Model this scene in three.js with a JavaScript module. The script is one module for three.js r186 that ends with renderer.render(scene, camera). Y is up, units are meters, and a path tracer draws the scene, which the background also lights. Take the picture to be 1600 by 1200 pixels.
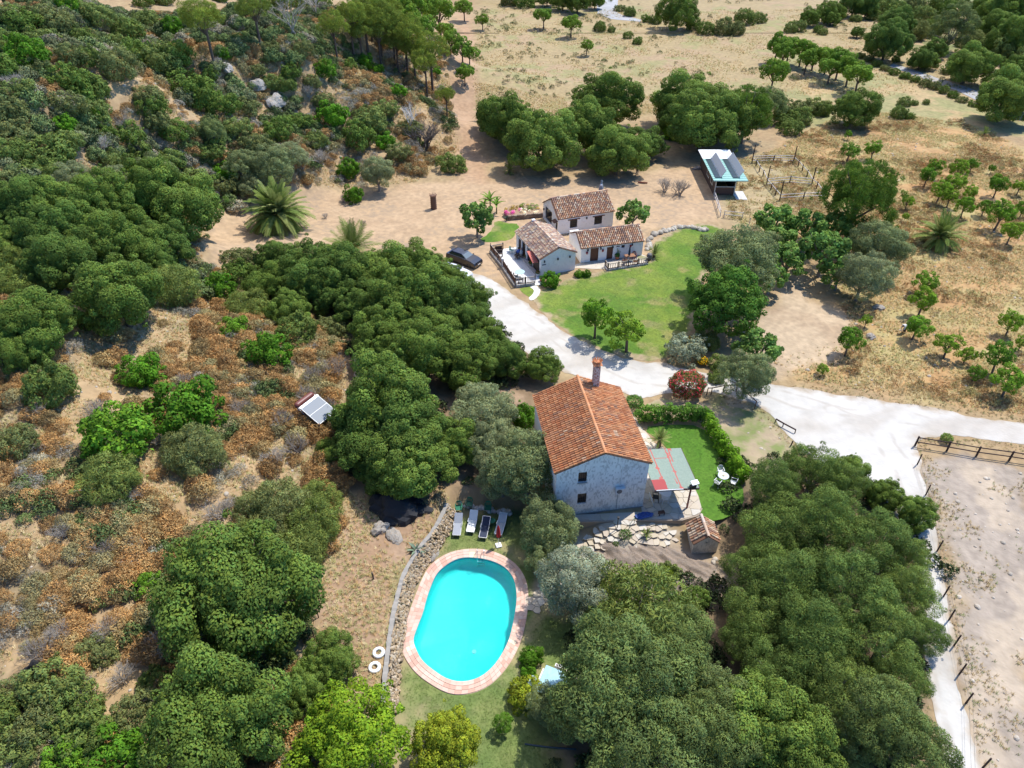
import * as THREE from 'three';
import { Sky } from 'three/addons/objects/Sky.js';
import { mergeGeometries } from 'three/addons/utils/BufferGeometryUtils.js';
import { RoundedBoxGeometry } from 'three/addons/geometries/RoundedBoxGeometry.js';
import { MarchingCubes } from 'three/addons/objects/MarchingCubes.js';

// ---------------------------------------------------------------- camera, sky, sun, exposure
const scene = new THREE.Scene();
const camera = new THREE.PerspectiveCamera(56, 4 / 3, 0.5, 4000);
camera.position.set(0, 44, 0);
camera.rotation.x = -38 * Math.PI / 180;
const SUN = new THREE.Vector3(0.37, 0.86, -0.31).normalize();
const sky = new Sky();
sky.name = 'sky'; sky.userData.kind = 'structure';
sky.scale.setScalar(3000);
sky.material.uniforms.sunPosition.value.copy(SUN);
sky.material.uniforms.turbidity.value = 2.5;
sky.material.uniforms.rayleigh.value = 0.75;
sky.material.uniforms.mieCoefficient.value = 0.004;
scene.add(sky);
scene.environmentIntensity = 0.29;
const sun = new THREE.DirectionalLight(new THREE.Color(1, 0.95, 0.86), 4.5);
sun.position.copy(SUN).multiplyScalar(220).add(new THREE.Vector3(0, 0, -80));
sun.target.position.set(0, 0, -80);
sun.castShadow = true;
sun.shadow.mapSize.set(4096, 4096);
Object.assign(sun.shadow.camera, { left: -150, right: 150, top: 150, bottom: -150, near: 1, far: 600 });
scene.add(sun, sun.target);
const renderer = new THREE.WebGLRenderer({ antialias: true });
renderer.toneMapping = THREE.LinearToneMapping;
renderer.toneMappingExposure = 1.22;
renderer.shadowMap.enabled = true;

// ---------------------------------------------------------------- helpers
const V = (x, y, z) => new THREE.Vector3(x, y, z);
const rad = (d) => d * Math.PI / 180;
function rng(seed) { let a = seed >>> 0; return () => { a = (a + 0x6D2B79F5) | 0; let t = Math.imul(a ^ (a >>> 15), 1 | a); t = (t + Math.imul(t ^ (t >>> 7), 61 | t)) ^ t; return ((t ^ (t >>> 14)) >>> 0) / 4294967296; }; }
const taken = {};
function numbered(n) { taken[n] = (taken[n] || 0) + 1; return taken[n] === 1 ? n : n + '_' + String(taken[n] - 1).padStart(3, '0'); }
const C3 = (r, g, b) => new THREE.Color().setRGB(r, g, b);
function mat(r, g, b, rough = 0.9, o = {}) { return new THREE.MeshStandardMaterial({ color: C3(r, g, b), roughness: rough, ...o }); }
function tag(o, label, category, group, kind) { if (label) o.userData.label = label; if (category) o.userData.category = category; if (group) o.userData.group = group; if (kind) o.userData.kind = kind; return o; }
function thing(name, label, category, x, y, z, turn = 0, group) { const o = new THREE.Group(); o.name = numbered(name); o.position.set(x, y, z); o.rotation.y = turn; tag(o, label, category, group); scene.add(o); return o; }
function part(name, geo, m, parent, p, r, s) {
  const o = new THREE.Mesh(geo, m); o.name = parent === scene ? numbered(name) : name; o.castShadow = o.receiveShadow = true;
  if (p) o.position.set(...p); if (r) o.rotation.set(...r); if (s) o.scale.set(...s);
  parent.add(o); return o;
}
function structure(o) { o.userData.kind = 'structure'; return o; }
const boxCache = {};
function box(w, h, d, r = 0) { const k = [w, h, d, r].join(); return boxCache[k] || (boxCache[k] = r ? new RoundedBoxGeometry(w, h, d, 2, r) : new THREE.BoxGeometry(w, h, d)); }
const cyl = (ra, rb, h, n = 8) => new THREE.CylinderGeometry(ra, rb, h, n);
function rod(a, b, ra, rb = ra, n = 6) { const d = b.clone().sub(a), l = d.length(), g = new THREE.CylinderGeometry(rb, ra, l, n, 1); g.applyQuaternion(new THREE.Quaternion().setFromUnitVectors(V(0, 1, 0), d.normalize())); g.translate((a.x + b.x) / 2, (a.y + b.y) / 2, (a.z + b.z) / 2); return g; }
const merge = (l) => mergeGeometries(l.map((g) => { const c = g.index ? g.toNonIndexed() : g.clone(); for (const k of Object.keys(c.attributes)) if (!['position', 'normal', 'uv'].includes(k)) c.deleteAttribute(k); return c; }));
const lerp = (a, b, t) => a + (b - a) * t, clamp = (x, a = 0, b = 1) => Math.min(b, Math.max(a, x));
const smooth = (a, b, x) => { const t = clamp((x - a) / (b - a)); return t * t * (3 - 2 * t); };
// periodic value noise on a 256 lattice, and sums of it
const LAT = (() => { const r = rng(11), a = new Float32Array(65536); for (let i = 0; i < 65536; i++) a[i] = r(); return a; })();
function vn(x, y) { const xi = Math.floor(x), yi = Math.floor(y); let fx = x - xi, fy = y - yi; fx = fx * fx * (3 - 2 * fx); fy = fy * fy * (3 - 2 * fy); const a = xi & 255, b = (xi + 1) & 255, c = (yi & 255) << 8, d = ((yi + 1) & 255) << 8; return lerp(lerp(LAT[c | a], LAT[c | b], fx), lerp(LAT[d | a], LAT[d | b], fx), fy); }
function fbm(x, y, o = 4) { let s = 0, a = 0.5, t = 0; for (let i = 0; i < o; i++) { s += a * vn(x, y); t += a; a *= 0.5; const q = x * 1.62 - y * 1.2 + 17.3; y = x * 1.2 + y * 1.62 + 5.7; x = q; } return s / t; }
function fbmT(x, y, o = 4) { let s = 0, a = 0.5, t = 0; for (let i = 0; i < o; i++) { s += a * vn(x, y); t += a; a *= 0.5; x = x * 2 + 32; y = y * 2 + 64; } return s / t; } // repeats every 256 steps
function dataTex(w, h, fn, srgb = true) {
  const d = new Uint8Array(w * h * 4), enc = (c) => { c = clamp(c); return 255 * (srgb ? (c <= 0.0031308 ? 12.92 * c : 1.055 * Math.pow(c, 1 / 2.4) - 0.055) : c); };
  for (let j = 0; j < h; j++) for (let i = 0; i < w; i++) { const c = fn(i / w, j / h, i, j), k = (j * w + i) * 4; d[k] = enc(c[0]); d[k + 1] = enc(c[1]); d[k + 2] = enc(c[2]); d[k + 3] = 255; }
  const t = new THREE.DataTexture(d, w, h); t.magFilter = THREE.LinearFilter; t.minFilter = THREE.LinearMipmapLinearFilter; t.generateMipmaps = true; t.wrapS = t.wrapT = THREE.RepeatWrapping; if (srgb) t.colorSpace = THREE.SRGBColorSpace; t.needsUpdate = true; return t;
}
const mix3 = (a, b, t) => [lerp(a[0], b[0], t), lerp(a[1], b[1], t), lerp(a[2], b[2], t)];
function sd(x, z, P) { let d = 1e9, ins = false; const n = P.length; for (let i = 0; i < n; i++) { const a = P[i], b = P[(i + 1) % n], ex = b[0] - a[0], ez = b[1] - a[1], wx = x - a[0], wz = z - a[1], t = clamp((wx * ex + wz * ez) / (ex * ex + ez * ez)), qx = wx - ex * t, qz = wz - ez * t; d = Math.min(d, qx * qx + qz * qz); if ((a[1] > z) !== (b[1] > z) && x < ex * (z - a[1]) / (ez || 1e-9) + a[0]) ins = !ins; } d = Math.sqrt(d); return ins ? -d : d; }
const pts = (a) => { const o = []; for (let i = 0; i < a.length; i += 2) o.push([a[i], a[i + 1]]); return o; };

// ---------------------------------------------------------------- terrain
const TC=[[-29.1,-56.5,4.0],[-33.7,-49.9,6.0],[-38.3,-46.1,9.0],[-21.2,-53.8,3.0],[-18.0,-50.2,2.8],[-22.8,-32.2,2.5],[-30.1,-30.3,5.0],[-36.4,-36.3,8.0],[-29.5,-19.1,2.0],[-48.2,-66.0,10.0],[-38.4,-105.5,4.0],[-32.0,-113.7,7.0],[-20.3,-113.6,4.0],[-25.9,-127.2,10.0],[-18.7,-138.1,7.0],[-13.6,-144.0,3.0],[-22.1,-149.8,12.0],[-36.2,-126.9,18.0],[-46.4,-118.0,19.0],[-49.9,-99.5,20.0],[-57.2,-99.8,23.0],[-58.5,-87.6,23.0],[-53.5,-73.8,17.0],[-51.6,-83.8,17.0],[-45.4,-94.7,15.0],[-40.2,-105.4,16.0],[-33.0,-146.8,17.0],[-27.0,-170.1,15.0],[-75.7,-119.1,24.0],[-44.2,-131.1,20.0],[-41.7,-63.0,8.0],[-40.5,-72.3,5.0],[-46.3,-78.8,9.0],[-43.5,-89.3,6.0],[-33.5,-40.8,5.5],[-25.2,-27.1,2.5],[-28.9,-23.9,4.0],[-25.2,-44.4,3.5],[-44.2,-52.5,11.0],[-33.2,-55.1,5.0],[-38.8,-86.5,0.0],[-41.5,-92.2,0.0],[-35.9,-94.3,0.0],[-27.4,-96.4,0.0],[-18.3,-96.4,0.0],[-23.4,-105.5,0.0],[-12.3,-36.3,0.0],[-16.5,-33.3,0.0],[-13.7,-47.1,0.0],[-12.7,-56.3,0.0],[-26.7,-74.9,0.0],[-30.8,-70.6,0.0],[-17.6,-70.6,0.0],[-10.5,-116.0,0.0],[-9.7,-138.8,0.0],[-11.0,-175.1,0.0],[-16.3,-199.7,0.0],[-21.1,-239.8,0.0],[18.5,-230.7,0.0],[14.6,-175.1,0.0],[12.1,-138.8,0.0],[32.7,-199.7,0.0],[65.4,-199.7,0.0],[98.1,-199.7,0.0],[148.1,-230.7,0.0],[111.2,-164.7,0.0],[76.8,-103.1,0.0],[57.1,-67.9,0.0],[45.5,-47.1,0.0],[34.9,-28.0,0.0],[57.6,-103.1,0.0],[58.0,-131.6,0.0],[32.8,-82.9,0.0],[19.2,-103.1,0.0],[5.0,-108.0,0.0],[4.1,-82.9,0.0],[11.9,-79.6,0.0],[14.7,-70.6,0.0],[0.0,-67.9,0.0],[-4.0,-79.6,0.0],[6.6,-60.6,0.0],[6.0,-51.4,0.0],[8.0,-42.4,0.0],[13.9,-45.5,0.0],[18.2,-52.4,0.0],[27.0,-51.4,0.0],[31.0,-39.5,0.0],[31.7,-56.3,0.0],[39.0,-51.4,0.0],[-5.7,-47.1,0.0],[-2.6,-39.5,0.0],[-4.7,-33.3,0.0],[-4.2,-25.7,0.0],[4.4,-28.0,0.0],[14.2,-33.3,0.0],[23.6,-33.3,0.0],[-13.1,-28.0,0.0],[-14.1,-23.5,0.0],[-9.6,-20.3,0.0],[0.0,-20.0,0.0],[15.2,-20.0,0.0],[26.6,-20.0,0.0],[-14.1,-92.2,0.0],[-13.4,-103.1,0.0],[49.6,-74.9,0.0],[34.8,-108.0,0.0],[-40.0,-260.0,13.0],[-70.0,-260.0,18.0],[-110.0,-200.0,26.0],[-110.0,-120.0,28.0],[-100.0,-60.0,22.0],[-80.0,-20.0,14.0],[-60.0,0.0,6.0],[-20.0,-300.0,0.0],[60.0,-300.0,2.0],[200.0,-300.0,3.0],[0.0,-8.0,0.0],[40.0,-8.0,0.0],[-18.0,-8.0,0.0],[150.0,-120.0,0.0],[200.0,-60.0,0.0],[120.0,-40.0,0.0],[-90.0,-330.0,14.0],[0.0,-420.0,3.0],[200.0,-420.0,6.0],[-200.0,-200.0,34.0],[-200.0,-400.0,24.0],[-200.0,-40.0,24.0]];
const BASIN=[[-4.59,-41.19],[-5.55,-38.25],[-6.55,-35.7],[-7.2,-33.91],[-7.42,-31.92],[-7.5,-29.79],[-7.55,-28.28],[-7.58,-26.37],[-7.68,-24.14],[-6.82,-13.53],[15.35,-13.53],[18.27,-24.14],[17.9,-28.78],[17.95,-35.09],[15.62,-36.38],[12.95,-36.01],[9.77,-34.67],[7.49,-33.91],[5.68,-35.4],[3.6,-38.25],[1.07,-41.19]];
const ZONES={
hill:[[-12.88,-249.41],[-13.08,-199.67],[-12.31,-143.56],[-9.17,-120.18],[-14.77,-106.62],[-26.89,-103.72],[-32.35,-99.84],[-37.06,-93.12],[-40.26,-90.42],[-36.61,-75.17],[-30.76,-75.96],[-18.7,-61.87],[-14.74,-53.87],[-16.06,-48.17],[-13.93,-42.35],[-13.23,-33.29],[-14.39,-30.02],[-12.49,-25.22],[-9.63,-23.08],[-7.97,-13.17],[-27.88,-12.86],[-92.68,-136.3]],
wood:[[-33.1,-79.79],[-28.68,-83.72],[-16.62,-84.64],[-8.07,-81.23],[-2.86,-67.92],[3.98,-60.63],[3.1,-54.31],[1.71,-47.08],[-0.54,-42.83],[-5.32,-41.7],[-8.58,-42.39],[-14.73,-43.8],[-17.33,-55.04],[-18.06,-65.19],[-27.83,-70.54]],
grove:[[17.28,-45.45],[25.6,-47.08],[28.97,-43.89],[33.14,-40.94],[31.66,-33.29],[28.09,-25.67],[25.86,-23.5],[21.58,-13.17],[2.73,-13.53],[2.05,-23.29],[4.48,-28.78],[6.63,-32.48],[11.93,-33.04],[15.8,-35.4]],
yard:[[-40.17,-87.3],[-36.1,-96.37],[-26.75,-102.88],[-15.62,-105.46],[-7.95,-107.95],[-3.91,-105.5],[5.02,-109.27],[20.24,-110.57],[29.9,-113.25],[31.44,-94.25],[23.87,-92.21],[19.0,-89.28],[16.15,-81.23],[6.37,-79.58],[-3.1,-76.43],[-9.01,-82.93],[-23.11,-84.07],[-31.81,-80.51],[-35.31,-75.13]],
track:[[-14.27,-249.44],[-6.92,-159.31],[-6.17,-127.31],[-3.42,-105.5],[0.0,-103.1],[-7.55,-100.77],[-9.63,-118.86],[-12.07,-143.69],[-13.89,-199.67],[-16.85,-249.46]],
field:[[-11.01,-252.57],[-7.69,-151.93],[-4.5,-127.75],[24.19,-138.83],[53.04,-150.87],[68.56,-150.87],[90.55,-150.87],[103.68,-146.68],[167.33,-257.84]],
orchard:[[39.91,-116.03],[65.53,-142.67],[82.87,-135.16],[87.78,-118.91],[49.15,-51.45],[40.03,-53.82],[28.66,-56.83],[26.54,-60.63],[36.46,-64.14],[40.02,-77.98],[37.13,-92.21]],
bare:[[28.59,-70.61],[34.52,-77.98],[34.92,-72.0],[37.86,-67.92],[34.5,-60.63],[27.87,-58.42],[24.98,-57.36],[23.88,-60.63],[25.77,-65.37]],
paddock:[[36.79,-46.67],[45.04,-44.27],[27.23,-13.17],[25.24,-13.17],[28.71,-24.35],[32.13,-33.29],[33.87,-40.24]],
strip:[[-13.8,-41.64],[-5.32,-41.7],[-5.7,-39.4],[-7.73,-34.62],[-8.33,-30.08],[-8.46,-26.16],[-8.44,-23.12],[-11.4,-23.92],[-13.83,-27.53],[-14.18,-33.29],[-13.06,-37.55]],
poolgrass:[[-5.29,-40.99],[3.19,-41.02],[4.85,-34.2],[7.39,-30.84],[4.15,-24.14],[2.54,-16.62],[-7.24,-16.59],[-8.02,-26.1],[-7.64,-33.34],[-5.66,-38.49]],
rock:[[5.06,-37.22],[8.07,-37.79],[13.19,-37.61],[16.79,-35.4],[15.49,-31.92],[9.39,-31.92],[5.83,-34.2]],
path:[[5.12,-38.12],[6.65,-38.53],[9.44,-38.63],[11.78,-38.75],[13.71,-38.5],[13.34,-37.61],[12.07,-36.9],[9.26,-36.86],[7.73,-36.6],[6.68,-36.28],[5.86,-35.86],[5.13,-34.67],[3.81,-32.93],[2.56,-31.38],[1.75,-30.73],[1.03,-31.65],[1.94,-34.2],[3.51,-36.51]],
lane:[[81.74,-165.7],[79.74,-175.14],[53.04,-150.87],[50.49,-129.93],[62.75,-135.16],[73.4,-135.16],[89.94,-126.63],[101.38,-142.67],[88.5,-146.68]],
verge:[[17.38,-51.45],[20.67,-55.3],[24.5,-53.33],[25.57,-47.92],[23.73,-44.66],[19.3,-42.39],[18.58,-48.77]],
lush:[[99.58,-256.77],[101.81,-230.71],[98.07,-199.67],[98.82,-186.73],[103.09,-159.87],[108.66,-150.87],[171.33,-257.72]],
stable:[[36.76,-116.03],[46.47,-120.39],[46.56,-96.35],[33.94,-90.24],[29.64,-94.25]]};
const BH = 1.2;
function terrain(x, z) {
  let s = 0, t = 0; for (const c of TC) { const dx = x - c[0], dz = z - c[1], w = 1 / (dx * dx + dz * dz + 40) ** 2; s += w * c[2]; t += w; }
  let h = s / t - 0.5; h = h <= 0 ? 0 : h < 1 ? h * h / 2 : h - 0.5;
  if (h > 0.3) h += (fbm(x / 5, z / 5, 3) - 0.5) * 1.0 * smooth(0.3, 3, h);
  if (z > -46 && z < 10 && x > -16 && x < 30) { const d = sd(x, z, BASIN), w = 1 + 3.2 * clamp((x + 4) / 6); let b = clamp(1 - d / w); b = b * b * (3 - 2 * b); h -= BH * b; }
  return h;
}
const TY = -BH; // level of the pool terrace
const WATER = pts([/*W*/-3.82,-35.96, -2.65,-35.92, -1.49,-35.63, -0.44,-34.99, 0.18,-34.02, 0.40,-32.69, 0.34,-31.39, 0.01,-29.43, -0.30,-28.38, -1.00,-27.02, -1.79,-26.15, -2.57,-25.73, -3.46,-25.59, -4.27,-25.78, -5.00,-26.21, -6.19,-27.13, -6.80,-28.26, -6.97,-28.84, -6.77,-29.79, -6.47,-31.02, -6.35,-32.03, -6.13,-33.21, -5.78,-34.44, -5.16,-35.20, -4.50,-35.70]);
const COPING = pts([-3.39,-36.79, -2.10,-36.72, -0.91,-36.28, 0.25,-35.41, 0.92,-34.30, 1.19,-33.21, 1.22,-31.91, 1.03,-30.28, 0.64,-28.61, -0.09,-27.02, -0.98,-25.83, -1.76,-25.20, -2.63,-24.84, -3.60,-24.71, -4.40,-24.89, -5.43,-25.47, -6.51,-26.26, -7.34,-27.36, -7.77,-28.26, -7.80,-29.08, -7.67,-30.15, -7.37,-31.39, -7.12,-32.55, -6.85,-33.75, -6.50,-34.85, -5.89,-35.70, -4.78,-36.50]);
const zoneGrid = {};
const GX0 = -100, GZ0 = -260, GN = 560, GC = 0.5; // half-metre grid of distances to each zone's outline
for (const k in ZONES) { const P = ZONES[k], a = new Float32Array(GN * GN); let bx0 = 1e9, bx1 = -1e9, bz0 = 1e9, bz1 = -1e9; for (const p of P) { bx0 = Math.min(bx0, p[0]); bx1 = Math.max(bx1, p[0]); bz0 = Math.min(bz0, p[1]); bz1 = Math.max(bz1, p[1]); } for (let j = 0; j < GN; j++) for (let i = 0; i < GN; i++) { const x = GX0 + i * GC, z = GZ0 + j * GC; a[j * GN + i] = x < bx0 - 6 || x > bx1 + 6 || z < bz0 - 6 || z > bz1 + 6 ? 6 : clamp(sd(x, z, P), -6, 6); } zoneGrid[k] = a; }
function zd(k, x, z) { const a = zoneGrid[k], u = clamp((x - GX0) / GC, 0, GN - 1.01), v = clamp((z - GZ0) / GC, 0, GN - 1.01), i = u | 0, j = v | 0, fx = u - i, fz = v - j, q = j * GN + i; return lerp(lerp(a[q], a[q + 1], fx), lerp(a[q + GN], a[q + GN + 1], fx), fz); }
const inZone = (k, x, z, e = 0.8) => smooth(e, -e, zd(k, x, z) + (fbm(x / 2.2 + 7, z / 2.2, 3) - 0.5) * 3.2);
// what the ground is made of at a place: soil, straw, litter, turf
function soil(x, z) {
  const n1 = fbm(x / 9, z / 9, 4), n2 = fbm(x / 1.7 + 40, z / 1.7 + 9, 3), n3 = fbm(x * 2.2 + 3, z * 2.2 + 8, 2), n4 = fbm(x / 3.6 + 90, z / 3.6 + 30, 4);
  let c = mix3([0.46, 0.34, 0.18], [0.38, 0.25, 0.13], n2);
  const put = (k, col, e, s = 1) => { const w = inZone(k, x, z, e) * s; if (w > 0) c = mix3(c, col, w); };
  put('field', mix3(mix3([0.45, 0.34, 0.17], [0.40, 0.295, 0.145], n2), mix3([0.35, 0.31, 0.13], [0.44, 0.31, 0.17], smooth(0.35, 0.62, n4)), smooth(0.42, 0.62, n1)), 2);
  put('orchard', mix3(mix3([0.56, 0.36, 0.16], [0.45, 0.25, 0.10], n2), mix3([0.56, 0.44, 0.20], [0.40, 0.32, 0.12], n3), smooth(0.45, 0.7, n4)), 2);
  put('hill', mix3(mix3([0.53, 0.37, 0.20], [0.42, 0.28, 0.14], n2), mix3([0.30, 0.20, 0.10], [0.37, 0.30, 0.18], n3), smooth(0.48, 0.7, n4)), 1.5);
  put('track', mix3([0.53, 0.35, 0.21], [0.44, 0.27, 0.15], n2), 1.5);
  put('yard', mix3(mix3([0.57, 0.40, 0.24], [0.49, 0.33, 0.19], n2), mix3([0.45, 0.34, 0.23], [0.52, 0.34, 0.18], n3), smooth(0.5, 0.75, n4)), 1.6);
  put('stable', mix3([0.50, 0.36, 0.20], [0.36, 0.32, 0.15], n4), 1.5);
  put('bare', mix3([0.56, 0.42, 0.27], [0.45, 0.32, 0.20], smooth(0.35, 0.75, n4)), 1.2);
  put('strip', mix3(mix3([0.50, 0.34, 0.22], [0.36, 0.22, 0.12], n2), [0.28, 0.18, 0.10], smooth(0.55, 0.8, n3)), 1);
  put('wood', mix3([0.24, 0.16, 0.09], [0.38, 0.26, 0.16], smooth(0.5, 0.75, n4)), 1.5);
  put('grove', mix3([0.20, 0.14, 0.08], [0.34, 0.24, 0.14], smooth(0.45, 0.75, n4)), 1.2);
  put('poolgrass', mix3(mix3([0.13, 0.21, 0.05], [0.26, 0.28, 0.09], n2), mix3([0.44, 0.35, 0.20], [0.36, 0.30, 0.14], n3), smooth(0.40, 0.66, n4)), 1);
  put('verge', mix3(mix3([0.22, 0.25, 0.08], [0.44, 0.35, 0.2], n2), [0.50, 0.40, 0.26], smooth(0.42, 0.62, n4)), 1);
  put('rock', mix3([0.47, 0.37, 0.27], [0.37, 0.29, 0.22], n2), 1.2);
  put('lush', mix3(mix3([0.16, 0.20, 0.06], [0.30, 0.27, 0.11], n2), [0.46, 0.32, 0.17], smooth(0.5, 0.68, n4)), 2);
  put('path', mix3([0.60, 0.51, 0.38], [0.48, 0.40, 0.29], n2), 0.5);
  put('lane', mix3(mix3([0.26, 0.27, 0.10], [0.44, 0.36, 0.17], n2), [0.50, 0.36, 0.18], smooth(0.45, 0.7, n4)), 2);
  put('paddock', mix3(mix3([0.45, 0.37, 0.29], [0.37, 0.30, 0.23], n2), mix3([0.55, 0.44, 0.32], [0.50, 0.40, 0.29], n3), smooth(0.5, 0.66, n4)), 1);
  const s = 0.62 + 0.36 * n3; return [c[0] * s, c[1] * s, c[2] * s];
}
function axis(stops) { const o = []; for (let i = 0; i < stops.length - 1; i++) { const [a, st] = stops[i], b = stops[i + 1][0], n = Math.max(1, Math.round((b - a) / st)); for (let k = 0; k < n; k++) o.push(a + (b - a) * k / n); } o.push(stops[stops.length - 1][0]); return o; }
function gridSheet(xs, zs, hf, uv) {
  const nx = xs.length, nz = zs.length, p = new Float32Array(nx * nz * 3), t = new Float32Array(nx * nz * 2), ix = [];
  for (let j = 0; j < nz; j++) for (let i = 0; i < nx; i++) { const k = j * nx + i; p[k * 3] = xs[i]; p[k * 3 + 1] = hf(xs[i], zs[j]); p[k * 3 + 2] = zs[j]; const q = uv(xs[i], zs[j]); t[k * 2] = q[0]; t[k * 2 + 1] = q[1]; if (i && j) ix.push(k - nx - 1, k - 1, k, k - nx - 1, k, k - nx); }
  const g = new THREE.BufferGeometry(); g.setAttribute('position', new THREE.BufferAttribute(p, 3)); g.setAttribute('uv', new THREE.BufferAttribute(t, 2)); g.setIndex(ix); g.computeVertexNormals(); return g;
}
const grainTex = dataTex(256, 256, (u, v) => { const a = fbmT(u * 256, v * 256, 2) * 0.5 + fbmT(u * 256 + 9, v * 256, 1) * 0.5; return [a, a, a]; }, false);
const grain = (per) => { const t = grainTex.clone(); t.repeat.set(per, per); t.needsUpdate = true; return t; };
{
  const S = 200, X0 = -90, Z0 = -206;
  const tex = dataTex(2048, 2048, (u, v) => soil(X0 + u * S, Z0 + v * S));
  tex.wrapS = tex.wrapT = THREE.ClampToEdgeWrapping;
  const gm = new THREE.MeshStandardMaterial({ map: tex, roughness: 1, bumpMap: grain(7), bumpScale: 0.04 });
  const xs = axis([[-90, 1.5], [-40, 0.8], [-10, 0.35], [6, 0.8], [30, 1.5], [110, 1]]), zs = axis([[-206, 2], [-130, 1.2], [-60, 0.7], [-38, 0.35], [-22, 0.7], [-6, 1]]);
  const inPool = (x, z) => sd(x, z, WATER) < 0.25;
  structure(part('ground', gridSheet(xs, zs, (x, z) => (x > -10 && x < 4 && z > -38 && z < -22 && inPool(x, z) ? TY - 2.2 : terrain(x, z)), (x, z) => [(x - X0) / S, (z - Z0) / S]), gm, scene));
  const FS = 760, FX = -330, FZ = -640;
  const ftex = dataTex(1024, 1024, (u, v) => soil(FX + u * FS, FZ + v * FS)); ftex.wrapS = ftex.wrapT = THREE.ClampToEdgeWrapping;
  const fm = new THREE.MeshStandardMaterial({ map: ftex, roughness: 1 });
  const fu = (x, z) => [(x - FX) / FS, (z - FZ) / FS], low = (x, z) => (x > -89 && x < 109 && z > -205 && z < -7 ? terrain(x, z) - 7 : terrain(x, z) + (Math.abs(x) > 250 || z < -350 ? (fbm(x / 90, z / 90, 4) - 0.4) * 40 * smooth(0, 250, Math.max(Math.abs(x) - 250, -350 - z)) : 0));
  structure(part('far_ground', gridSheet(axis([[-1200, 60], [-330, 12], [-91, 2], [-88, 30], [108, 2], [111, 12], [430, 60], [1300, 1]]), axis([[-1600, 60], [-640, 15], [-260, 6], [-207, 1], [-204, 28], [-8, 2], [-5, 12], [120, 1]]), low, fu), fm, scene));
}
// a flat sheet laid on the level ground, with a ragged outline and its own computed surface
function ragged(P, step, amp, seed) { const o = [], n = P.length; for (let i = 0; i < n; i++) { const a = P[i], b = P[(i + 1) % n], L = Math.hypot(b[0] - a[0], b[1] - a[1]), k = Math.max(1, Math.round(L / step)), nx = -(b[1] - a[1]) / L, nz = (b[0] - a[0]) / L; for (let j = 0; j < k; j++) { const t = j / k, x = lerp(a[0], b[0], t), z = lerp(a[1], b[1], t), q = (fbm(x * 0.7 + seed, z * 0.7, 4) - 0.5) * 2 * amp; o.push([x + nx * q, z + nz * q]); } } return o; }
function round(P, k = 2) { for (let r = 0; r < k; r++) { const o = []; for (let i = 0; i < P.length; i++) { const a = P[i], b = P[(i + 1) % P.length]; o.push([lerp(a[0], b[0], 0.25), lerp(a[1], b[1], 0.25)], [lerp(a[0], b[0], 0.75), lerp(a[1], b[1], 0.75)]); } P = o; } return P; }
function flatGeo(P, y) { const s = new THREE.Shape(P.map((p) => new THREE.Vector2(p[0], -p[1]))), g = new THREE.ShapeGeometry(s); g.rotateX(-Math.PI / 2); g.translate(0, y, 0); return g; }
const border = (P, fn, soilC, w) => (x, z) => mix3(fn(x, z), soilC.map((v) => v * (0.8 + 0.4 * fbm(x * 3, z * 3, 2))), smooth(-w, 0.1, sd(x, z, P) + (fbm(x * 0.9 + 5, z * 0.9, 4) - 0.5) * 2.4 * w));
function sheet(name, P, y, fn, texel, mo = {}) {
  let x0 = 1e9, x1 = -1e9, z0 = 1e9, z1 = -1e9; for (const p of P) { x0 = Math.min(x0, p[0]); x1 = Math.max(x1, p[0]); z0 = Math.min(z0, p[1]); z1 = Math.max(z1, p[1]); }
  const g = flatGeo(P, y), pa = g.attributes.position, uv = g.attributes.uv, w = x1 - x0, h = z1 - z0; for (let i = 0; i < pa.count; i++) uv.setXY(i, (pa.getX(i) - x0) / w, (pa.getZ(i) - z0) / h);
  const t = dataTex(Math.min(1024, Math.ceil(w / texel)), Math.min(1024, Math.ceil(h / texel)), (u, v) => fn(x0 + u * w, z0 + v * h)); t.wrapS = t.wrapT = THREE.ClampToEdgeWrapping;
  return structure(part(name, g, new THREE.MeshStandardMaterial({ map: t, roughness: 1, bumpMap: (() => { const b = grainTex.clone(); b.repeat.set(w / 28, h / 28); b.needsUpdate = true; return b; })(), bumpScale: 0.02, ...mo }), scene));
}
const RUTS = pts([-4.00,-75.66, 1.44,-68.58, 6.69,-61.42, 12.81,-57.36, 19.04,-56.52, 24.97,-55.00, 30.29,-52.38, 36.96,-50.99, 44.22,-48.95, 48.27,-47.92]), RUT2 = pts([30.29,-52.38, 33.52,-49.82, 33.67,-44.66, 33.04,-39.55, 31.28,-33.29, 29.19,-28.01, 27.69,-23.08, 26.59,-18.87]);
const off = (x, z, P) => { let d = 1e9; for (let i = 0; i < P.length - 1; i++) { const p = P[i], q = P[i + 1], ex = q[0] - p[0], ez = q[1] - p[1], t = clamp(((x - p[0]) * ex + (z - p[1]) * ez) / (ex * ex + ez * ez)); d = Math.min(d, Math.hypot(x - p[0] - ex * t, z - p[1] - ez * t)); } return d; };
const rut = (x, z) => { const w = (fbm(x / 4, z / 4, 3) - 0.5) * 1.2, n = smooth(0.3, 0.65, fbm(x * 0.6 + 3, z * 0.6, 3)); return n * Math.max(smooth(0.3, 0.05, Math.abs(off(x, z, RUTS) + w - 0.75)), smooth(0.3, 0.05, Math.abs(off(x, z, RUT2) + w - 0.75))); };
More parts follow.
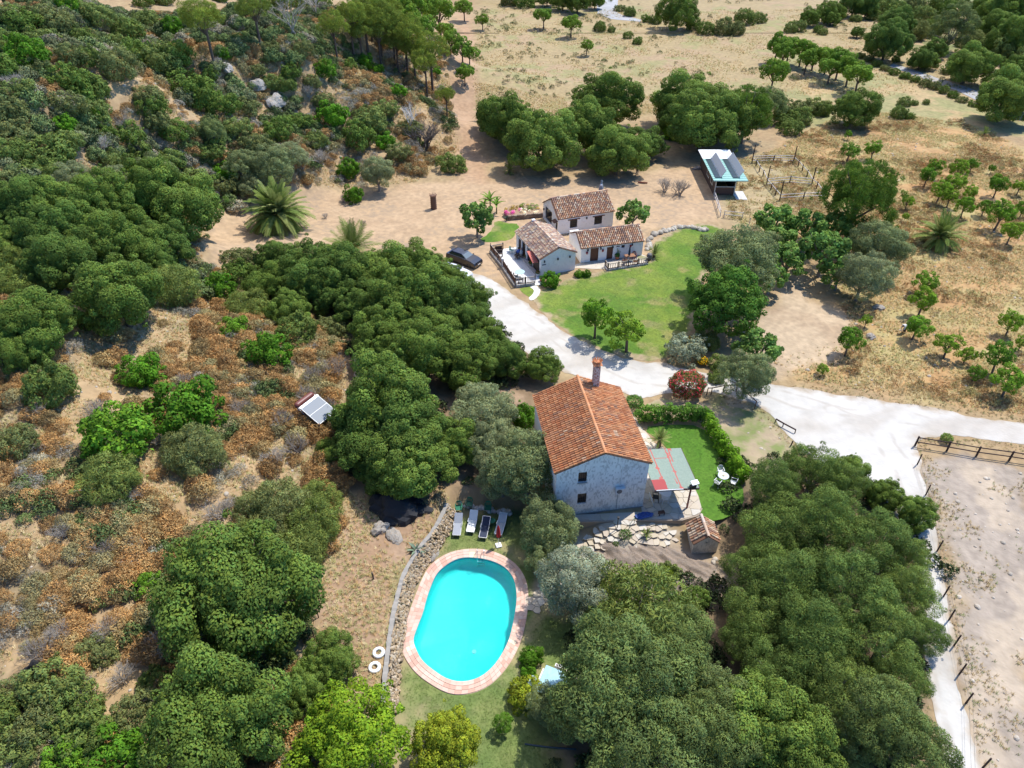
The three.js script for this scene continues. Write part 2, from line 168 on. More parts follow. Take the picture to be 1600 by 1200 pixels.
const gravel = (x, z) => { const a = fbm(x / 5, z / 5, 4), b = fbm(x * 1.5, z * 1.5, 3), c = fbm(x * 0.28 + z * 0.5, z * 0.12 - x * 0.1, 3); const s = 0.9 + 0.2 * b; const e = 0.85 * smooth(-0.6, 0.4, sd(x, z, ROAD) + (fbm(x * 1.1 + 8, z * 1.1, 4) - 0.5) * 1.6); return mix3(mix3([0.53 * s, 0.50 * s, 0.445 * s], [0.43 * s, 0.385 * s, 0.325 * s], Math.max(smooth(0.42, 0.75, a * 0.55 + c * 0.45), 0.75 * rut(x, z))), [0.37 * s, 0.285 * s, 0.19 * s], e); };
const lawn = (x, z) => { const a = fbm(x / 4, z / 4, 4), b = fbm(x * 1.3, z * 1.3, 3), c = fbm(x * 5, z * 5, 2), d = fbm(x / 2.4 + 20, z / 2.4 + 7, 4), s = 0.75 + 0.5 * c; let q = mix3([0.085, 0.17, 0.014], [0.16, 0.215, 0.03], smooth(0.35, 0.7, a)); q = mix3(q, [0.25, 0.22, 0.08], smooth(0.54, 0.72, d) * 0.75); return [q[0] * s * (0.8 + 0.4 * b), q[1] * s * (0.85 + 0.3 * b), q[2] * s]; };
const lush = (x, z) => { const b = fbm(x * 1.1, z * 1.1, 3), c = fbm(x * 6, z * 6, 2), s = 0.7 + 0.6 * c, q = mix3([0.055, 0.145, 0.008], [0.095, 0.19, 0.018], b); return q.map((v) => v * s); };
const ROAD = pts([-6.21,-79.58, -2.33,-76.89, 0.38,-73.15, 3.25,-68.98, 5.59,-65.62, 8.78,-62.35, 12.24,-60.40, 16.39,-59.51, 20.62,-57.89, 25.65,-56.32, 31.14,-54.80, 36.75,-53.33, 42.14,-51.82, 49.39,-49.82, 47.68,-46.91, 43.67,-47.92, 40.52,-48.51, 36.58,-48.51, 35.51,-45.45, 34.25,-41.66, 33.25,-37.55, 31.90,-33.29, 30.32,-29.00, 29.13,-25.22, 28.28,-21.87, 26.98,-17.49, 24.99,-17.49, 26.47,-23.50, 27.46,-26.58, 28.78,-30.02, 30.48,-33.29, 30.97,-39.55, 28.83,-43.51, 25.29,-46.09, 25.29,-47.92, 24.48,-50.09, 23.93,-52.38, 22.17,-53.82, 19.37,-55.10, 15.62,-55.10, 12.63,-53.82, 11.48,-54.50, 8.87,-56.32, 5.18,-58.42, 2.65,-60.63, -0.69,-64.14, -3.57,-67.92, -6.31,-72.00, -7.74,-76.43]);
sheet('gravel_road', ragged(round(ROAD, 1), 0.35, 0.5, 3), 0.024, gravel, 0.09);
{ const LP = ragged(round(pts([3.65,-74.61, 7.82,-77.67, 11.51,-79.26, 16.90,-80.90, 18.18,-85.03, 20.26,-89.09, 23.72,-91.42, 27.05,-92.62, 29.59,-90.24, 27.43,-84.67, 23.54,-77.98, 21.26,-70.61, 19.06,-64.87, 16.72,-60.63, 13.21,-60.18, 9.41,-61.89, 6.12,-65.24, 3.26,-69.52, 2.24,-72.57]), 1), 0.4, 0.35, 8); sheet('cottage_lawn', LP, 0.016, border(LP, lawn, [0.36, 0.27, 0.16], 0.9), 0.06); }
sheet('side_lawn', ragged(round(pts([-4.09,-87.58, -2.62,-90.63, -2.23,-93.22, -0.89,-92.62, 1.33,-92.21, 0.00,-87.95, -1.27,-86.84, -3.39,-86.84]), 1), 0.4, 0.5, 4), 0.016, lawn, 0.08);
sheet('terrace_lawn', ragged(pts([0.91,-74.61, 2.92,-75.51, 3.00,-73.15, 2.45,-72.00, 1.51,-73.44]), 0.4, 0.2, 4), 0.017, lawn, 0.06);
sheet('house_lawn', round(pts([11.76,-49.82, 14.78,-50.27, 17.40,-50.09, 18.30,-47.50, 19.13,-43.89, 19.29,-41.30, 18.33,-39.55, 16.29,-38.54, 15.06,-38.74, 15.15,-43.13, 13.72,-47.50]), 1), 0.016, lush, 0.03);
sheet('forecourt_verge', ragged(round(pts([12.22,-53.14, 14.83,-54.11, 18.42,-53.53, 21.81,-52.38, 23.67,-51.45, 24.22,-49.82, 25.12,-47.75, 25.06,-46.09, 24.17,-44.27, 20.37,-42.39, 19.51,-45.45, 18.50,-50.54, 13.76,-51.27]), 1), 0.4, 0.4, 5), 0.028, (x, z) => { const a = fbm(x / 1.8, z / 1.8, 4), b = fbm(x * 2.5, z * 2.5, 2); const s = 0.8 + 0.4 * b; return mix3([0.39 * s, 0.30 * s, 0.19 * s], [0.17 * s, 0.20 * s, 0.06 * s], smooth(0.38, 0.78, a * 0.7 + b * 0.3)); }, 0.05);
const tarmac = (x, z) => { const a = fbm(x * 0.8, z * 0.8, 3); return [0.32 + 0.1 * a, 0.315 + 0.1 * a, 0.31 + 0.1 * a]; };
sheet('grey_lane', ragged(pts([28.28,-277.19, 36.55,-277.19, 31.81,-241.69, 30.02,-234.27, 31.42,-227.24, 36.08,-221.38, 35.38,-218.95, 27.77,-222.20, 24.64,-228.97, 25.45,-241.69]), 1, 0.3, 2), 0.05, tarmac, 0.3);
sheet('grey_lane', ragged(pts([87.06,-175.14, 89.82,-169.79, 92.23,-162.75, 94.93,-157.08, 96.38,-150.87, 95.00,-147.50, 92.50,-148.33, 91.38,-155.26, 89.04,-161.78, 85.43,-172.97]), 1, 0.3, 2), 0.05, tarmac, 0.3);

// ---------------------------------------------------------------- buildings
const plasterTex = dataTex(512, 512, (u, v) => { const a = fbm(u * 16, v * 16, 5), b = fbm(u * 64, v * 64, 3), s = 0.84 + 0.06 * b - 0.08 * smooth(0.55, 0.75, a); return [s, s * 0.98, s * 0.93]; });
plasterTex.repeat.set(0.2, 0.2);
const whitewash = new THREE.MeshStandardMaterial({ map: plasterTex, roughness: 0.95, bumpMap: grain(0.2), bumpScale: 0.006 });
// the big gable is limewash weathered by black mould: ragged streaked patches, thickest along the verge and under the upper window
const mouldTex = dataTex(512, 512, (u, v) => {
  const x = u * 8, y = v * 8, a = fbm(x * 1.6, y * 0.9, 5), b = fbm(x * 9, y * 4.5, 5), f = fbm(x * 22, y * 22, 3), m = fbm(x * 0.8 + 9, y * 0.5 + 3, 3);
  let c = mix3([0.86, 0.83, 0.77], [0.76, 0.73, 0.68], a); c = c.map((q) => q * (0.93 + 0.12 * f));
  const top = 0.13 * clamp((y - 4.2) / 1.6), t = smooth(0.5, 0.78, b * 0.55 + m * 0.3 + f * 0.15 + top + 0.03);
  c = mix3(c, [0.44, 0.43, 0.41], t * 0.42); const low = smooth(0.52, 0.66, b + (y < 0.5 ? 0.12 : 0)); return mix3(c, [0.3, 0.27, 0.23], low * 0.35);
});
mouldTex.repeat.set(1 / 8, 1 / 8); mouldTex.offset.set(0.5, 0);
const mouldy = new THREE.MeshStandardMaterial({ map: mouldTex, roughness: 0.97, bumpMap: grain(0.15), bumpScale: 0.008 });
const terracottaSlab = mat(0.17, 0.085, 0.05), darkWood = mat(0.055, 0.03, 0.02, 0.7), brownWood = mat(0.13, 0.055, 0.03, 0.75), blackIron = mat(0.012, 0.012, 0.013, 0.5), glassDark = new THREE.MeshPhysicalMaterial({ color: C3(0.02, 0.025, 0.03), roughness: 0.08, metalness: 0 }), stoneGrey = mat(0.33, 0.30, 0.26), mortar = mat(0.46, 0.40, 0.33), concrete = mat(0.46, 0.44, 0.41), blackVoid = mat(0.02, 0.018, 0.016);
const tileClay = new THREE.MeshStandardMaterial({ color: 0xffffff, roughness: 0.9 });
function wallGeo(outline, holes, th) { const s = new THREE.Shape(outline.map((p) => new THREE.Vector2(...p))); for (const [a, b, c, d] of holes) s.holes.push(new THREE.Path([new THREE.Vector2(a, b), new THREE.Vector2(a, d), new THREE.Vector2(c, d), new THREE.Vector2(c, b)])); const g = new THREE.ExtrudeGeometry(s, { depth: th, bevelEnabled: false }); g.translate(0, 0, -th); return g; }
const tileGeo = {};
function roofTiles(parent, o, side) {
  const { W, L, eave, ridge, oh, cs, rs, pal, seed } = o, p = (ridge - eave) / (W / 2), run = W / 2 + oh, sl = Math.hypot(run, run * p), r = rng(seed + side * 7), cols = Math.floor((L + 2 * oh) / cs), rows = Math.ceil(sl / rs);
  const key = cs + '_' + rs; const tg = tileGeo[key] || (tileGeo[key] = (() => { const g = new THREE.CylinderGeometry(cs * 0.33, cs * 0.41, rs * 1.28, 6, 1, true, 0, Math.PI); return g; })());
  const im = new THREE.InstancedMesh(tg, tileClay, cols * rows), m = new THREE.Matrix4(), d = V(side * run, -run * p, 0).normalize(), n = V(-d.y * side, d.x * side, 0), up = d.clone().negate(), col = new THREE.Color(); let k = 0;
  const noiseAt = seed * 3.1;
  for (let i = 0; i < cols; i++) for (let j = 0; j < rows; j++) {
    const s = Math.min(j * rs + rs * 0.45, sl - rs * 0.5), z = -(L / 2 + oh) + (i + 0.5) * cs + (r() - 0.5) * 0.02, q = V(0, ridge + 0.1, 0).addScaledVector(d, s).addScaledVector(n, 0.012 + 0.012 * r());
    const u2 = up.clone().addScaledVector(n, -0.055 + (r() - 0.5) * 0.03).addScaledVector(V(0, 0, 1), (r() - 0.5) * 0.05).normalize(), z2 = n.clone().cross(u2).normalize(), n2 = u2.clone().cross(z2);
    m.makeBasis(n2, u2, z2).setPosition(q.x, q.y, z); im.setMatrixAt(k, m);
    const f = fbm(z * 0.6 + noiseAt, s * 0.6, 3), t = r(); let c = pal[Math.floor(clamp(t * 0.75 + (f - 0.35) * 0.8, 0, 0.999) * pal.length)]; const w = 0.68 + 0.34 * r(); im.setColorAt(k++, col.setRGB(c[0] * w, c[1] * w, c[2] * w));
  }
  im.name = 'roof_tiles'; im.userData.kind = 'stuff'; im.castShadow = im.receiveShadow = true; parent.add(im);
}
function gabled(o) {
  const t = thing(o.name, o.label, o.category || 'house', o.x, o.y || 0, o.z, o.turn), { W, L, eave, ridge, oh } = o, th = o.th || 0.3, base = o.base || 0, p = (ridge - eave) / (W / 2);
  const gable = [[-W / 2, base], [W / 2, base], [W / 2, eave], [0, ridge], [-W / 2, eave]], flat = (l) => [[-l / 2, base], [l / 2, base], [l / 2, eave - 0.01], [-l / 2, eave - 0.01]], h = o.holes || {};
  part('wall', wallGeo(gable, h.front || [], th), o.wall, t, [0, 0, L / 2]); part('wall', wallGeo(gable, h.back || [], th), o.wall2 || o.wall, t, [0, 0, -L / 2], [0, Math.PI, 0]);
  if (!o.openRight) part('wall', wallGeo(flat(L - 2 * th), h.right || [], th), o.wall2 || o.wall, t, [W / 2, 0, 0], [0, Math.PI / 2, 0]);
  part('wall', wallGeo(flat(L - 2 * th), h.left || [], th), o.wall2 || o.wall, t, [-W / 2, 0, 0], [0, -Math.PI / 2, 0]);
  part('floor', box(W - 2 * th, 0.08, L - 2 * th), concrete, t, [0, 0.06 + base, 0]);
  const e = W / 2 + oh, ye = ridge - e * p, s = new THREE.Shape([[-e, ye + 0.09], [0, ridge + 0.09], [e, ye + 0.09], [e, ye + 0.004], [0, ridge + 0.004], [-e, ye + 0.004]].map((q) => new THREE.Vector2(...q))), g = new THREE.ExtrudeGeometry(s, { depth: L + 2 * oh, bevelEnabled: false }); g.translate(0, 0, -(L / 2 + oh));
  const roof = part('roof', g, o.slab || terracottaSlab, t); roofTiles(roof, o, 1); roofTiles(roof, o, -1);
  const n = Math.round((L + 2 * oh) / 0.42), rg = new THREE.CylinderGeometry(o.cs * 0.5, o.cs * 0.58, 0.5, 7, 1, true, 0, Math.PI), r = rng(o.seed + 5), rc = (o.ridgePal || o.pal).map((c) => mat(...c, 0.9));
  rg.rotateZ(Math.PI / 2); rg.rotateY(Math.PI / 2);
  for (let i = 0; i < n; i++) part('ridge_tile', rg, rc[Math.floor(r() * rc.length)], roof, [(r() - 0.5) * 0.02, ridge + 0.1 + 0.015 * r(), -(L / 2 + oh) + (i + 0.5) * (L + 2 * oh) / n], [(r() - 0.5) * 0.05, 0, 0]);
  t.userData.side = { front: (u, y, d) => [[u, y, L / 2 + d], [0, 0, 0]], back: (u, y, d) => [[-u, y, -L / 2 - d], [0, Math.PI, 0]], right: (u, y, d) => [[W / 2 + d, y, -u], [0, Math.PI / 2, 0]], left: (u, y, d) => [[-W / 2 - d, y, u], [0, -Math.PI / 2, 0]] };
  return t;
}
const sideOf = (t, s, u, y, d) => t.userData.side[s](u, y, d);
function frameGeo(w, h, b, d) { return merge([box(w, b, d).clone().translate(0, h / 2 - b / 2, 0), box(w, b, d).clone().translate(0, -h / 2 + b / 2, 0), box(b, h - 2 * b, d).clone().translate(-w / 2 + b / 2, 0, 0), box(b, h - 2 * b, d).clone().translate(w / 2 - b / 2, 0, 0)]); }
function windowIn(t, side, [a, b, c, d], bars = [3, 4], depth = -0.16, fm = darkWood) {
  const w = c - a, h = d - b, [p, r] = sideOf(t, side, (a + c) / 2, (b + d) / 2, depth), f = part('window', frameGeo(w - 0.006, h - 0.006, 0.06, 0.06), fm, t, p, r);
  part('pane', box(w - 0.12, h - 0.12, 0.012), glassDark, f);
  for (let i = 1; i <= bars[0]; i++) part('bar', box(0.022, h - 0.02, 0.022), blackIron, f, [-w / 2 + w * i / (bars[0] + 1), 0, 0.1]);
  for (let i = 1; i <= bars[1]; i++) part('bar', box(w - 0.02, 0.022, 0.022), blackIron, f, [0, -h / 2 + h * i / (bars[1] + 1), 0.115]);
  return f;
}
function doorIn(t, side, [a, b, c, d], m = darkWood, depth = -0.14) { const w = c - a, h = d - b, [p, r] = sideOf(t, side, (a + c) / 2, (b + d) / 2, depth), f = part('door', frameGeo(w - 0.006, h - 0.006, 0.08, 0.1), m, t, p, r); const n = 5; for (let i = 0; i < n; i++) part('plank', box((w - 0.17) / n - 0.008, h - 0.17, 0.04), m, f, [-w / 2 + 0.085 + (w - 0.17) * (i + 0.5) / n, 0, 0]); part('handle', box(0.03, 0.14, 0.05), blackIron, f, [w / 2 - 0.16, 0, 0.05]); return f; }

// the tiled house
const HT = rad(8.6);
const orange = [[0.50, 0.19, 0.07], [0.56, 0.23, 0.09], [0.45, 0.16, 0.06], [0.52, 0.21, 0.08], [0.58, 0.27, 0.12], [0.42, 0.17, 0.075], [0.52, 0.24, 0.11], [0.36, 0.18, 0.10], [0.56, 0.36, 0.22]];
const house = gabled({ name: 'tiled_house', label: 'two storey house with orange tiled roof and weathered pale gable wall', x: 6.3, z: -44.2, turn: HT, W: 7.3, L: 9.3, eave: 4.95, ridge: 6.5, oh: 0.17, cs: 0.235, rs: 0.36, pal: orange, ridgePal: [[0.52, 0.22, 0.09], [0.56, 0.26, 0.12]], seed: 3, wall: mouldy, wall2: whitewash, base: -0.5,
  holes: { front: [[-1.92, 3.58, -1.24, 4.67], [-1.85, 1.17, -1.13, 2.32]], right: [[-1.6, 0, -0.6, 2.1], [0.8, 0.9, 1.9, 2.0]] } });
windowIn(house, 'front', [-1.92, 3.58, -1.24, 4.67]); windowIn(house, 'front', [-1.85, 1.17, -1.13, 2.32], [4, 4]);
doorIn(house, 'right', [-1.6, 0, -0.6, 2.1], brownWood); windowIn(house, 'right', [0.8, 0.9, 1.9, 2.0], [2, 2]);
part('plinth', box(7.42, 0.42, 0.08), mat(0.30, 0.26, 0.22), house, [0, -0.17, 4.68]);
{
  const sill = part('sill', box(0.8, 0.06, 0.12), mortar, house, [-1.58, 3.55, 4.7]);
  const ac = part('air_conditioner', box(0.78, 0.56, 0.3, 0.03), mat(0.62, 0.62, 0.6, 0.5), house, [1.5, 2.45, 4.86]);
  part('fan_grille', new THREE.TorusGeometry(0.2, 0.012, 6, 20), blackIron, ac, [-0.1, 0, 0.158]); part('fan_opening', cyl(0.2, 0.2, 0.01, 20), mat(0.16, 0.15, 0.14), ac, [-0.1, 0, 0.152], [Math.PI / 2, 0, 0]);
  for (const s of [-1, 1]) part('bracket', merge([box(0.04, 0.04, 0.36), box(0.04, 0.36, 0.04).clone().translate(0, 0.16, -0.16)]), mat(0.7, 0.7, 0.68, 0.5), ac, [s * 0.28, -0.31, 0]);
  part('pipe_duct', box(0.07, 2.1, 0.05), mat(0.72, 0.71, 0.68, 0.6), house, [1.55, 3.8, 4.676]); part('drain_pipe', cyl(0.02, 0.02, 1.95, 6), mat(0.3, 0.3, 0.3), house, [1.42, 1.15, 4.68]);
  const st = part('chimney', box(0.52, 2.3, 0.52), new THREE.MeshStandardMaterial({ map: dataTex(64, 128, (u, v) => { const a = fbm(u * 8, v * 20, 4); return mix3([0.55, 0.47, 0.42], [0.34, 0.17, 0.12], smooth(0.45, 0.6, a)); }), roughness: 0.95 }), house, [1.45, 6.85, -4.15]);
  for (const [x, z] of [[-1, -1], [1, -1], [-1, 1], [1, 1]]) part('cap_pillar', box(0.12, 0.24, 0.12), mortar, st, [x * 0.19, 1.27, z * 0.19]);
  part('flue', box(0.24, 0.2, 0.24), blackVoid, st, [0, 1.25, 0]);
  const capm = mat(0.5, 0.2, 0.09), cap = part('cap', new THREE.ConeGeometry(0.56, 0.42, 4), capm, st, [0, 1.6, 0], [0, Math.PI / 4, 0]);
  for (let i = 0; i < 12; i++) { const a = (i + 0.5) / 12 * Math.PI * 2; part('cap_tile', cyl(0.05, 0.07, 0.5, 6), mat(...orange[i % 6]), st, [Math.sin(a) * 0.24, 1.63, Math.cos(a) * 0.24], [Math.cos(a) * 0.85, 0, -Math.sin(a) * 0.85]); }
}
// porch roof over the patio
{
  const t = thing('porch_canopy', 'green felt porch roof with red seams on a red post beside the tiled house', 'canopy', 12.65, 0, -41.85, rad(7.5));
  const felt = new THREE.MeshStandardMaterial({ roughness: 0.9, map: dataTex(256, 256, (u, v) => { const x = u * 3.6, z = (1 - v) * 4.6; const n = fbm(x * 2.2 + 5, z * 2.2, 4), f = fbm(x * 9, z * 9, 3); let c = [0.20 + 0.06 * f, 0.255 + 0.06 * f, 0.20 + 0.05 * f]; const seam = Math.min(Math.abs(x - 0.95 + 0.05 * n), Math.abs(x - 2.15 - 0.06 * n), Math.abs(x - 2.45 + z * 0.02) + (z > 1.6 ? 0.5 : 0)), w = 0.05 + 0.22 * smooth(0.56, 0.72, n); if (seam < w) c = [0.38 + 0.08 * f, 0.115, 0.09]; if (z > 3.5 && x < 0.95 + 0.25 * n) c = [0.36, 0.065, 0.06]; if (Math.abs(z - 1.1) < 0.035 && x > 0.9 && x < 2.0) c = [0.38, 0.115, 0.09]; return c; }) });
  const g = box(3.6, 0.07, 4.6).clone(), uv = g.attributes.uv; part('roof_deck', g, felt, t, [0, 2.62, 0], [0, 0, -0.06]);
  part('fascia', box(3.66, 0.13, 0.05), mat(0.10, 0.055, 0.05), t, [0, 2.56, 2.33], [0, 0, -0.06]); part('fascia', box(0.05, 0.13, 4.6), mat(0.10, 0.055, 0.05), t, [1.83, 2.46, 0]); part('gutter', box(2.2, 0.05, 0.06), mat(0.7, 0.7, 0.68), t, [-0.6, 2.68, 2.36], [0, 0, -0.06]);
  for (const z of [2.1, -2.1]) part('post', box(0.11, 2.5, 0.11), mat(0.26, 0.07, 0.06, 0.7), t, [1.25, 1.24, z]);
  for (let i = 0; i < 5; i++) part('rafter', box(3.4, 0.1, 0.07), darkWood, t, [0, 2.52, -2 + i], [0, 0, -0.06]);
  const l = thing('floodlight', 'white boxy floodlight on the outer front corner of the porch roof', 'lamp', 14.35, 2.58, -39.9, rad(20)); part('housing', box(0.62, 0.12, 0.42, 0.03), mat(0.82, 0.82, 0.8, 0.4), l, [0, 0.42, 0], [0.25, 0, 0]); part('ballast', box(0.5, 0.24, 0.26), blackIron, l, [-0.15, 0.14, 0.05]); part('bracket', box(0.06, 0.4, 0.06), blackIron, l, [0.05, 0.2, 0]);
}
// white cottages
const faded = [[0.60, 0.44, 0.30], [0.48, 0.25, 0.14], [0.56, 0.30, 0.17], [0.62, 0.48, 0.34], [0.34, 0.19, 0.13], [0.52, 0.28, 0.15], [0.42, 0.25, 0.17], [0.60, 0.40, 0.25], [0.26, 0.17, 0.13]], pale = [[0.66, 0.50, 0.34], [0.58, 0.38, 0.24], [0.62, 0.44, 0.30], [0.50, 0.30, 0.20], [0.40, 0.25, 0.19], [0.68, 0.56, 0.42], [0.36, 0.27, 0.23], [0.60, 0.45, 0.29]];
const shadeIron = mat(0.02, 0.02, 0.025, 0.5);
function wallLamp(t, s, u, y) { const [p, r] = sideOf(t, s, u, y, 0.12), l = part('wall_lamp', merge([cyl(0.07, 0.1, 0.2, 6), box(0.03, 0.03, 0.2).clone().translate(0, 0.12, -0.06), new THREE.ConeGeometry(0.12, 0.1, 6).translate(0, 0.15, 0)]), shadeIron, t, p, r); return l; }
function wallPot(t, s, u, y) { const [p, r] = sideOf(t, s, u, y, 0.1), l = part('wall_flowerpot', cyl(0.13, 0.09, 0.2, 8), mat(0.35, 0.1, 0.06), t, p, r); part('flowers', new THREE.IcosahedronGeometry(0.14, 1), mat(0.30, 0.03, 0.05), l, [0, 0.14, 0], null, [1, 0.7, 1]); }
{
  const t = gabled({ name: 'white_cottage', label: 'back white cottage with steep tiled roof and two barred windows facing the lawn', x: 9.07, z: -92.88, turn: rad(19.2 - 90), W: 5.5, L: 8.1, eave: 2.25, ridge: 3.95, oh: 0.14, cs: 0.25, rs: 0.36, pal: faded, seed: 21, wall: whitewash, holes: { right: [[-2.33, 0.66, -1.25, 1.8], [1.25, 0.6, 2.43, 1.72]], front: [[-2.0, 0.35, 0.5, 2.2], [1.85, 0.02, 2.45, 1.6]] } });
  windowIn(t, 'right', [-2.33, 0.66, -1.25, 1.8], [4, 3]); windowIn(t, 'right', [1.25, 0.6, 2.43, 1.72], [4, 3]); windowIn(t, 'front', [-2.0, 0.35, 0.5, 2.2], [3, 1]); doorIn(t, 'front', [1.85, 0.02, 2.45, 1.6]);
  for (const [u, y] of [[-1.79, 1.9], [1.84, 1.82]]) { const [p, r] = sideOf(t, 'right', u, y, 0.04); part('lintel', box(1.75, 0.09, 0.14), brownWood, t, p, r); }
  wallLamp(t, 'right', 0.05, 1.8); wallLamp(t, 'front', -2.3, 1.5);
  const [p, r] = sideOf(t, 'front', 2.15, 1.75, 0.25), a = part('door_awning', box(1.0, 0.06, 0.6), terracottaSlab, t, p, [0.35, r[1], 0]);
  const ch = part('chimney', new THREE.LatheGeometry([[0.36, 0], [0.34, 0.6], [0.24, 1.1], [0.13, 1.35], [0.12, 1.6], [0, 1.62]].map((q) => new THREE.Vector2(...q)), 10), mat(0.26, 0.28, 0.28), t, [-1.0, 3.35, -3.75]); part('cowl', new THREE.ConeGeometry(0.2, 0.3, 8), mat(0.1, 0.12, 0.13, 0.5), ch, [0, 1.75, 0]); part('flashing', new THREE.SphereGeometry(0.16, 8, 6), mat(0.75, 0.73, 0.7), ch, [0.14, 1.15, 0.1]);
}
{
  const t = gabled({ name: 'white_cottage', label: 'long low white cottage with two brown doors beside the lawn', x: 12.11, z: -84.14, turn: rad(14.6 - 90), W: 4.2, L: 8.28, eave: 2.05, ridge: 3.2, oh: 0.14, cs: 0.25, rs: 0.36, pal: faded, seed: 33, wall: whitewash, holes: { right: [[-2.91, 0.02, -1.82, 1.86], [-0.72, 0.02, 0.11, 1.74], [1.21, 1.38, 1.66, 1.8]] } });
  doorIn(t, 'right', [-2.91, 0.02, -1.82, 1.86], brownWood); doorIn(t, 'right', [-0.72, 0.02, 0.11, 1.74], brownWood); windowIn(t, 'right', [1.21, 1.38, 1.66, 1.8], [1, 1]);
  for (const u of [-3.3, -1.6, 0.0, 2.6]) wallLamp(t, 'right', u, 1.72); for (const [u, y] of [[-3.4, 1.3], [-1.3, 1.35], [2.4, 1.5]]) wallPot(t, 'right', u, y);
  const [p, r] = sideOf(t, 'right', 0.75, 1.7, 0.02); part('name_board', box(0.45, 0.1, 0.03), brownWood, t, p, r);
  part('white_annex', box(3.0, 2.0, 1.2), whitewash, t, [-1.6, 1.0, 3.4], [0, 0, 0]);
}
{
  const t = gabled({ name: 'white_cottage', label: 'open fronted white cottage with pale tiled roof facing the paved terrace', x: 4.17, z: -82.11, turn: rad(22), W: 4.65, L: 7.8, eave: 2.42, ridge: 3.46, oh: 0.16, cs: 0.25, rs: 0.36, pal: pale, seed: 44, wall: whitewash, holes: { left: [[-3.2, 0.05, -2.3, 1.95], [-2.0, 0.05, -0.9, 2.1], [-0.45, 0.05, 1.3, 2.05], [1.6, 0.05, 3.5, 2.05]] } });
  doorIn(t, 'left', [-2.0, 0.05, -0.9, 2.1]); doorIn(t, 'left', [1.6, 0.05, 3.5, 2.05], darkWood, -0.06); doorIn(t, 'left', [-3.2, 0.05, -2.3, 1.95]);
  windowIn(t, 'left', [-0.45, 0.05, 1.3, 2.05], [2, 2], -0.2);
  const [p, r] = sideOf(t, 'left', 2.2, 1.95, 0.35), aw = part('red_awning', box(2.0, 0.05, 0.75), mat(0.55, 0.16, 0.12), t, p, [0.35, r[1], 0]);
  for (const [u, y] of [[-1.88, 2.0], [-0.1, 2.0], [1.5, 2.0]]) wallLamp(t, 'front', u, y); const [q, s] = sideOf(t, 'front', -1.9, 1.56, 0.03); part('name_board', box(0.5, 0.12, 0.03), mat(0.08, 0.09, 0.12), t, q, s);
  part('vent', box(0.4, 0.35, 0.4), whitewash, t, [0, 3.6, -3.8]); part('bench_step', box(0.45, 0.25, 6.5), concrete, t, [-2.6, 0.12, 0.2]);
}
// tiled outhouse by the patio
{
  const y = -1.0, t = gabled({ name: 'outhouse', label: 'small grey plastered outhouse with a tiled gable roof below the patio', category: 'shed', x: 14.95, y, z: -37.35, turn: rad(4), W: 1.95, L: 1.95, eave: 1.02, ridge: 1.8, oh: 0.1, cs: 0.24, rs: 0.36, th: 0.15, pal: faded.slice(0, 8), ridgePal: [[0.56, 0.46, 0.38], [0.5, 0.36, 0.26]], seed: 51, wall: new THREE.MeshStandardMaterial({ map: mouldTex, color: C3(0.85, 0.82, 0.76), roughness: 0.95 }), base: -0.4, holes: { front: [[-0.06, 1.0, 0.06, 1.14]] } });
  part('vent_pipe', cyl(0.11, 0.11, 0.5, 10), blackIron, t, [1.0, 1.1, -0.5], [0, 0, 1.2]);
}
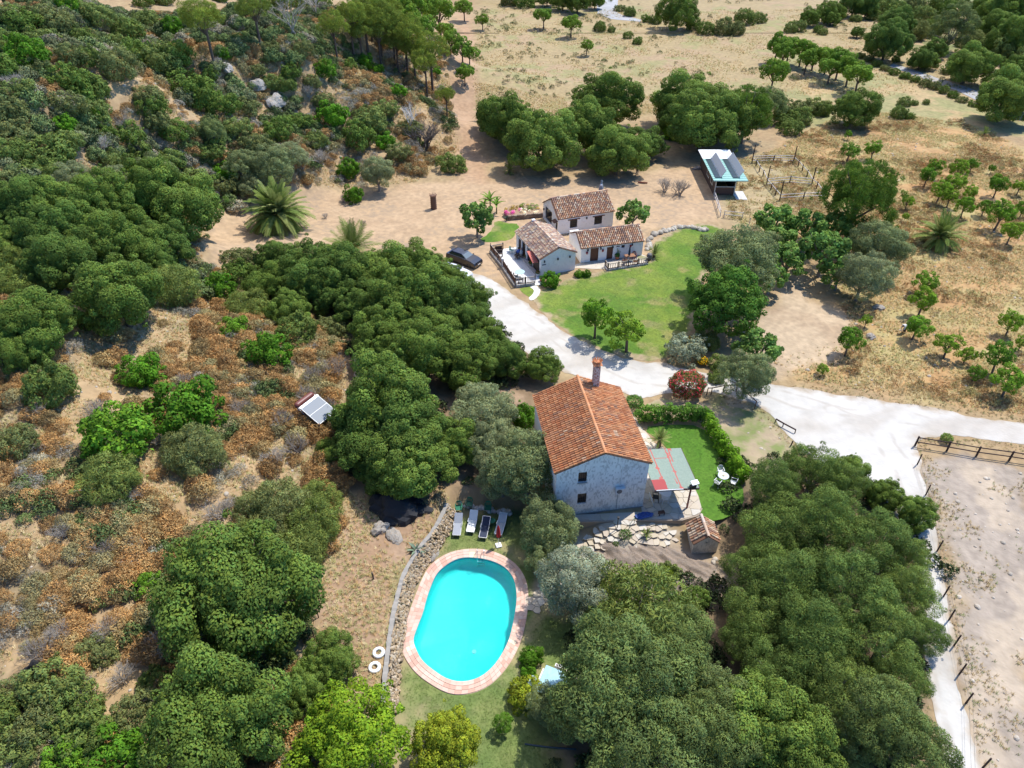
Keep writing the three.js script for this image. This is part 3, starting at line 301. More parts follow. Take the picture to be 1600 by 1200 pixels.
// stable with green and white sheet roof and two tilted panels
{
  const t = thing('stable', 'dark stable with white and green sheet metal roof carrying two raised panels', 'stable', 32.0, 0, -107.3, rad(-1));
  const white = mat(0.82, 0.83, 0.82, 0.5), green = mat(0.30, 0.52, 0.46, 0.45), dark = mat(0.07, 0.045, 0.035, 0.8);
  const W = 5.0, L = 12.5, slope = 0.0;
  const rib = (n, len, m, z0, name) => { for (let i = 0; i < n; i++) part(name, merge([box(W, 0.03, len / n - 0.02), box(W, 0.05, 0.05).clone().translate(0, 0.03, len / n / 2 - 0.04)]), m, t, [0, 2.62 - 0.003 * i, z0 + (i + 0.5) * len / n]); };
  rib(4, 4.0, white, -L / 2, 'white_roof_sheet'); rib(12, 8.5, green, -L / 2 + 4.0, 'green_roof_sheet');
  part('fascia', box(W, 0.12, 0.05), green, t, [0, 2.55, L / 2 + 0.03]);
  part('side_wall', box(0.12, 2.5, L - 1.6), dark, t, [-1.9, 1.25, -0.1]); part('side_wall', box(0.12, 2.5, L - 1.6), dark, t, [1.0, 1.25, -0.1]); part('rear_wall', box(2.78, 2.5, 0.12), dark, t, [-0.45, 1.25, -L / 2 + 0.9]); part('front_wall', box(2.6, 1.15, 0.1), mat(0.12, 0.07, 0.05), t, [-0.4, 0.6, L / 2 - 0.9]);
  for (const x of [-1.9, 1.0]) part('front_post', box(0.12, 2.55, 0.12), mat(0.55, 0.55, 0.5), t, [x, 1.27, L / 2 - 0.75]); part('front_rail', box(2.8, 0.1, 0.08), mat(0.55, 0.55, 0.5), t, [-0.45, 1.35, L / 2 - 0.74]);
  part('red_door', box(0.08, 1.6, 1.0), mat(0.24, 0.05, 0.03), t, [1.12, 0.85, L / 2 - 1.5]); part('concrete_apron', box(1.6, 0.12, 3.0), mat(0.62, 0.6, 0.57), t, [1.85, 0.06, L / 2 - 0.6]);
  for (const z of [0.5, 3.2]) { const f = part('side_opening', frameGeo(1.5, 1.0, 0.08, 0.06), mat(0.6, 0.6, 0.5), t, [-1.98, 1.4, z], [0, -Math.PI / 2, 0]); }
  for (const x of [-1.25, 1.35]) { const f = part('panel', box(0.06, 1.25, 7.4), mat(0.42, 0.43, 0.44, 0.6), t, [x + 0.25, 3.2, 1.6], [0, 0, -0.55]); part('panel_back', box(1.0, 0.04, 7.4), mat(0.03, 0.05, 0.06, 0.4), t, [x - 0.35, 2.68, 1.6]); for (let i = 0; i < 7; i++) part('strut', box(0.05, 1.0, 0.05), mat(0.75, 0.75, 0.75, 0.4), t, [x - 0.2, 3.05, -1.8 + i * 1.15], [0, 0, 0.5]); }
}
// solar water heater on the slope
{
  const gx = -17.4, gz = -49.4, gy = terrain(gx, gz), t = thing('solar_heater', 'solar water heater with two grey panels and a brown tank on the scrubby slope', 'solar heater', gx, gy, gz, Math.atan2(1.84, 1.15));
  const al = mat(0.6, 0.6, 0.59, 0.45), gl = new THREE.MeshPhysicalMaterial({ color: C3(0.10, 0.13, 0.17), roughness: 0.5 });
  const p = part('collector', box(2.2, 0.1, 2.36), al, t, [0, 1.5, 0.15], [0.42, 0, 0]);
  for (const s of [-1, 1]) part('glass_panel', box(2.08, 0.02, 1.1), gl, p, [0, 0.055, s * 0.58]);
  part('header_flashing', box(2.24, 0.05, 0.24), mat(0.85, 0.85, 0.84, 0.4), p, [0, 0.06, -1.1]);
  part('tank', new THREE.CapsuleGeometry(0.3, 1.65, 6, 14), mat(0.16, 0.045, 0.035, 0.45), t, [-0.05, 1.95, -1.4], [0, 0, Math.PI / 2]);
  for (const s of [-1, 1]) { part('leg', rod(V(s * 0.95, -0.4, -1.4), V(s * 0.95, 1.75, -1.4), 0.035), al, t); part('leg', rod(V(s * 0.95, -0.4, 1.0), V(s * 0.95, 1.05, 1.0), 0.035), al, t); part('brace', rod(V(s * 0.95, 0.2, 1.0), V(s * 0.95, 1.7, -1.4), 0.025), al, t); }
  part('pipe', rod(V(-1.05, 1.95, -1.4), V(-1.05, 1.75, -0.9), 0.03), mat(0.8, 0.8, 0.78), t); part('tank_plate', box(0.7, 0.02, 0.4), mat(0.75, 0.78, 0.76, 0.4), t, [1.0, 1.55, -1.45]);
  part('block_base', box(0.5, 0.6, 0.4), mat(0.34, 0.31, 0.28), t, [0.7, 0.1, 1.0]);
}
// blue roofed pump box
{
  const t = thing('pump_box', 'pale blue flat roofed pump box beside the pool lawn', 'box', 2.75, TY, -25.3, rad(-23)), wb = mat(0.72, 0.69, 0.62);
  part('wall', box(1.5, 0.95, 1.7), wb, t, [0, 0.47, 0.25]); part('roof', box(1.66, 0.07, 1.95, 0.02), new THREE.MeshStandardMaterial({ map: dataTex(128, 128, (u, v) => { const a = fbm(u * 9, v * 9, 4); return mix3([0.26, 0.50, 0.58], [0.40, 0.58, 0.64], a); }), roughness: 0.7 }), t, [0, 0.99, 0.25]); part('white_edge', box(0.1, 0.09, 1.6), mat(0.78, 0.72, 0.62), t, [-0.9, 0.95, 0.35]); part('side_tray', box(0.62, 0.06, 0.7), mat(0.42, 0.54, 0.60), t, [-1.28, 0.5, 0.4]); part('tray_leg', box(0.05, 0.5, 0.05), blackIron, t, [-1.5, 0.25, 0.4]);
  const k = thing('hollow_block', 'white hollow concrete block with two holes beside the blue box', 'block', 3.1, TY, -26.3, rad(-23)), s = new THREE.Shape([[-0.24, -0.11], [0.24, -0.11], [0.24, 0.11], [-0.24, 0.11]].map((q) => new THREE.Vector2(...q))); for (const x of [-0.11, 0.11]) s.holes.push(new THREE.Path([[x - 0.07, -0.06], [x - 0.07, 0.06], [x + 0.07, 0.06], [x + 0.07, -0.06]].map((q) => new THREE.Vector2(...q))));
  const g = new THREE.ExtrudeGeometry(s, { depth: 0.9, bevelEnabled: false }); g.rotateX(-Math.PI / 2); part('block_body', g, mat(0.74, 0.7, 0.66), k); const k2 = part('stone_block', box(0.55, 0.85, 0.22), mat(0.72, 0.64, 0.5), scene, [3.6, TY + 0.42, -26.05], [0, rad(-23), 0]); tag(k2, 'cream stone block beside the hollow block at the blue box', 'block');
}

// ---------------------------------------------------------------- foliage shapes
// a cloud of small leaves on clumps: each clump is [x, y, z, radius]
function leafCloud(clumps, perM2, ll, lw, seed, o = {}) {
  const r = rng(seed), P = [], N = [], Cc = [], I = []; const cen = o.center || V(0, 0, 0), soft = (o.soft ?? 0.55) * 0.8, tint = o.tint ?? 0.45, hue = o.hue ?? 0.16;
  const d = V(0, 0, 0), n = V(0, 0, 0), t = V(0, 0, 0), b = V(0, 0, 0), q = V(0, 0, 0);
  for (const [cx, cy, cz, cr] of clumps) {
    const cnt = Math.max(6, Math.round(perM2 * 4 * Math.PI * cr * cr)), ctint = 1 + (r() - 0.5) * 0.5, ox = cx - cen.x, oy = cy - cen.y, oz = cz - cen.z, ol = Math.hypot(ox, oy, oz) || 1;
    for (let i = 0; i < cnt; i++) {
      let g = 0; do { const z = r() * 2 - 1, a = r() * 6.2832, s = Math.sqrt(1 - z * z); d.set(s * Math.cos(a), z, s * Math.sin(a)); g++; } while (g < 4 && (d.x * ox + d.y * oy + d.z * oz) / ol < -0.35);
      const k = cr * (0.62 + 0.48 * Math.sqrt(r())); q.set(cx + d.x * k, cy + d.y * k * (o.flat ?? 0.85), cz + d.z * k); if (o.floor !== undefined && q.y < o.floor) continue;
      n.set(r() * 2 - 1, r() * 2 - 1, r() * 2 - 1).normalize().multiplyScalar(o.rough ?? 0.8).add(d); n.y += o.up ?? 0.25; n.normalize();
      t.set(r() * 2 - 1, r() * 2 - 1, r() * 2 - 1); if (o.radial) { t.normalize().addScaledVector(d, 0.75); t.y += 0.5 * (o.lift ?? 0.3); t.normalize(); b.crossVectors(d, t).normalize(); n.crossVectors(t, b).normalize(); } else { t.cross(n).normalize(); b.crossVectors(n, t).normalize(); }
      const L = ll * (0.7 + 0.6 * r()), W = lw * (0.7 + 0.6 * r()), v = P.length / 3, c = ctint * (1 - tint / 2 + tint * r()), h = 1 + (r() - 0.5) * hue * 2;
      const s = n.dot(d) < 0 ? -1 : 1; for (const [a, e] of [[-0.5, 0], [0.05, 0.5], [0.5, 0], [0.05, -0.5]]) { P.push(q.x + t.x * a * L + b.x * e * W, q.y + t.y * a * L + b.y * e * W - (a > 0.3 ? L * (o.droop ?? 0.1) : 0), q.z + t.z * a * L + b.z * e * W); N.push(lerp(n.x * s, d.x, soft), lerp(n.y * s, d.y, soft), lerp(n.z * s, d.z, soft)); Cc.push(c * h, c, c * (2 - h)); }
      if (s > 0) I.push(v, v + 2, v + 1, v, v + 3, v + 2); else I.push(v, v + 1, v + 2, v, v + 2, v + 3);
    }
  }
  const g = new THREE.BufferGeometry(); g.setAttribute('position', new THREE.Float32BufferAttribute(P, 3)); g.setAttribute('normal', new THREE.Float32BufferAttribute(N, 3)); g.setAttribute('color', new THREE.Float32BufferAttribute(Cc, 3)); g.setIndex(I); g.normalizeNormals(); return g;
}
function leafMat(r, g, b, tr = 0.32) { return new THREE.MeshPhysicalMaterial({ color: C3(r * 1.46, g * 1.43, b * 1.12), vertexColors: true, roughness: 0.9, transmission: tr, thickness: 0, side: THREE.DoubleSide, specularIntensity: 0.15 }); }
const barkMat = mat(0.13, 0.095, 0.07, 1), greyBark = mat(0.24, 0.21, 0.18, 1);

// ---------------------------------------------------------------- swimming pool
function resample(P, n, c) { const out = []; for (let i = 0; i < n; i++) { const a = i / n * Math.PI * 2, dx = Math.cos(a), dz = Math.sin(a); let best = 0; for (let k = 0; k < P.length; k++) { const p = P[k], q = P[(k + 1) % P.length], ex = q[0] - p[0], ez = q[1] - p[1], den = dx * ez - dz * ex; if (Math.abs(den) < 1e-9) continue; const wx = p[0] - c[0], wz = p[1] - c[1], t = (wx * ez - wz * ex) / den, s = (wx * dz - wz * dx) / den; if (t > 0 && s >= 0 && s <= 1) best = Math.max(best, t); } out.push([c[0] + dx * best, c[1] + dz * best]); } return out; }
{
  const cen = [-3.1, -30.4], t = thing('swimming_pool', 'kidney shaped swimming pool of turquoise water with pink tiled coping', 'pool', cen[0], TY, cen[1]);
  const N = 78, wi = resample(round(WATER, 2), N * 4, cen), co = resample(round(COPING, 2), N * 4, cen), loc = (p) => [p[0] - cen[0], p[1] - cen[1]];
  const rings = [[1, 0.05], [1, -0.8], [0.93, -1.05], [0.86, -1.16], [0.5, -1.5], [0.001, -1.62]], P = [], I = [], n = N * 4;
  rings.forEach(([s, y]) => wi.forEach((p) => { const q = loc(p); P.push(q[0] * s, y, q[1] * s); })); for (let k = 0; k < rings.length - 1; k++) for (let i = 0; i < n; i++) { const a = k * n + i, b = k * n + (i + 1) % n; I.push(a, b, a + n, b, b + n, a + n); }
  const bg = new THREE.BufferGeometry(); bg.setAttribute('position', new THREE.Float32BufferAttribute(P, 3)); bg.setIndex(I); bg.computeVertexNormals(); part('basin', bg, mat(0.02, 0.62, 0.57, 0.6), t);
  { const p = [], ix = []; wi.forEach((v) => { const q = loc(v); p.push(q[0] * 0.997, 0.03, q[1] * 0.997, q[0] * 0.997, -0.2, q[1] * 0.997); }); for (let i = 0; i < n; i++) { const u = i * 2, v = ((i + 1) % n) * 2; ix.push(u, v, u + 1, v, v + 1, u + 1); } const g = new THREE.BufferGeometry(); g.setAttribute('position', new THREE.Float32BufferAttribute(p, 3)); g.setIndex(ix); g.computeVertexNormals(); part('waterline_band', g, mat(0.03, 0.30, 0.42, 0.4), t); part('floor_drain', cyl(0.16, 0.16, 0.03, 16), mat(0.25, 0.5, 0.5, 0.5), t, [0.4, -1.5, 1.6]); }
  const wg = flatGeo(wi.map(loc), -0.07), wp = wg.attributes.position, wu = wg.attributes.uv; for (let i = 0; i < wp.count; i++) wu.setXY(i, wp.getX(i) / 3, wp.getZ(i) / 3);
  const rip = dataTex(256, 256, (u, v) => { const a = fbmT(u * 256, v * 256, 2) * 0.3 + 0.7 * fbmT(u * 256 * 0.125, v * 256 * 0.125, 1); return [a, a, a]; }, false);
  part('water', wg, new THREE.MeshPhysicalMaterial({ color: C3(0.62, 0.97, 0.98), transmission: 1, thickness: 0, roughness: 0.03, ior: 1.33, bumpMap: rip, bumpScale: 0.06 }), t);
  const at = (i, f) => { const a = loc(wi[i % n]), b = loc(co[i % n]); return [lerp(a[0], b[0], f), lerp(a[1], b[1], f)]; };
  { const p = [], ix = []; for (let i = 0; i < n; i++) { const a = at(i, -0.06), b = at(i, 1.0); p.push(a[0], 0.035, a[1], b[0], 0.035, b[1], b[0], -0.3, b[1]); } for (let i = 0; i < n; i++) { const a = i * 3, b = ((i + 1) % n) * 3; ix.push(a, b, a + 1, b, b + 1, a + 1, a + 1, b + 1, a + 2, b + 1, b + 2, a + 2); } const g = new THREE.BufferGeometry(); g.setAttribute('position', new THREE.Float32BufferAttribute(p, 3)); g.setIndex(ix); g.computeVertexNormals(); part('coping_bed', g, mat(0.62, 0.46, 0.38), t); }
  const r = rng(8), cols = [[0.62, 0.42, 0.33], [0.64, 0.45, 0.36], [0.60, 0.39, 0.30], [0.65, 0.48, 0.39], [0.55, 0.33, 0.25]].map((c) => mat(...c, 0.85)), cream = mat(0.78, 0.66, 0.46, 0.85);
  for (let k = 0; k < 3; k++) for (let i = 0; i < N; i++) { const f0 = k / 3 + 0.008 - (k === 0 ? 0.05 : 0), f1 = (k + 1) / 3 - 0.008, q = [at(i * 4, f0), at(i * 4 + 4, f0), at(i * 4 + 4, f1), at(i * 4, f1)]; const cx = (q[0][0] + q[2][0]) / 2, cz = (q[0][1] + q[2][1]) / 2; const p = [], ins = q.map((v) => { const l = Math.hypot(v[0] - cx, v[1] - cz); return [v[0] - (v[0] - cx) / l * 0.007, v[1] - (v[1] - cz) / l * 0.007]; }), hh = 0.07 + 0.006 * r(); for (const y of [0.036, hh]) for (const v of ins) p.push(v[0] - cx, y, v[1] - cz); const g = new THREE.BufferGeometry(); g.setAttribute('position', new THREE.Float32BufferAttribute(p, 3)); g.setIndex([4, 6, 5, 4, 7, 6, 0, 1, 5, 0, 5, 4, 1, 2, 6, 1, 6, 5, 2, 3, 7, 2, 7, 6, 3, 0, 4, 3, 4, 7]); const gg = g.toNonIndexed(); gg.computeVertexNormals(); part('coping_tile', gg, (i + 20) % 26 < 1 && k < 2 ? cream : cols[Math.floor(r() * cols.length)], t, [cx, 0, cz]); }
}
{
  const [lx, lz] = [-2.43,-35.82], t = thing('pool_ladder', 'steel ladder with two handrails at the far end of the pool', 'ladder', lx, TY, lz), st = mat(0.72, 0.73, 0.74, 0.25, { metalness: 0.85 });
  for (const s of [-1, 1]) part('handrail', new THREE.TubeGeometry(new THREE.CatmullRomCurve3([V(s * 0.26, 0.05, -0.62), V(s * 0.26, 0.6, -0.55), V(s * 0.26, 0.72, -0.3), V(s * 0.26, 0.5, 0.02), V(s * 0.26, 0, 0.1), V(s * 0.26, -1.15, 0.1)]), 24, 0.024, 6), st, t);
  for (let i = 0; i < 4; i++) part('rung', box(0.52, 0.03, 0.09), st, t, [0, -0.18 - i * 0.28, 0.1]);
}
// revetment of dry stones along the pool terrace, with a grey cap
{
  const path = pts([-5.28,-40.40, -5.73,-38.76, -6.40,-37.12, -7.11,-35.74, -7.65,-34.42, -8.06,-33.02, -8.23,-31.36, -8.34,-29.78, -8.34,-28.08, -8.30,-26.18, -8.22,-24.40, -8.16,-23.38]), curve = new THREE.CatmullRomCurve3(path.map((p) => V(p[0], 0, p[1]))), a0 = curve.getPoint(0);
  const t = thing('dry_stone_wall', 'sloping dry stone wall with grey mortar cap left of the pool', 'wall', 0, 0, 0), n = 90, capP = [], capI = [], r = rng(71);
  for (let i = 0; i <= n; i++) { const p = curve.getPoint(i / n), d = curve.getTangent(i / n), sg = d.z < 0 ? -1 : 1, nx = d.z * sg, nz = -d.x * sg, w = 0.12 + 0.07 * r(), y = 0.1 + 0.08 * r(); for (const [s, dy] of [[-1, -0.3], [-1, 0], [1, 0], [1, -0.4]]) capP.push(p.x + nx * w * s, y + dy, p.z + nz * w * s); if (i) for (let k = 0; k < 3; k++) { const a = (i - 1) * 4 + k; capI.push(a, a + 4, a + 1, a + 1, a + 4, a + 5); } }
  const cg = new THREE.BufferGeometry(); cg.setAttribute('position', new THREE.Float32BufferAttribute(capP, 3)); cg.setIndex(capI); const cgg = cg.toNonIndexed(); cgg.computeVertexNormals(); part('cap', cgg, new THREE.MeshStandardMaterial({ color: C3(0.31, 0.285, 0.25), roughness: 1, bumpMap: grain(2), bumpScale: 0.03 }), t);
  const sg = new THREE.IcosahedronGeometry(0.5, 1), sp = sg.attributes.position; for (let i = 0; i < sp.count; i++) { const x = sp.getX(i), y = sp.getY(i), z = sp.getZ(i), k = 0.8 + 0.4 * fbm(x * 3 + 9, y * 3 + z * 2.3, 2); sp.setXYZ(i, x * k, y * k, z * k); } sg.computeVertexNormals();
  const im = new THREE.InstancedMesh(sg, new THREE.MeshStandardMaterial({ color: 0xffffff, roughness: 1 }), 1500), m = new THREE.Matrix4(), col = new THREE.Color(), side = terrain(curve.getPoint(0.5).x + 1, curve.getPoint(0.5).z) < -0.5 ? 1 : -1;
  for (let i = 0; i < 1500; i++) { const u = r(), p = curve.getPoint(u), d = curve.getTangent(u); let nx = d.z, nz = -d.x; if (nx < 0) { nx = -nx; nz = -nz; } const f = r(), off = 0.17 + f * 0.66, x = p.x + nx * off, z = p.z + nz * off, s = 0.11 + 0.13 * r(); m.compose(V(x, lerp(0.02, TY + 0.05, f * 0.96) + 0.05, z), new THREE.Quaternion().setFromEuler(new THREE.Euler(r() * 6, r() * 6, r() * 6)), V(s * 1.5, s * (0.6 + 0.5 * r()), s)); im.setMatrixAt(i, m); const q = r(), w = 0.7 + 0.5 * r(), c = q < 0.5 ? [0.40, 0.29, 0.17] : q < 0.8 ? [0.32, 0.24, 0.16] : [0.46, 0.38, 0.28]; im.setColorAt(i, col.setRGB(c[0] * w, c[1] * w, c[2] * w)); }
  im.name = 'stones'; im.userData.kind = 'stuff'; t.add(im);
}

// ---------------------------------------------------------------- paving
function cells(P, sp, gap, seed) { // jittered crazy-paving cells whose seeds lie inside the outline
  const r = rng(seed), S = []; let x0 = 1e9, x1 = -1e9, z0 = 1e9, z1 = -1e9; for (const p of P) { x0 = Math.min(x0, p[0]); x1 = Math.max(x1, p[0]); z0 = Math.min(z0, p[1]); z1 = Math.max(z1, p[1]); }
  for (let x = x0 - sp; x < x1 + sp; x += sp) for (let z = z0 - sp; z < z1 + sp; z += sp) S.push([x + r() * sp * 0.85, z + r() * sp * 0.85]);
  const out = []; for (const s of S) { if (sd(s[0], s[1], P) > -sp * 0.3) continue; let poly = [[-sp, -sp], [sp, -sp], [sp, sp], [-sp, sp]].map((q) => [s[0] + q[0], s[1] + q[1]]); for (const o of S) { const dx = o[0] - s[0], dz = o[1] - s[1], l = Math.hypot(dx, dz); if (!l || l > sp * 3) continue; const nx = dx / l, nz = dz / l, lim = l / 2 - gap / 2, nw = []; for (let i = 0; i < poly.length; i++) { const a = poly[i], b = poly[(i + 1) % poly.length], da = (a[0] - s[0]) * nx + (a[1] - s[1]) * nz - lim, db = (b[0] - s[0]) * nx + (b[1] - s[1]) * nz - lim; if (da <= 0) nw.push(a); if ((da < 0) !== (db < 0) && da !== db) { const k = da / (da - db); nw.push([lerp(a[0], b[0], k), lerp(a[1], b[1], k)]); } } poly = nw; if (poly.length < 3) break; } if (poly.length > 2) out.push([s, poly]); } return out;
}
const paveMats = [[0.52, 0.44, 0.33], [0.56, 0.48, 0.37], [0.48, 0.40, 0.31], [0.55, 0.50, 0.42], [0.50, 0.42, 0.30]].map((c) => mat(...c, 0.95));
function pave(parent, P, sp, gap, y, seed, th = 0.035) { const r = rng(seed + 1); for (const [s, poly] of cells(P, sp, gap, seed)) { const sh = new THREE.Shape(poly.map((p) => new THREE.Vector2(p[0] - s[0], -(p[1] - s[1])))), g = new THREE.ExtrudeGeometry(sh, { depth: th, bevelEnabled: false }); g.rotateX(-Math.PI / 2); const yy = typeof y === 'function' ? y(s[0], s[1]) : y; part('paving_stone', g, paveMats[Math.floor(r() * paveMats.length)], parent, [s[0], yy + r() * 0.008, s[1]], [(r() - 0.5) * 0.01, 0, (r() - 0.5) * 0.01]); } }
{
  const P = pts([4.94,-38.60, 10.83,-38.80, 13.54,-38.80, 14.92,-39.28, 15.38,-40.03, 15.38,-41.30, 15.13,-42.98, 14.58,-45.29, 13.62,-46.91, 12.73,-47.75, 12.24,-49.12, 11.78,-50.00, 10.52,-55.30, 10.52,-47.08, 10.48,-39.55, 4.78,-39.21]);
  const bed = structure(part('patio', flatGeo(P, 0.03), mat(0.50, 0.43, 0.34), scene)); pave(bed, P, 0.62, 0.035, 0.034, 5);
  const edge = P.slice(0, 5), wall = part('patio_wall', (() => { const g = []; for (let i = 0; i < 4; i++) { const a = edge[i], b = edge[i + 1], L = Math.hypot(b[0] - a[0], b[1] - a[1]); const q = new THREE.BoxGeometry(L, 0.75, 0.16); q.rotateY(-Math.atan2(b[1] - a[1], b[0] - a[0])); q.translate((a[0] + b[0]) / 2, -0.345, (a[1] + b[1]) / 2 + 0.09); g.push(q); } return merge(g); })(), mat(0.34, 0.27, 0.20), scene); tag(wall, 'low stone retaining edge along the front of the patio', 'wall');
  const Q = pts([5.03,-37.46, 6.60,-38.29, 9.45,-38.69, 11.76,-38.71, 13.65,-38.33, 13.24,-37.38, 11.94,-36.50, 10.36,-36.57, 9.25,-36.82, 7.72,-36.57, 6.63,-36.02, 5.82,-35.57, 5.11,-34.52, 3.81,-32.93, 2.56,-31.38, 1.75,-30.73, 1.03,-31.65, 1.94,-34.20, 3.48,-36.19]);
  const path = new THREE.Group(); path.name = 'stone_path'; structure(path); scene.add(path); pave(path, Q, 0.5, 0.03, (x, z) => terrain(x, z) + 0.02, 9, 0.05);
}
// ---------------------------------------------------------------- rocks
function rockGeo(seed, sx, sy, sz, det = 3, rough = 0.35) { const g = new THREE.IcosahedronGeometry(1, det), p = g.attributes.position; for (let i = 0; i < p.count; i++) { const x = p.getX(i), y = p.getY(i), z = p.getZ(i), k = 1 - rough / 2 + rough * fbm(x * 1.4 + seed, y * 1.4 + z * 1.7 + seed, 5) * 1.6; p.setXYZ(i, x * k * sx, Math.max(y * k, -0.5) * sy, z * k * sz); } g.computeVertexNormals(); return g; }
const rockTex = dataTex(256, 256, (u, v) => { const a = fbm(u * 8, v * 8, 5), b = fbm(u * 40, v * 40, 3); return mix3(mix3([0.46, 0.41, 0.35], [0.32, 0.29, 0.25], a), [0.50, 0.38, 0.26], smooth(0.6, 0.75, b)); });
const rockMat = new THREE.MeshStandardMaterial({ map: rockTex, roughness: 1, bumpMap: grain(3), bumpScale: 0.05 });
function rock(px, pz, sx, sy, sz, seed, label, m = rockMat, name = 'boulder', rf = 0.9) { const o = part(name, rockGeo(seed, sx, sy, sz, 4, rf), m, scene, [px, terrain(px, pz) + sy * 0.15, pz], [0, seed, 0]); tag(o, label, name); return o; }
rock(-14.64,-57.88, 1.7, 1.1, 1.0, 2.2, 'large pale boulder at the edge of the grove above the solar heater');
rock(-10.43,-37.75, 0.55, 0.4, 0.5, 4.1, 'grey boulder on the dry strip below the black tarpaulin heap');
rock(-9.23,-37.04, 0.7, 0.22, 0.4, 5.2, 'flat grey rock beside the boulder on the dry strip');
rock(-6.24,-36.13, 0.35, 0.25, 0.5, 5.9, 'pale flat stone between the stone wall and the pool');
rock(-39.33,-115.98, 1.1, 0.8, 0.8, 6.3, 'grey rock on the upper hillside, left one of the group'); rock(-37.01,-115.92, 1.4, 0.9, 0.9, 7.7, 'grey rock on the upper hillside, right one of the group'); rock(-42.93,-114.89, 0.9, 0.6, 0.6, 8.3, 'grey rock by the sandy hilltop path');
rock(41.75,-70.33, 0.5, 0.35, 0.4, 9.3, 'brown stone near the shadow of the blue grey olive'); rock(38.67,-64.50, 0.4, 0.3, 0.35, 10.1, 'pale stone beside the lone citrus tree');
rock(29.88,-112.17, 0.9, 0.3, 0.3, 3.3, 'pale log shaped stone beside the stable path');
{ const o = rock(-8.69,-39.68, 1.55, 0.75, 0.9, 12.4, 'heap under a crumpled black tarpaulin beside the stone wall', mat(0.02, 0.02, 0.023, 0.8), 'tarpaulin_heap', 1.5); o.userData.category = 'tarpaulin'; }
{ // bare rock outcrop below the patio
  const P = ZONES.rock, xs = axis([[5, 0.16], [19, 1]]), zs = axis([[-38.6, 0.16], [-31, 1]]), g = gridSheet(xs, zs, (x, z) => { const d = -sd(x, z, P), e = smooth(-0.4, 1.6, d), u = x * 0.82 + z * 0.57, v = -x * 0.57 + z * 0.82; const rd = 1 - Math.abs(2 * fbm(u * 0.22, v * 0.95, 4) - 1), r2 = 1 - Math.abs(2 * fbm(u * 0.9 + 4, v * 2.4, 4) - 1); return terrain(x, z) - 0.3 + e * (0.25 + 0.85 * (rd - 0.62) + 0.4 * (r2 - 0.65) + 0.16 * (fbm(u * 4, v * 5, 3) - 0.5)); }, (x, z) => [x / 4, z / 4]);
  tag(part('rock_outcrop', g, new THREE.MeshStandardMaterial({ roughness: 1, bumpMap: grain(4), bumpScale: 0.06, map: dataTex(512, 512, (u, v) => { const a = fbm(u * 8, v * 24, 5), b = fbm(u * 30, v * 50, 4), c = fbm(u * 6 + 3, v * 6, 4); return mix3(mix3([0.42, 0.31, 0.22], [0.33, 0.27, 0.22], a), mix3([0.20, 0.16, 0.13], [0.46, 0.36, 0.27], b), smooth(0.5, 0.7, c)); }) }), scene), 'bare ridged rock outcrop below the patio and the tiled outhouse', 'rock');
}
// curved edging of rough stones behind the lawn
{
  const c = new THREE.CatmullRomCurve3(pts([17.57,-84.32, 18.11,-86.84, 19.20,-88.90, 20.47,-89.85, 21.72,-90.53, 22.94,-91.02, 24.26,-91.02, 25.45,-90.44, 26.46,-90.24]).map((p) => V(p[0], 0, p[1]))), t = thing('stone_edging', 'curved row of rough pale stones edging the cottage lawn', 'stones', 0, 0, 0), r = rng(91), gs = [1, 2, 3, 4].map((k) => rockGeo(k * 3.7, 0.3, 0.22, 0.24, 1)), ms = [[0.42, 0.36, 0.28], [0.32, 0.28, 0.23], [0.48, 0.43, 0.35]].map((q) => mat(...q, 1));
  for (let i = 0; i < 84; i++) { const p = c.getPoint((i + r() * 0.6) / 84), s = 0.7 + 0.7 * r(); part('stone', gs[i % 4], ms[Math.floor(r() * 3)], t, [p.x + (r() - 0.5) * 0.5, 0.08, p.z + (r() - 0.5) * 0.5], [r() * 0.5, r() * 6, r() * 0.5], [s, s, s]); }
}

// ---------------------------------------------------------------- fences
function fence(name, label, P, o) { // P: posts on the ground; rails between neighbours
  const t = thing(name, label, 'fence', P[0][0], 0, P[0][1]), L = (p) => V(p[0] - P[0][0], terrain(p[0], p[1]), p[1] - P[0][1]), r = rng(o.seed || 4);
  P.forEach((p, i) => { const b = L(p), h = Array.isArray(o.h) ? o.h[i] : o.h; part('post', rod(b.clone().setY(b.y - 0.2), V(b.x + (r() - 0.5) * 0.06, b.y + h, b.z + (r() - 0.5) * 0.06), o.pr, o.pr * 0.9, 7), o.m, t); });
  for (const [a, b, ys] of o.rails || P.slice(1).map((_, i) => [i, i + 1, o.ys])) for (const y of ys) { const A = L(P[a]), B = L(P[b]); A.y += y; B.y += y; part(o.wire ? 'wire' : 'rail', rod(A, B, o.rr, o.rr, o.wire ? 3 : 6), o.rm || o.m, t); }
  return t;
}
const creosote = mat(0.05, 0.028, 0.022, 0.9), greyRail = mat(0.55, 0.51, 0.48, 0.8), wireM = mat(0.08, 0.08, 0.08, 0.5);
fence('rail_fence', 'dark two rail wooden fence along the top of the bare paddock', pts([35.89,-47.33, 38.43,-46.67, 40.70,-46.01, 43.26,-45.45, 45.97,-44.74]), { h: 1.15, pr: 0.09, rr: 0.055, ys: [0.5, 1.02], m: creosote });
fence('wire_fence', 'line of leaning dark posts and wire along the paddock track', pts([35.08,-44.98, 34.17,-41.37, 32.45,-35.60, 31.01,-31.51, 30.47,-29.56, 29.87,-27.58, 29.24,-25.53, 28.67,-23.54, 22.56,-10.50, 27.70,-19.59]), { h: 1.25, pr: 0.06, rr: 0.008, ys: [0.55, 1.1], m: creosote, wire: true, rm: wireM, seed: 9 });
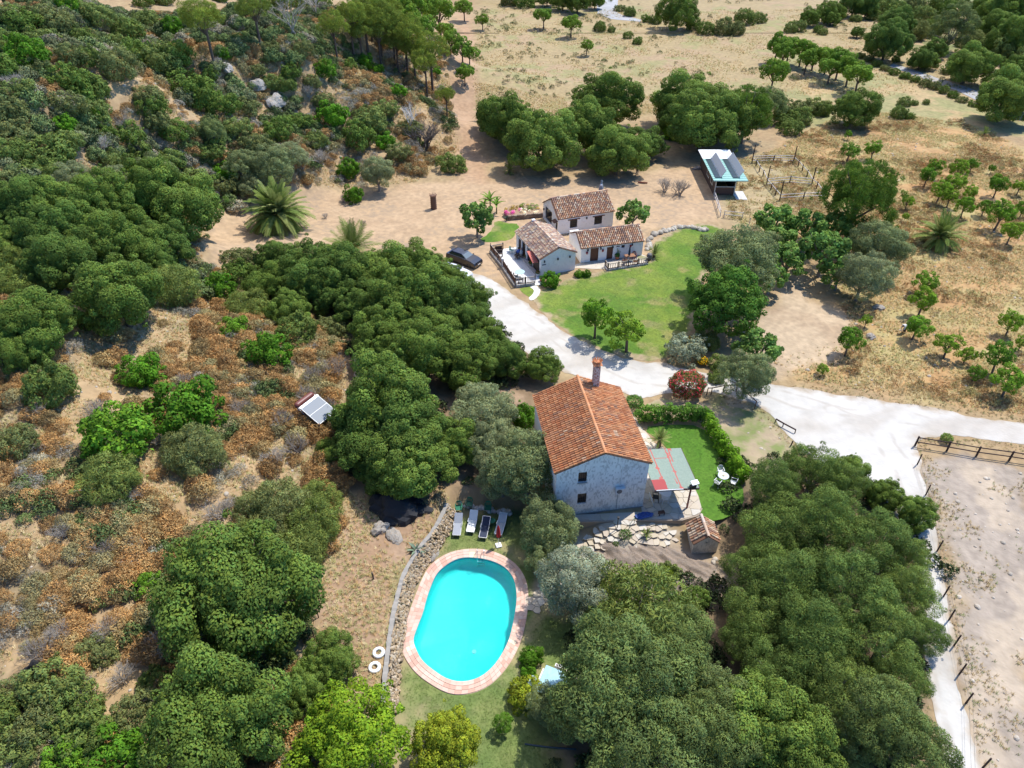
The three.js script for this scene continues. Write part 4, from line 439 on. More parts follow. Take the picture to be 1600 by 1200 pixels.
fence('rail_fence', 'short bent wooden rail around the feathery olive tree by the road', pts([18.89,-54.60, 19.32,-54.60, 20.60,-55.00, 21.87,-55.10, 23.01,-52.57]), { h: 0.9, pr: 0.05, rr: 0.05, ys: [0.85], m: brownWood });
fence('log_rail', 'low log rail on short posts at the corner of the white forecourt', pts([24.37,-50.54, 24.90,-49.91, 25.74,-49.03]), { h: 0.42, pr: 0.05, rr: 0.07, ys: [0.42], m: creosote });
tag(part('marker_post', rod(V(0, -0.2, 0), V(0.08, 0.6, 0), 0.06), creosote, scene, ((q) => [q[0], 0, q[1]])([24.82,-47.33])), 'single short dark post at the edge of the white forecourt', 'post');
{
  const P = pts([38.97,-114.62, 38.90,-105.75, 39.18,-99.93, 45.77,-114.76, 45.79,-105.75, 46.50,-100.77, 39.30,-113.33, 39.16,-110.92, 39.23,-109.01, 38.99,-103.81, 39.09,-101.81, 46.01,-113.11, 46.02,-111.10, 46.11,-109.01, 46.04,-104.29, 45.93,-101.81, 42.56,-114.99, 42.64,-106.49, 42.83,-100.43]);
  fence('pen_fence', 'small horse pen of tall dark posts and pale rails beside the stable', P, { h: [3, 3, 3, 2.8, 2.8, 2.4, 1.1, 1.1, 1.1, 1.1, 1.1, 1.1, 1.1, 1.1, 1.1, 1.1, 1.2, 1.2, 1.2], pr: 0.09, rr: 0.05, m: creosote, rm: greyRail, rails: [[0, 16, [0.4, 0.8, 1.15]], [16, 3, [0.4, 0.8, 1.15]], [1, 17, [0.2, 0.6, 1.0]], [17, 4, [0.2, 0.6, 1.0]], [2, 18, [0.5, 0.95]], [18, 5, [0.5, 0.95]], [0, 6, [0.9]], [6, 7, [0.9]], [7, 8, [0.9]], [8, 1, [0.9]], [1, 9, [0.9]], [9, 10, [0.9]], [10, 2, [0.9]], [3, 11, [0.9]], [11, 12, [0.9]], [12, 13, [0.9]], [13, 4, [0.9]], [4, 14, [0.9]], [14, 15, [0.9]], [15, 5, [0.9]]] });
}
fence('white_rail', 'weathered pale gate rails between the stable and the cottage lawn', pts([29.77,-100.54, 29.50,-97.21, 29.24,-94.46, 29.73,-94.25, 32.09,-93.63, 32.61,-91.81]), { h: 1.1, pr: 0.06, rr: 0.045, m: greyRail, rails: [[0, 1, [0.5, 0.95]], [1, 2, [0.5, 0.95]], [3, 4, [0.5, 1.0]]] });
fence('wire_fence', 'thin dark post and wire fence through the dry strip beside the large oak', pts([-13.59,-31.62, -13.53,-29.76, -13.42,-28.01]), { h: 1.2, pr: 0.04, rr: 0.006, ys: [0.6, 1.1], m: creosote, wire: true, rm: wireM });
function railing(t, a, b, h, y0, step = 0.16) { const L = Math.hypot(b[0] - a[0], b[1] - a[1]), ang = -Math.atan2(b[1] - a[1], b[0] - a[0]), n = Math.round(L / step), mx = (a[0] + b[0]) / 2, mz = (a[1] + b[1]) / 2, k = Math.max(1, Math.round(L / 1.5)); for (const y of [0.12, h]) part('rail', box(L, 0.07, 0.06), y > 0.5 ? mat(0.42, 0.36, 0.3) : darkWood, t, [mx, y0 + y, mz], [0, ang, 0]); for (let i = 0; i <= k; i++) part('post', box(0.1, h + 0.12, 0.1), darkWood, t, [lerp(a[0], b[0], i / k), y0 + (h + 0.12) / 2, lerp(a[1], b[1], i / k)], [0, ang, 0]); for (let i = 1; i < n; i++) part('baluster', box(0.06, h - 0.14, 0.035), brownWood, t, [lerp(a[0], b[0], i / n), y0 + h / 2 + 0.06, lerp(a[1], b[1], i / n)], [0, ang, 0]); }
function curb(t, a, b, w, h, m, name = 'stone_base') { const L = Math.hypot(b[0] - a[0], b[1] - a[1]), ang = -Math.atan2(b[1] - a[1], b[0] - a[0]), ux = (b[0] - a[0]) / L, uz = (b[1] - a[1]) / L; const n = Math.max(1, Math.round(L / 0.55)), r = rng(Math.round(L * 100)); for (let i = 0; i < n; i++) { const f = (i + 0.5) / n; part(name, box(L / n - 0.015, h, w, 0.03), m[Math.floor(r() * m.length)], t, [lerp(a[0], b[0], f), h / 2 - 0.03 + r() * 0.02, lerp(a[1], b[1], f)], [0, ang, 0]); } }
const curbM = [mat(0.42, 0.39, 0.35), mat(0.36, 0.33, 0.29), mat(0.5, 0.46, 0.41)];
// paved terrace before the open fronted cottage
{
  const A = [-2.75, -83.9], G = [-1.2, -79.95], F = [0.42, -75.1], Rr = [2.75, -75.65], B = [-1.17, -84.55], t = thing('terrace_railing', 'dark wooden railing on a low stone base around the paved terrace', 'railing', 0, 0, 0);
  railing(t, A, [-1.25, -80.15], 0.85, 0.3); railing(t, [-1.05, -79.6], F, 0.85, 0.3); railing(t, F, Rr, 0.85, 0.3); railing(t, A, B, 0.85, 0.1);
  curb(t, A, G, 0.4, 0.34, curbM); curb(t, G, F, 0.4, 0.34, curbM); curb(t, F, Rr, 0.35, 0.3, curbM); part('white_pillar', box(0.28, 1.3, 0.28), whitewash, t, [-1.15, 0.65, -79.87]); 
  const P = pts([-2.6, -84.0, -1.15, -84.7, 0.9, -85.4, 1.3, -84.5, 3.6, -77.4, 3.9, -75.6, 0.42, -75.0]);
  sheet('paved_terrace', P, 0.07, (x, z) => { const c = Math.cos(0.36), s = Math.sin(0.36), u = (x * c - z * s) / 0.42, v = (x * s + z * c) / 0.42, k = vn(Math.floor(u) * 7.3 + 0.5, Math.floor(v) * 3.7 + 0.5), j = Math.min(u - Math.floor(u), v - Math.floor(v)) < 0.08 ? 0.82 : 1, n = fbm(x * 3, z * 3, 3), w = (0.62 + 0.14 * k + 0.08 * n) * j; return [w, w * 0.97, w * 0.93]; }, 0.03);
  sheet('garden_path', round(pts([1.99,-75.21, 2.92,-75.51, 3.42,-74.61, 3.24,-73.44, 2.68,-72.29, 2.15,-72.00, 1.87,-72.57, 2.48,-73.44, 2.66,-74.47]), 2), 0.03, (x, z) => { const a = fbm(x * 3, z * 3, 4), w = 0.62 + 0.16 * a; return [w, w * 0.93, w * 0.82]; }, 0.04);
}
// little terrace with railing before the long cottage
{
  const A = [11.59,-80.07], B = [11.89,-79.10], Cc = [17.04,-80.73], t = thing('terrace_railing', 'dark wooden railing on a stone kerb before the long low cottage', 'railing', 0, 0, 0); railing(t, A, B, 0.75, 0.18, 0.2); railing(t, B, Cc, 0.75, 0.18, 0.3); curb(t, A, B, 0.3, 0.24, curbM); curb(t, B, Cc, 0.3, 0.24, curbM);
  sheet('cottage_terrace', ragged(pts([5.38,-78.94, 7.97,-79.75, 11.92,-79.42, 17.07,-80.90, 17.32,-82.59, 16.68,-83.27, 8.63,-81.07]), 0.4, 0.12, 2), 0.03, (x, z) => { const a = fbm(x * 2.4, z * 2.4, 4), b = fbm(x / 1.5, z / 1.5, 3), w = 0.42 + 0.22 * a; return mix3([w, w * 0.88, w * 0.7], [0.3, 0.28, 0.14], smooth(0.6, 0.75, b)); }, 0.04);
}

// ---------------------------------------------------------------- furniture
const whitePl = mat(0.78, 0.78, 0.76, 0.45), greenPl = mat(0.02, 0.16, 0.09, 0.4), alu = mat(0.62, 0.62, 0.62, 0.35, { metalness: 0.6 });
function lounger(x, z, turn, frameM, cloth, label, back = 0.55) {
  const t = thing('sun_lounger', label, 'sun lounger', x, TY, z, turn, 'sun loungers in a row above the pool'), W = 0.62;
  for (const s of [-1, 1]) part('side_rail', box(0.045, 0.05, 1.25), frameM, t, [s * W / 2, 0.33, 0.33]);
  part('seat_sling', box(W - 0.05, 0.025, 1.22, 0.01), cloth, t, [0, 0.345, 0.33]);
  const b = new THREE.Group(); b.name = 'backrest'; b.position.set(0, 0.34, -0.28); b.rotation.x = back; t.add(b);
  part('back_sling', box(W - 0.05, 0.025, 0.78, 0.01), cloth, b, [0, 0.01, -0.4]); for (const s of [-1, 1]) part('back_rail', box(0.045, 0.05, 0.82), frameM, b, [s * W / 2, 0, -0.4]); part('head_bar', box(W, 0.045, 0.045), frameM, b, [0, 0, -0.81]);
  for (const [sx, zz] of [[-1, 0.88], [1, 0.88], [-1, -0.2], [1, -0.2]]) part('leg', rod(V(sx * (W / 2 - 0.03), 0, zz), V(sx * W / 2, 0.33, zz - 0.05), 0.02), frameM, t);
  for (const s of [-1, 1]) part('armrest', box(0.05, 0.03, 0.42), frameM, t, [s * (W / 2 + 0.03), 0.5, -0.1]);
  part('foot_bar', box(W, 0.045, 0.045), frameM, t, [0, 0.33, 0.96]); return t;
}
const L4 = [[-4.37,-38.85], [-3.22,-39.19], [-2.19,-38.59], [-0.90,-38.92]];
lounger(...L4[0], rad(-3), alu, mat(0.30, 0.32, 0.36, 0.8), 'grey cloth sun lounger nearest the stone wall', 0.62);
lounger(...L4[1], rad(-8), whitePl, mat(0.76, 0.76, 0.72, 0.7), 'bright white sun lounger, second from the stone wall');
lounger(...L4[2], rad(-8), alu, mat(0.025, 0.035, 0.07, 0.8), 'dark navy sun lounger beside the red parasol', 0.35);
lounger(...L4[3], rad(-13), whitePl, mat(0.52, 0.53, 0.53, 0.7), 'pale grey sun lounger behind the red parasol');
function chair(name, x, y, z, turn, m, label, group, s = 1) {
  const t = thing(name, label, 'chair', x, y, z, turn, group); t.scale.setScalar(s);
  part('seat', box(0.46, 0.035, 0.44, 0.015), m, t, [0, 0.42, 0]);
  const bk = new THREE.Shape(); bk.moveTo(-0.23, 0); bk.lineTo(0.23, 0); bk.lineTo(0.21, 0.34); bk.quadraticCurveTo(0.18, 0.46, 0, 0.47); bk.quadraticCurveTo(-0.18, 0.46, -0.21, 0.34); bk.closePath(); for (const q of [-0.13, -0.045, 0.045, 0.13]) bk.holes.push(new THREE.Path([[q - 0.022, 0.07], [q - 0.022, 0.33], [q + 0.022, 0.33], [q + 0.022, 0.07]].map((v) => new THREE.Vector2(...v))));
  part('backrest', new THREE.ExtrudeGeometry(bk, { depth: 0.025, bevelEnabled: false }), m, t, [0, 0.42, -0.24], [-0.2, 0, 0]);
  for (const [a, b] of [[-1, -1], [1, -1], [-1, 1], [1, 1]]) part('leg', rod(V(a * 0.25, 0, b * 0.24), V(a * 0.2, 0.42, b * 0.19), 0.024), m, t);
  for (const a of [-1, 1]) part('armrest', merge([box(0.05, 0.03, 0.44).clone().translate(0, 0.22, 0), box(0.045, 0.22, 0.04).clone().translate(0, 0.1, 0.2)]), m, t, [a * 0.25, 0.44, -0.02]);
  return t;
}
chair('garden_chair', ...((p) => [p[0], TY, p[1]])([-4.39,-40.64]), rad(5), greenPl, 'green plastic chair behind the grey lounger', 'green plastic chairs above the pool', 1.1);
chair('garden_chair', ...((p) => [p[0], TY, p[1]])([-3.54,-41.06]), rad(-8), greenPl, 'green plastic chair behind the bright white lounger', 'green plastic chairs above the pool', 1.1);
chair('garden_chair', ...((p) => [p[0], TY, p[1]])([-1.98,-40.64]), rad(-5), greenPl, 'green plastic chair in the shade behind the navy lounger', 'green plastic chairs above the pool', 1.1);
function roundTable(name, label, x, y, z, R, h, m) { const t = thing(name, label, 'table', x, y, z); part('tabletop', cyl(R, R, 0.035, 28), m, t, [0, h, 0]); for (let i = 0; i < 4; i++) { const a = i * Math.PI / 2 + 0.6; part('leg', rod(V(Math.cos(a) * R * 0.75, 0, Math.sin(a) * R * 0.75), V(Math.cos(a) * R * 0.5, h - 0.02, Math.sin(a) * R * 0.5), 0.022), m, t); } return t; }
roundTable('side_table', 'small green side table between the navy and the pale grey lounger', ...((p) => [p[0], TY, p[1]])([-1.61,-39.30]), 0.28, 0.45, greenPl);
{
  const [x, z] = [-1.06,-37.10], t = thing('parasol', 'closed red parasol standing in a white base above the pool', 'parasol', x, TY, z, 0); part('base', new RoundedBoxGeometry(0.48, 0.12, 0.48, 3, 0.05), whitePl, t, [0, 0.06, 0], [0, 0.3, 0]); part('pole', cyl(0.025, 0.025, 2.35, 8), whitePl, t, [0, 1.2, 0]);
  const g = new THREE.LatheGeometry([[0.03, 0], [0.14, 0.06], [0.155, 0.25], [0.13, 0.7], [0.1, 1.05], [0.05, 1.3], [0.015, 1.38]].map((q) => new THREE.Vector2(...q)), 16), p = g.attributes.position; for (let i = 0; i < p.count; i++) { const a = Math.atan2(p.getZ(i), p.getX(i)), k = 1 + 0.16 * Math.cos(a * 8); p.setX(i, p.getX(i) * k); p.setZ(i, p.getZ(i) * k); } g.computeVertexNormals(); part('folded_canopy', g, mat(0.50, 0.012, 0.02, 0.8), t, [0, 1.02, 0]);
}
{ const m = mat(0.8, 0.8, 0.78, 0.6); for (const [p, l] of [[[-8.92,-27.01], 'upper one of two white rings lying on the dry strip'], [[-9.03,-25.94], 'lower one of two white rings lying on the dry strip']]) { const t = thing('white_ring', l, 'ring', p[0], terrain(...p), p[1], 0, 'two white rings on the dry strip'); part('tyre', new THREE.TorusGeometry(0.31, 0.115, 12, 36), m, t, [0, 0.1, 0], [Math.PI / 2, 0, 0]); part('inner_lip', new THREE.TorusGeometry(0.215, 0.02, 6, 30), mat(0.6, 0.6, 0.58), t, [0, 0.17, 0], [Math.PI / 2, 0, 0]); } }
{ // white stones edging the bank above the loungers
  const t = thing('stone_edging', 'row of small white stones along the bank above the sun loungers', 'stones', 0, 0, 0), r = rng(57), g = rockGeo(4.4, 0.2, 0.14, 0.15, 1, 0.7), m = [mat(0.66, 0.62, 0.56, 1), mat(0.56, 0.5, 0.43, 1)], A = [-4.38,-41.35], B = [-0.11,-40.50];
  for (let i = 0; i < 17; i++) { const x = lerp(A[0], B[0], i / 16) + (r() - 0.5) * 0.2, z = lerp(A[1], B[1], i / 16) + (r() - 0.5) * 0.3, s = 0.7 + 0.8 * r(); part('stone', g, m[i % 2], t, [x, terrain(x, z) + 0.05, z], [0, r() * 6, 0], [s, s, s]); }
}
tag(part('marker_post', rod(V(0, -0.2, 0), V(-0.05, 0.75, 0), 0.06), mat(0.09, 0.07, 0.06), scene, ((q) => [q[0], terrain(...q), q[1]])([-10.16,-33.01])), 'single dark post standing in the middle of the dry strip', 'post');
tag(part('tree_stump', rockGeo(6.6, 0.45, 0.95, 0.4, 3, 1.2), mat(0.02, 0.018, 0.017, 1), scene, ((q) => [q[0], terrain(...q) + 0.2, q[1]])([-29.05,-23.96])), 'black burnt stump in the scrub at the lower left', 'stump');
tag(part('ground_pipe', (() => { const A = [0.79,-21.54], B = [2.29,-21.35], E = [3.95,-21.23]; return new THREE.TubeGeometry(new THREE.CatmullRomCurve3([A, B, E].map((q) => V(q[0], terrain(...q) + 0.06, q[1]))), 20, 0.055, 8); })(), mat(0.05, 0.07, 0.075, 0.5), scene), 'dark plastic pipe lying on the ground below the blue box', 'pipe');
tag(part('fallen_log', rod(V(-0.6, 0.12, 0), V(0.8, 0.16, 0.3), 0.14, 0.1, 8), mat(0.2, 0.07, 0.04), scene, ((q) => [q[0], 0, q[1]])([19.97,-106.49])), 'reddish brown log beside the brush heap behind the cottages', 'log');
// set on the house lawn
{ const [x, z] = [17.70,-42.91], g = mat(0.48, 0.55, 0.54, 0.5); const t = roundTable('garden_table', 'round pale green metal table on the lawn beside the house', x, 0.02, z, 0.46, 0.72, g); part('ashtray', cyl(0.08, 0.1, 0.06, 12), mat(0.6, 0.5, 0.3), t, [0, 0.77, 0]); [[-0.55, 0.5, 2.4, 'metal garden chair left of the round lawn table'], [0.75, 0.45, -2.0, 'metal garden chair right of the round lawn table'], [0.0, -0.8, 0, 'metal garden chair behind the round lawn table']].forEach(([a, b, r, l]) => chair('metal_chair', x + a, 0.02, z + b, r, mat(0.62, 0.62, 0.6, 0.4), l, 'chairs around the round lawn table', 1)); }
// under the porch
{ const [x, z] = [12.47,-41.30], t = thing('patio_table', 'white oval table under the porch roof', 'table', x, 0.07, z, rad(8)); part('tabletop', cyl(0.55, 0.55, 0.04, 24), whitePl, t, [0, 0.73, 0], null, [1, 1, 1.6]); for (const [a, b] of [[-1, -1], [1, -1], [-1, 1], [1, 1]]) part('leg', rod(V(a * 0.35, 0, b * 0.6), V(a * 0.3, 0.72, b * 0.5), 0.03), whitePl, t); chair('patio_chair', ...((p) => [p[0], 0.07, p[1]])([12.46,-40.59]), rad(184), whitePl, 'white plastic chair before the oval table under the porch', 'chairs under the porch'); chair('patio_chair', ...((p) => [p[0], 0.07, p[1]])([13.09,-41.80]), rad(-80), mat(0.03, 0.03, 0.035, 0.5), 'dark chair beyond the oval table under the porch', 'chairs under the porch'); chair('patio_chair', ...((p) => [p[0], 0.07, p[1]])([11.75,-40.73]), rad(80), mat(0.02, 0.02, 0.02, 0.5), 'black chair beside the house wall under the porch', 'chairs under the porch'); }
{ const [x, z] = [11.33,-40.38], t = thing('drying_rack', 'folded white drying rack leaning on the house wall under the porch', 'rack', x, 0.07, z, rad(98)); part('frame', frameGeo(0.8, 1.0, 0.04, 0.04), whitePl, t, [0, 0.5, 0], [-0.3, 0, 0]); for (let i = 0; i < 5; i++) part('bar', box(0.74, 0.02, 0.02), whitePl, t, [0, 0.25 + i * 0.14, 0.07 - i * 0.043]); }
{ const [x, z] = [11.97,-39.21], t = thing('wooden_stool', 'small rusty brown stool at the front edge of the patio', 'stool', x, 0.07, z, 0.2), m = mat(0.10, 0.04, 0.02); part('seat', box(0.5, 0.05, 0.3), m, t, [0, 0.3, 0]); for (const [a, b] of [[-1, -1], [1, -1], [-1, 1], [1, 1]]) part('leg', box(0.05, 0.3, 0.05), m, t, [a * 0.2, 0.15, b * 0.1]); }
{ const [x, z] = [10.45,-39.00], r = rng(31), g = new THREE.PlaneGeometry(1.5, 0.6, 70, 36), p = g.attributes.position; for (let i = 0; i < p.count; i++) { const u = p.getX(i), v = p.getY(i), e = (u / 0.75) ** 2 + (v / 0.3) ** 2, k = e > 1 ? 1 / Math.sqrt(e) : 1; p.setXYZ(i, u * k + 0.22 * vn(u * 5, v * 5), v * k + 0.2 * vn(u * 5 + 9, v * 5), 0.03 + 0.3 * fbm(u * 9 + 3, v * 11, 4) * Math.max(0, 1 - e * 0.6)); } g.computeVertexNormals(); g.rotateX(-Math.PI / 2); tag(part('blue_net', g, mat(0.05, 0.10, 0.30, 0.8), scene, [x, 0.07, z + 0.05], [0.12, 0.2, 0]), 'crumpled blue net lying over the front edge of the patio', 'net'); }
// handrail and lamp posts by the lower path
{ const [x, z] = [9.43,-38.07], t = thing('handrail', 'bent green metal handrail beside the stone path', 'handrail', x, terrain(x, z), z, rad(25)); part('rail', new THREE.TubeGeometry(new THREE.CatmullRomCurve3([V(-0.35, -0.1, 0.2), V(-0.33, 0.5, 0.2), V(-0.2, 0.65, 0.1), V(0.28, 0.85, -0.1), V(0.35, 0.75, -0.15), V(0.36, -0.1, -0.15)]), 24, 0.022, 6), mat(0.05, 0.16, 0.12, 0.5), t); }
for (const [p, l] of [[[8.28,-37.88], 'short dark garden lamp post beside the stone path'], [[4.87,-38.28], 'dark garden lamp post left of the grey gable wall']]) { const t = thing('garden_lamp', l, 'lamp post', p[0], terrain(...p), p[1]); part('pole', cyl(0.03, 0.04, 1.2, 8), blackIron, t, [0, 0.6, 0]); part('lamp_head', cyl(0.1, 0.07, 0.18, 8), blackIron, t, [0, 1.27, 0]); }
// terrace furniture
roundTable('glass_table', 'round pale blue glass table on the paved terrace', ...((p) => [p[0], 0.08, p[1]])([0.94,-77.36]), 0.62, 0.74, new THREE.MeshPhysicalMaterial({ color: C3(0.40, 0.55, 0.55), roughness: 0.1 }));
for (const [a, b, r, l] of [[806, 437, 1.4, 'black chair left of the glass table on the terrace'], [814, 442, 3.0, 'black chair in front of the glass table on the terrace']]) { const q = { 806: [0.47,-76.89], 814: [1.08,-76.12] }[a]; chair('terrace_chair', q[0], 0.08, q[1], r, mat(0.05, 0.05, 0.06, 0.5), l, 'chairs on the paved terrace'); }
chair('terrace_chair', ...((p) => [p[0], 0.08, p[1]])([-0.04,-83.62]), rad(60), mat(0.25, 0.42, 0.33, 0.5), 'pale green chair at the back of the paved terrace', 'chairs on the paved terrace');
for (const [q, l] of [[[-1.65,-83.62], 'dark wooden bench nearest the terrace railing gate, rear one'], [[-1.63,-82.59], 'dark wooden bench inside the terrace railing, front one']]) { const t = thing('bench', l, 'bench', q[0], 0.08, q[1], rad(15), 'benches inside the terrace railing'); part('seat', box(0.9, 0.05, 0.36), darkWood, t, [0, 0.42, 0]); part('backrest', box(0.9, 0.4, 0.05), darkWood, t, [0, 0.68, -0.18]); for (const s of [-1, 1]) part('leg', box(0.06, 0.42, 0.34), darkWood, t, [s * 0.4, 0.21, 0]); }
function pot(x, y, z, R, h, m, leaf, label, flower) { const t = thing('plant_pot', label, 'plant pot', x, y, z); part('pot', new THREE.LatheGeometry([[0, 0], [R * 0.7, 0], [R, h * 0.9], [R * 1.08, h * 0.9], [R * 1.05, h], [R * 0.9, h], [R * 0.85, h * 0.85], [0, h * 0.85]].map((q) => new THREE.Vector2(...q)), 14), m, t); part('plant', leafCloud([[0, h + R * 0.6, 0, R * 1.1]], 160, 0.14, 0.07, Math.round(x * 100 + 900), {}), leaf, t); if (flower) part('flowers', leafCloud([[0, h + R * 0.9, 0, R * 0.9]], 60, 0.08, 0.08, 77, {}), flower, t); }
const potLeaf = leafMat(0.05, 0.13, 0.02), redFl = leafMat(0.45, 0.02, 0.06, 0.2), clay = mat(0.42, 0.16, 0.08);
pot(...((p) => [p[0], 0.08, p[1]])([3.13,-77.67]), 0.25, 0.35, whitePl, potLeaf, 'white pot of red flowers at the cottage corner', redFl); pot(...((p) => [p[0], 0.08, p[1]])([3.56,-76.43]), 0.25, 0.3, clay, potLeaf, 'terracotta pot at the end of the garden path'); pot(...((p) => [p[0], 0.08, p[1]])([2.32,-80.07]), 0.24, 0.4, mortar, potLeaf, 'pale stone pot under the red awning', redFl); pot(...((p) => [p[0], 0.08, p[1]])([1.79,-82.07]), 0.22, 0.3, clay, potLeaf, 'clay pot between the terrace doors', redFl);
pot(...((p) => [p[0], 0.03, p[1]])([13.34,-82.07]), 0.28, 0.4, clay, potLeaf, 'clay pot with a tall cactus beside the long cottage door');
tag(part('column_cactus', merge([0, 1, 2].map((i) => rod(V(0.06 * i, 0.3, 0.04 * i), V(0.18 * i - 0.1, 1.5 - 0.2 * i, 0), 0.05, 0.035, 7))), mat(0.12, 0.2, 0.06), scene, ((p) => [p[0] + 0.05, 0.05, p[1]])([13.34,-82.07])), 'tall thin cactus growing from the clay pot by the long cottage', 'cactus');
{ const [x, z] = [14.71,-81.40], t = thing('parasol', 'closed dark blue parasol on the little terrace of the long cottage', 'parasol', x, 0.03, z); part('base', cyl(0.25, 0.25, 0.08, 16), concrete, t, [0, 0.04, 0]); part('pole', cyl(0.022, 0.022, 2.1, 8), whitePl, t, [0, 1.05, 0]); part('folded_canopy', new THREE.LatheGeometry([[0.03, 0], [0.15, 0.05], [0.14, 0.5], [0.09, 1.1], [0.02, 1.3]].map((q) => new THREE.Vector2(...q)), 12), mat(0.012, 0.025, 0.05, 0.8), t, [0, 0.85, 0]); const u = thing('wooden_table', 'brown wooden table with the closed blue parasol on the little terrace', 'table', x + 0.15, 0.03, z - 0.25, rad(15)), m = mat(0.3, 0.15, 0.08); part('tabletop', box(1.3, 0.05, 0.8), m, u, [0, 0.72, 0]); for (const [a, b] of [[-1, -1], [1, -1], [-1, 1], [1, 1]]) part('leg', box(0.07, 0.7, 0.07), m, u, [a * 0.55, 0.35, b * 0.3]); [[-0.6, 0.7, Math.PI, 'brown wooden chair left of the wooden table by the long cottage'], [0.75, 0.75, Math.PI, 'brown wooden chair right of the wooden table by the long cottage'], [0.8, -0.8, 0, 'dark red chair behind the wooden table by the long cottage']].forEach(([a, b, r, l], i) => chair('wooden_chair', x + a, 0.03, z + b, r, i === 2 ? mat(0.2, 0.02, 0.03) : mat(0.25, 0.11, 0.06), l, 'chairs around the wooden table')); }
{ const [x, z] = [17.38,-81.90], t = thing('grey_barrel', 'dark grey barrel at the end of the little terrace railing', 'barrel', x, 0.02, z); part('body', new THREE.LatheGeometry([[0, 0], [0.28, 0], [0.33, 0.3], [0.33, 0.55], [0.28, 0.85], [0, 0.85]].map((q) => new THREE.Vector2(...q)), 16), mat(0.13, 0.12, 0.12, 0.7), t); for (const y of [0.2, 0.65]) part('hoop', new THREE.TorusGeometry(0.325, 0.015, 6, 20), blackIron, t, [0, y, 0], [Math.PI / 2, 0, 0]); }
{ const [x, z] = [-3.25,-73.73], t = thing('stone_trough', 'pale stone trough with loose stones standing on the driveway', 'trough', x, 0.02, z, rad(-12)), m = mat(0.56, 0.48, 0.38); part('body', new RoundedBoxGeometry(0.85, 0.55, 0.65, 3, 0.08), m, t, [0, 0.27, 0]); part('rim', box(0.7, 0.05, 0.5), mat(0.3, 0.24, 0.18), t, [0, 0.54, 0]); [[0.7, 0.15], [0.9, -0.2], [1.1, 0.2], [0.6, 0.5]].forEach(([a, b], i) => part('loose_stone', rockGeo(i * 2.3, 0.2, 0.13, 0.17, 1), m, t, [a, 0.06, b])); pot(x - 0.1, 0.57, z - 0.15, 0.12, 0.25, clay, potLeaf, 'small terracotta pot standing on the stone trough'); }

